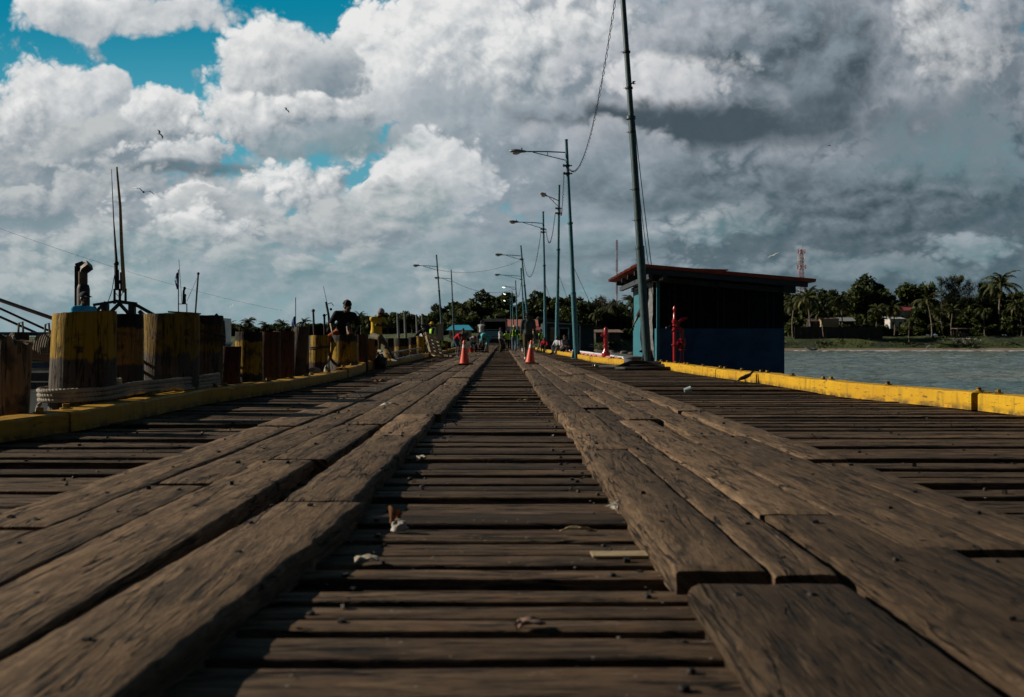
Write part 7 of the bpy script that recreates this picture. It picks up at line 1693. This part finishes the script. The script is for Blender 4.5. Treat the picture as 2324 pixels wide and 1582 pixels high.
mb = MB(); mb.box((0, 3.2, 0.72), (0.9, 6.6, 0.2)); mb.box((0, 0.0, 0.55), (W * 0.9, 0.14, 0.16)); mb.build('chassis', M_DARKIN, tr)
mb = MB(); mb.box((0, 7.2, 1.4), (W * 0.92, 1.9, 1.7), None, 0, 0.5, 0.92); mb.build('cab', M_TRUCK, tr)
def wheel(p, x, y, r, w_):
    wo = MB().lathe([(r * 0.6, -w_ / 2), (r * 0.95, -w_ / 2), (r, -w_ / 3), (r, w_ / 3), (r * 0.95, w_ / 2), (r * 0.6, w_ / 2)], (x, y, r), 20, axis=Matrix.Rotation(R(90), 3, 'Y')).build('wheel', M_TYRE, p)
    MB().lathe([(r * 0.2, -w_ * 0.52), (r * 0.58, -w_ * 0.45), (r * 0.58, w_ * 0.45), (r * 0.2, w_ * 0.52)], (x, y, r), 14, axis=Matrix.Rotation(R(90), 3, 'Y')).build('rim', M_CHROME, wo)
for sx in (-1, 1):
    for yy in (1.6, 7.0): wheel(tr, sx * (W / 2 - 0.2), yy, 0.42, 0.26)
    MB().box((sx * (W / 2 - 0.15), -0.08, 0.55), (0.18, 0.04, 0.10)).build('tail_light', M_REDL, tr)
YPK = 78.0; pk = thing('pickup', 'dark pickup facing the viewer in front of the open box truck', 'pickup', (XA(1117, YPK), YPK, 0.04))
mb = MB(); mb.add([Vector(v) for v in ((-.86, 0, .42), (.86, 0, .42), (.86, 0, .95), (-.86, 0, .95), (-.86, 1.35, 1.06), (.86, 1.35, 1.06), (.86, 4.9, 1.02), (-.86, 4.9, 1.02), (.86, 4.9, .42), (-.86, 4.9, .42))], [(0, 1, 2, 3), (3, 2, 5, 4), (4, 5, 6, 7), (7, 6, 8, 9), (0, 3, 4, 7, 9), (1, 8, 6, 5, 2), (0, 9, 8, 1)]); mb.build('body', M_PICK, pk)
mb = MB(); mb.add([Vector(v) for v in ((-.80, 1.30, 1.05), (.80, 1.30, 1.05), (.66, 1.95, 1.62), (-.66, 1.95, 1.62), (-.66, 3.0, 1.64), (.66, 3.0, 1.64), (.80, 3.3, 1.03), (-.80, 3.3, 1.03))], [(0, 1, 2, 3), (3, 2, 5, 4), (4, 5, 6, 7), (0, 3, 4, 7), (1, 6, 5, 2)]); cabo = mb.build('cab', M_PICK, pk)
mb = MB(); mb.add([Vector(v) for v in ((-.70, 1.345, 1.10), (.70, 1.345, 1.10), (.60, 1.885, 1.575), (-.60, 1.885, 1.575))], [(0, 1, 2, 3)]); mb.build('windscreen', M_GLASSB, cabo)
MB().box((0, 2.45, 1.66), (1.35, 1.1, 0.04)).build('cab_roof', M_CHROME, cabo)
for k in range(1): MB().box((0, -0.02, 0.72), (0.95, 0.04, 0.22)).build('grille', M_DARKIN, pk)
for sx in (-1, 1):
    MB().box((sx * 0.66, -0.02, 0.76), (0.26, 0.05, 0.16)).build('headlight', M_LAMPL, pk); MB().box((sx * 0.95, 1.5, 1.14), (0.18, 0.08, 0.13)).build('side_mirror', M_PICK, pk)
    for yy in (0.85, 3.95): wheel(pk, sx * 0.76, yy, 0.37, 0.24)
MB().box((0, -0.08, 0.50), (1.74, 0.14, 0.18)).build('bumper', M_CHROME, pk)
# crate under the standing figure, loose crates and a barrel near the group
cr = thing('crate', 'low dark crate the person in the white vest top stands on', 'crate', (XA(1093, 66), 66, 0.0))
for k in range(3): MB().box((0, -0.36, 0.07 + 0.14 * k), (0.9, 0.03, 0.11)).build('side_slat', M_DARKWOOD, cr); MB().box((0, 0.36, 0.07 + 0.14 * k), (0.9, 0.03, 0.11)).build('side_slat', M_DARKWOOD, cr)
MB().box((0, 0, 0.405), (0.92, 0.78, 0.03)).build('lid', M_DARKWOOD, cr)
for u, v, Y, c, lb in ((1189, 797, 66, (0.6, 0.6, 0.6), 'small round white bucket beside the right wheel track'), (1070, 800, 62, (0.5, 0.02, 0.02), 'small red bucket at the feet of the stooping white shirt')):
    k_ = thing('bucket', lb, 'bucket', (XA(u, Y), Y, 0.01)); M_ = paint('bucket_plastic', c, 0.5); MB().lathe([(0.13, 0), (0.16, 0.30), (0.17, 0.31), (0.15, 0.31), (0.12, 0.02)], (0, 0, 0), 18).build('body', M_, k_); MB().tube([(-0.165, 0, 0.30), (-0.11, 0.05, 0.42), (0, 0.07, 0.46), (0.11, 0.05, 0.42), (0.165, 0, 0.30)], 0.008, 6).build('handle', M_CHROME, k_)
# ---------------------------------------------------------------- litter on the deck
M_LEAF = paint('dry_leaf', (0.30, 0.20, 0.15), 0.7, 0, 0.4, 30, 0.4); M_FEA = paint('white_feather', (0.62, 0.60, 0.55), 0.9, 0, 0.2, 40, 0.3)
M_PAPER = paint('old_paper', (0.42, 0.38, 0.31), 0.9, 0, 0.3, 20, 0.3); M_STRAW = paint('dry_straw', (0.36, 0.28, 0.16), 0.8, 0, 0.3, 20, 0.3)
M_CLEAR = paint('clear_cup', (0.35, 0.48, 0.52), 0.12, 0, 0.2, 8, 0.1); M_ORANGE = paint('rusty_scrap', (0.25, 0.11, 0.03), 0.8, 0, 0.4, 20, 0.3); M_BONE = paint('chalky_shell', (0.38, 0.36, 0.32), 0.6, 0, 0.3, 20, 0.2)
def flake(name, label, cat, loc, L, W, m, seed, h=0.02, curl=0.5, rz=0.0, n=10, k=6):
    top = []; 
    for i in range(n + 1):
        f = i / n; w_ = W * (0.35 + 0.65 * math.sin(math.pi * min(1, max(0, f * 0.9 + 0.06)))) * (1 + 0.35 * nz(f * 4, seed))
        row = []
        for j in range(k + 1):
            g = j / k - 0.5
            row.append(Vector(((f - 0.5) * L, g * w_ + 0.2 * W * nz(f * 2, seed + 3), 0.006 + h * abs(nz(f * 2.2, g * 2, seed)) * 1.6 + curl * (g * g) * W + h * math.sin(f * math.pi) * 0.6)))
        top.append(row)
    mb = MB(); mb.sheet(top); mb.sheet([[p - Vector((0, 0, 0.004)) for p in reversed(r)] for r in top])
    rim = [r[0] for r in top], [r[-1] for r in top]
    mb.sheet([[p for p in rim[0]], [p - Vector((0, 0, 0.004)) for p in rim[0]]]); mb.sheet([[p - Vector((0, 0, 0.004)) for p in rim[1]], list(rim[1])])
    o = mb.build(name, m); o.location = loc; o.rotation_euler = (0, 0, rz); return tag(o, label, cat)
def tuft(name, label, cat, loc, r, m, n=70, flat=0.6):
    mb = MB(); rg = random.Random(len(label))
    lump(mb, (0, 0, r * 0.35 * flat), (r * 0.4, r * 0.35, r * 0.3 * flat), 3.3, 0.4)
    for i in range(n):
        a = rg.uniform(0, 6.28); e = rg.uniform(0.05, 1.2); L = r * rg.uniform(0.6, 1.1)
        d = Vector((math.cos(a) * math.cos(e), math.sin(a) * math.cos(e), math.sin(e) * flat)); s_ = d.cross(Vector((0, 0, 1))).normalized() * r * 0.07
        p0 = Vector((0, 0, r * 0.15)); p1 = p0 + d * L * 0.6 + Vector((0, 0, 0.01)); p2 = p0 + d * L
        mb.add([p0 - s_ * 0.4, p0 + s_ * 0.4, p1 + s_, p1 - s_, p2], [(0, 1, 2, 3), (3, 2, 4)])
    o = mb.build(name, m); o.location = loc; return tag(o, label, cat)
def gp(u, v, z=0.0):
    x, y = G(u, v, z); return (x, y, z + 0.004)
flake('leaf_scrap', 'curled pinkish brown leaf on a cross plank in the foreground', 'leaf', gp(1203, 1432), 0.085, 0.05, M_LEAF, 2.0, 0.016, 0.6, 0.5)
flake('bark_strip', 'thin pale twisted strip of dry husk on the cross planks near the right track', 'husk', gp(1312, 1212), 0.15, 0.022, M_STRAW, 5.0, 0.02, 0.3, -0.05)
tuft('feather_tuft', 'fluffy white tuft beside the right wheel track', 'feathers', gp(1402, 1160), 0.065, M_FEA)
o = MB(); lump(o, (0, 0, 0.02), (0.034, 0.026, 0.026), 6.0, 0.5); o = o.build('shell', M_BONE); o.location = gp(906, 1208); tag(o, 'chalky white broken shell lying left of the middle planks', 'shell')
flake('husk_scrap', 'ragged orange brown husk standing behind the white shell', 'husk', gp(897, 1196), 0.05, 0.06, M_ORANGE, 8.0, 0.06, 0.8, 1.2)
flake('paper_scrap', 'torn piece of pale paper on the planks beside the left track', 'paper', gp(832, 1280), 0.085, 0.065, M_PAPER, 3.0, 0.018, 0.2, 0.2)
flake('feather', 'small white feather lying on the left wheel track', 'feather', gp(884, 923, ZT), 0.20, 0.06, M_FEA, 1.0, 0.03, 0.4, 0.3)
flake('straw_bit', 'short bit of dry straw on the cross planks far up the middle', 'straw', gp(1190, 1608 / 1.7625), 0.2, 0.03, M_STRAW, 4.0, 0.02, 0.2, 0.0)
flake('wood_chip', 'pale chip of wood next to the inner edge of the left track', 'wood chip', gp(957, 1047), 0.09, 0.045, M_PAPER, 9.0, 0.02, 0.2, 1.0)
cu = MB(); cu.lathe([(0.03, 0), (0.045, 0.10), (0.04, 0.10), (0.026, 0.006)], (0, 0, 0), 16, axis=Matrix.Rotation(R(75), 3, 'Y')); o = cu.build('plastic_cup', M_CLEAR); o.location = gp(1553, 894); o.location.z += 0.045; tag(o, 'crushed clear plastic cup lying on the right hand planks', 'cup')
flake('leaf_scrap', 'orange brown leaf on the left planks below the black bag', 'leaf', gp(857, 870), 0.22, 0.1, M_ORANGE, 2.5, 0.04, 0.3, 0.3)
flake('paper_scrap', 'pale folded paper on the left planks below the orange leaf', 'paper', gp(899, 867), 0.16, 0.1, M_PAPER, 6.5, 0.05, 0.3, 0.6)
# a paler, newer patch of timber and crumbs
mb = MB(); mb.box((0, 0, 0.004), (0.20, 0.085, 0.008)); o = mb.build('wood_patch', M_STRAW); o.location = gp(1405, 1263); o.rotation_euler = (0, 0, 0.03); tag(o, 'short yellowish scrap board lying beside the right wheel track', 'board')
mb = MB(); rg = random.Random(5)
for i in range(230):
    y_ = rg.choice((rg.uniform(1.6, 5), rg.uniform(2, 14))); x_ = rg.choice((rg.uniform(-0.75, 0.6), rg.uniform(-0.8, -0.45), rg.uniform(0.35, 0.56), rg.uniform(2.1, 4.0), rg.uniform(-3.4, -2.1)))
    s_ = rg.uniform(0.0015, 0.0055); mb.ball((x_, y_, 0.004), (s_ * 1.4, s_, s_ * 0.5), 0, 5)
o = mb.build('crumbs', paint('grit', (0.24, 0.22, 0.18), 0.9, 0, 0.4, 20, 0.2)); tag(o, 'pale crumbs and grit scattered over the planks', None, None, 'stuff')
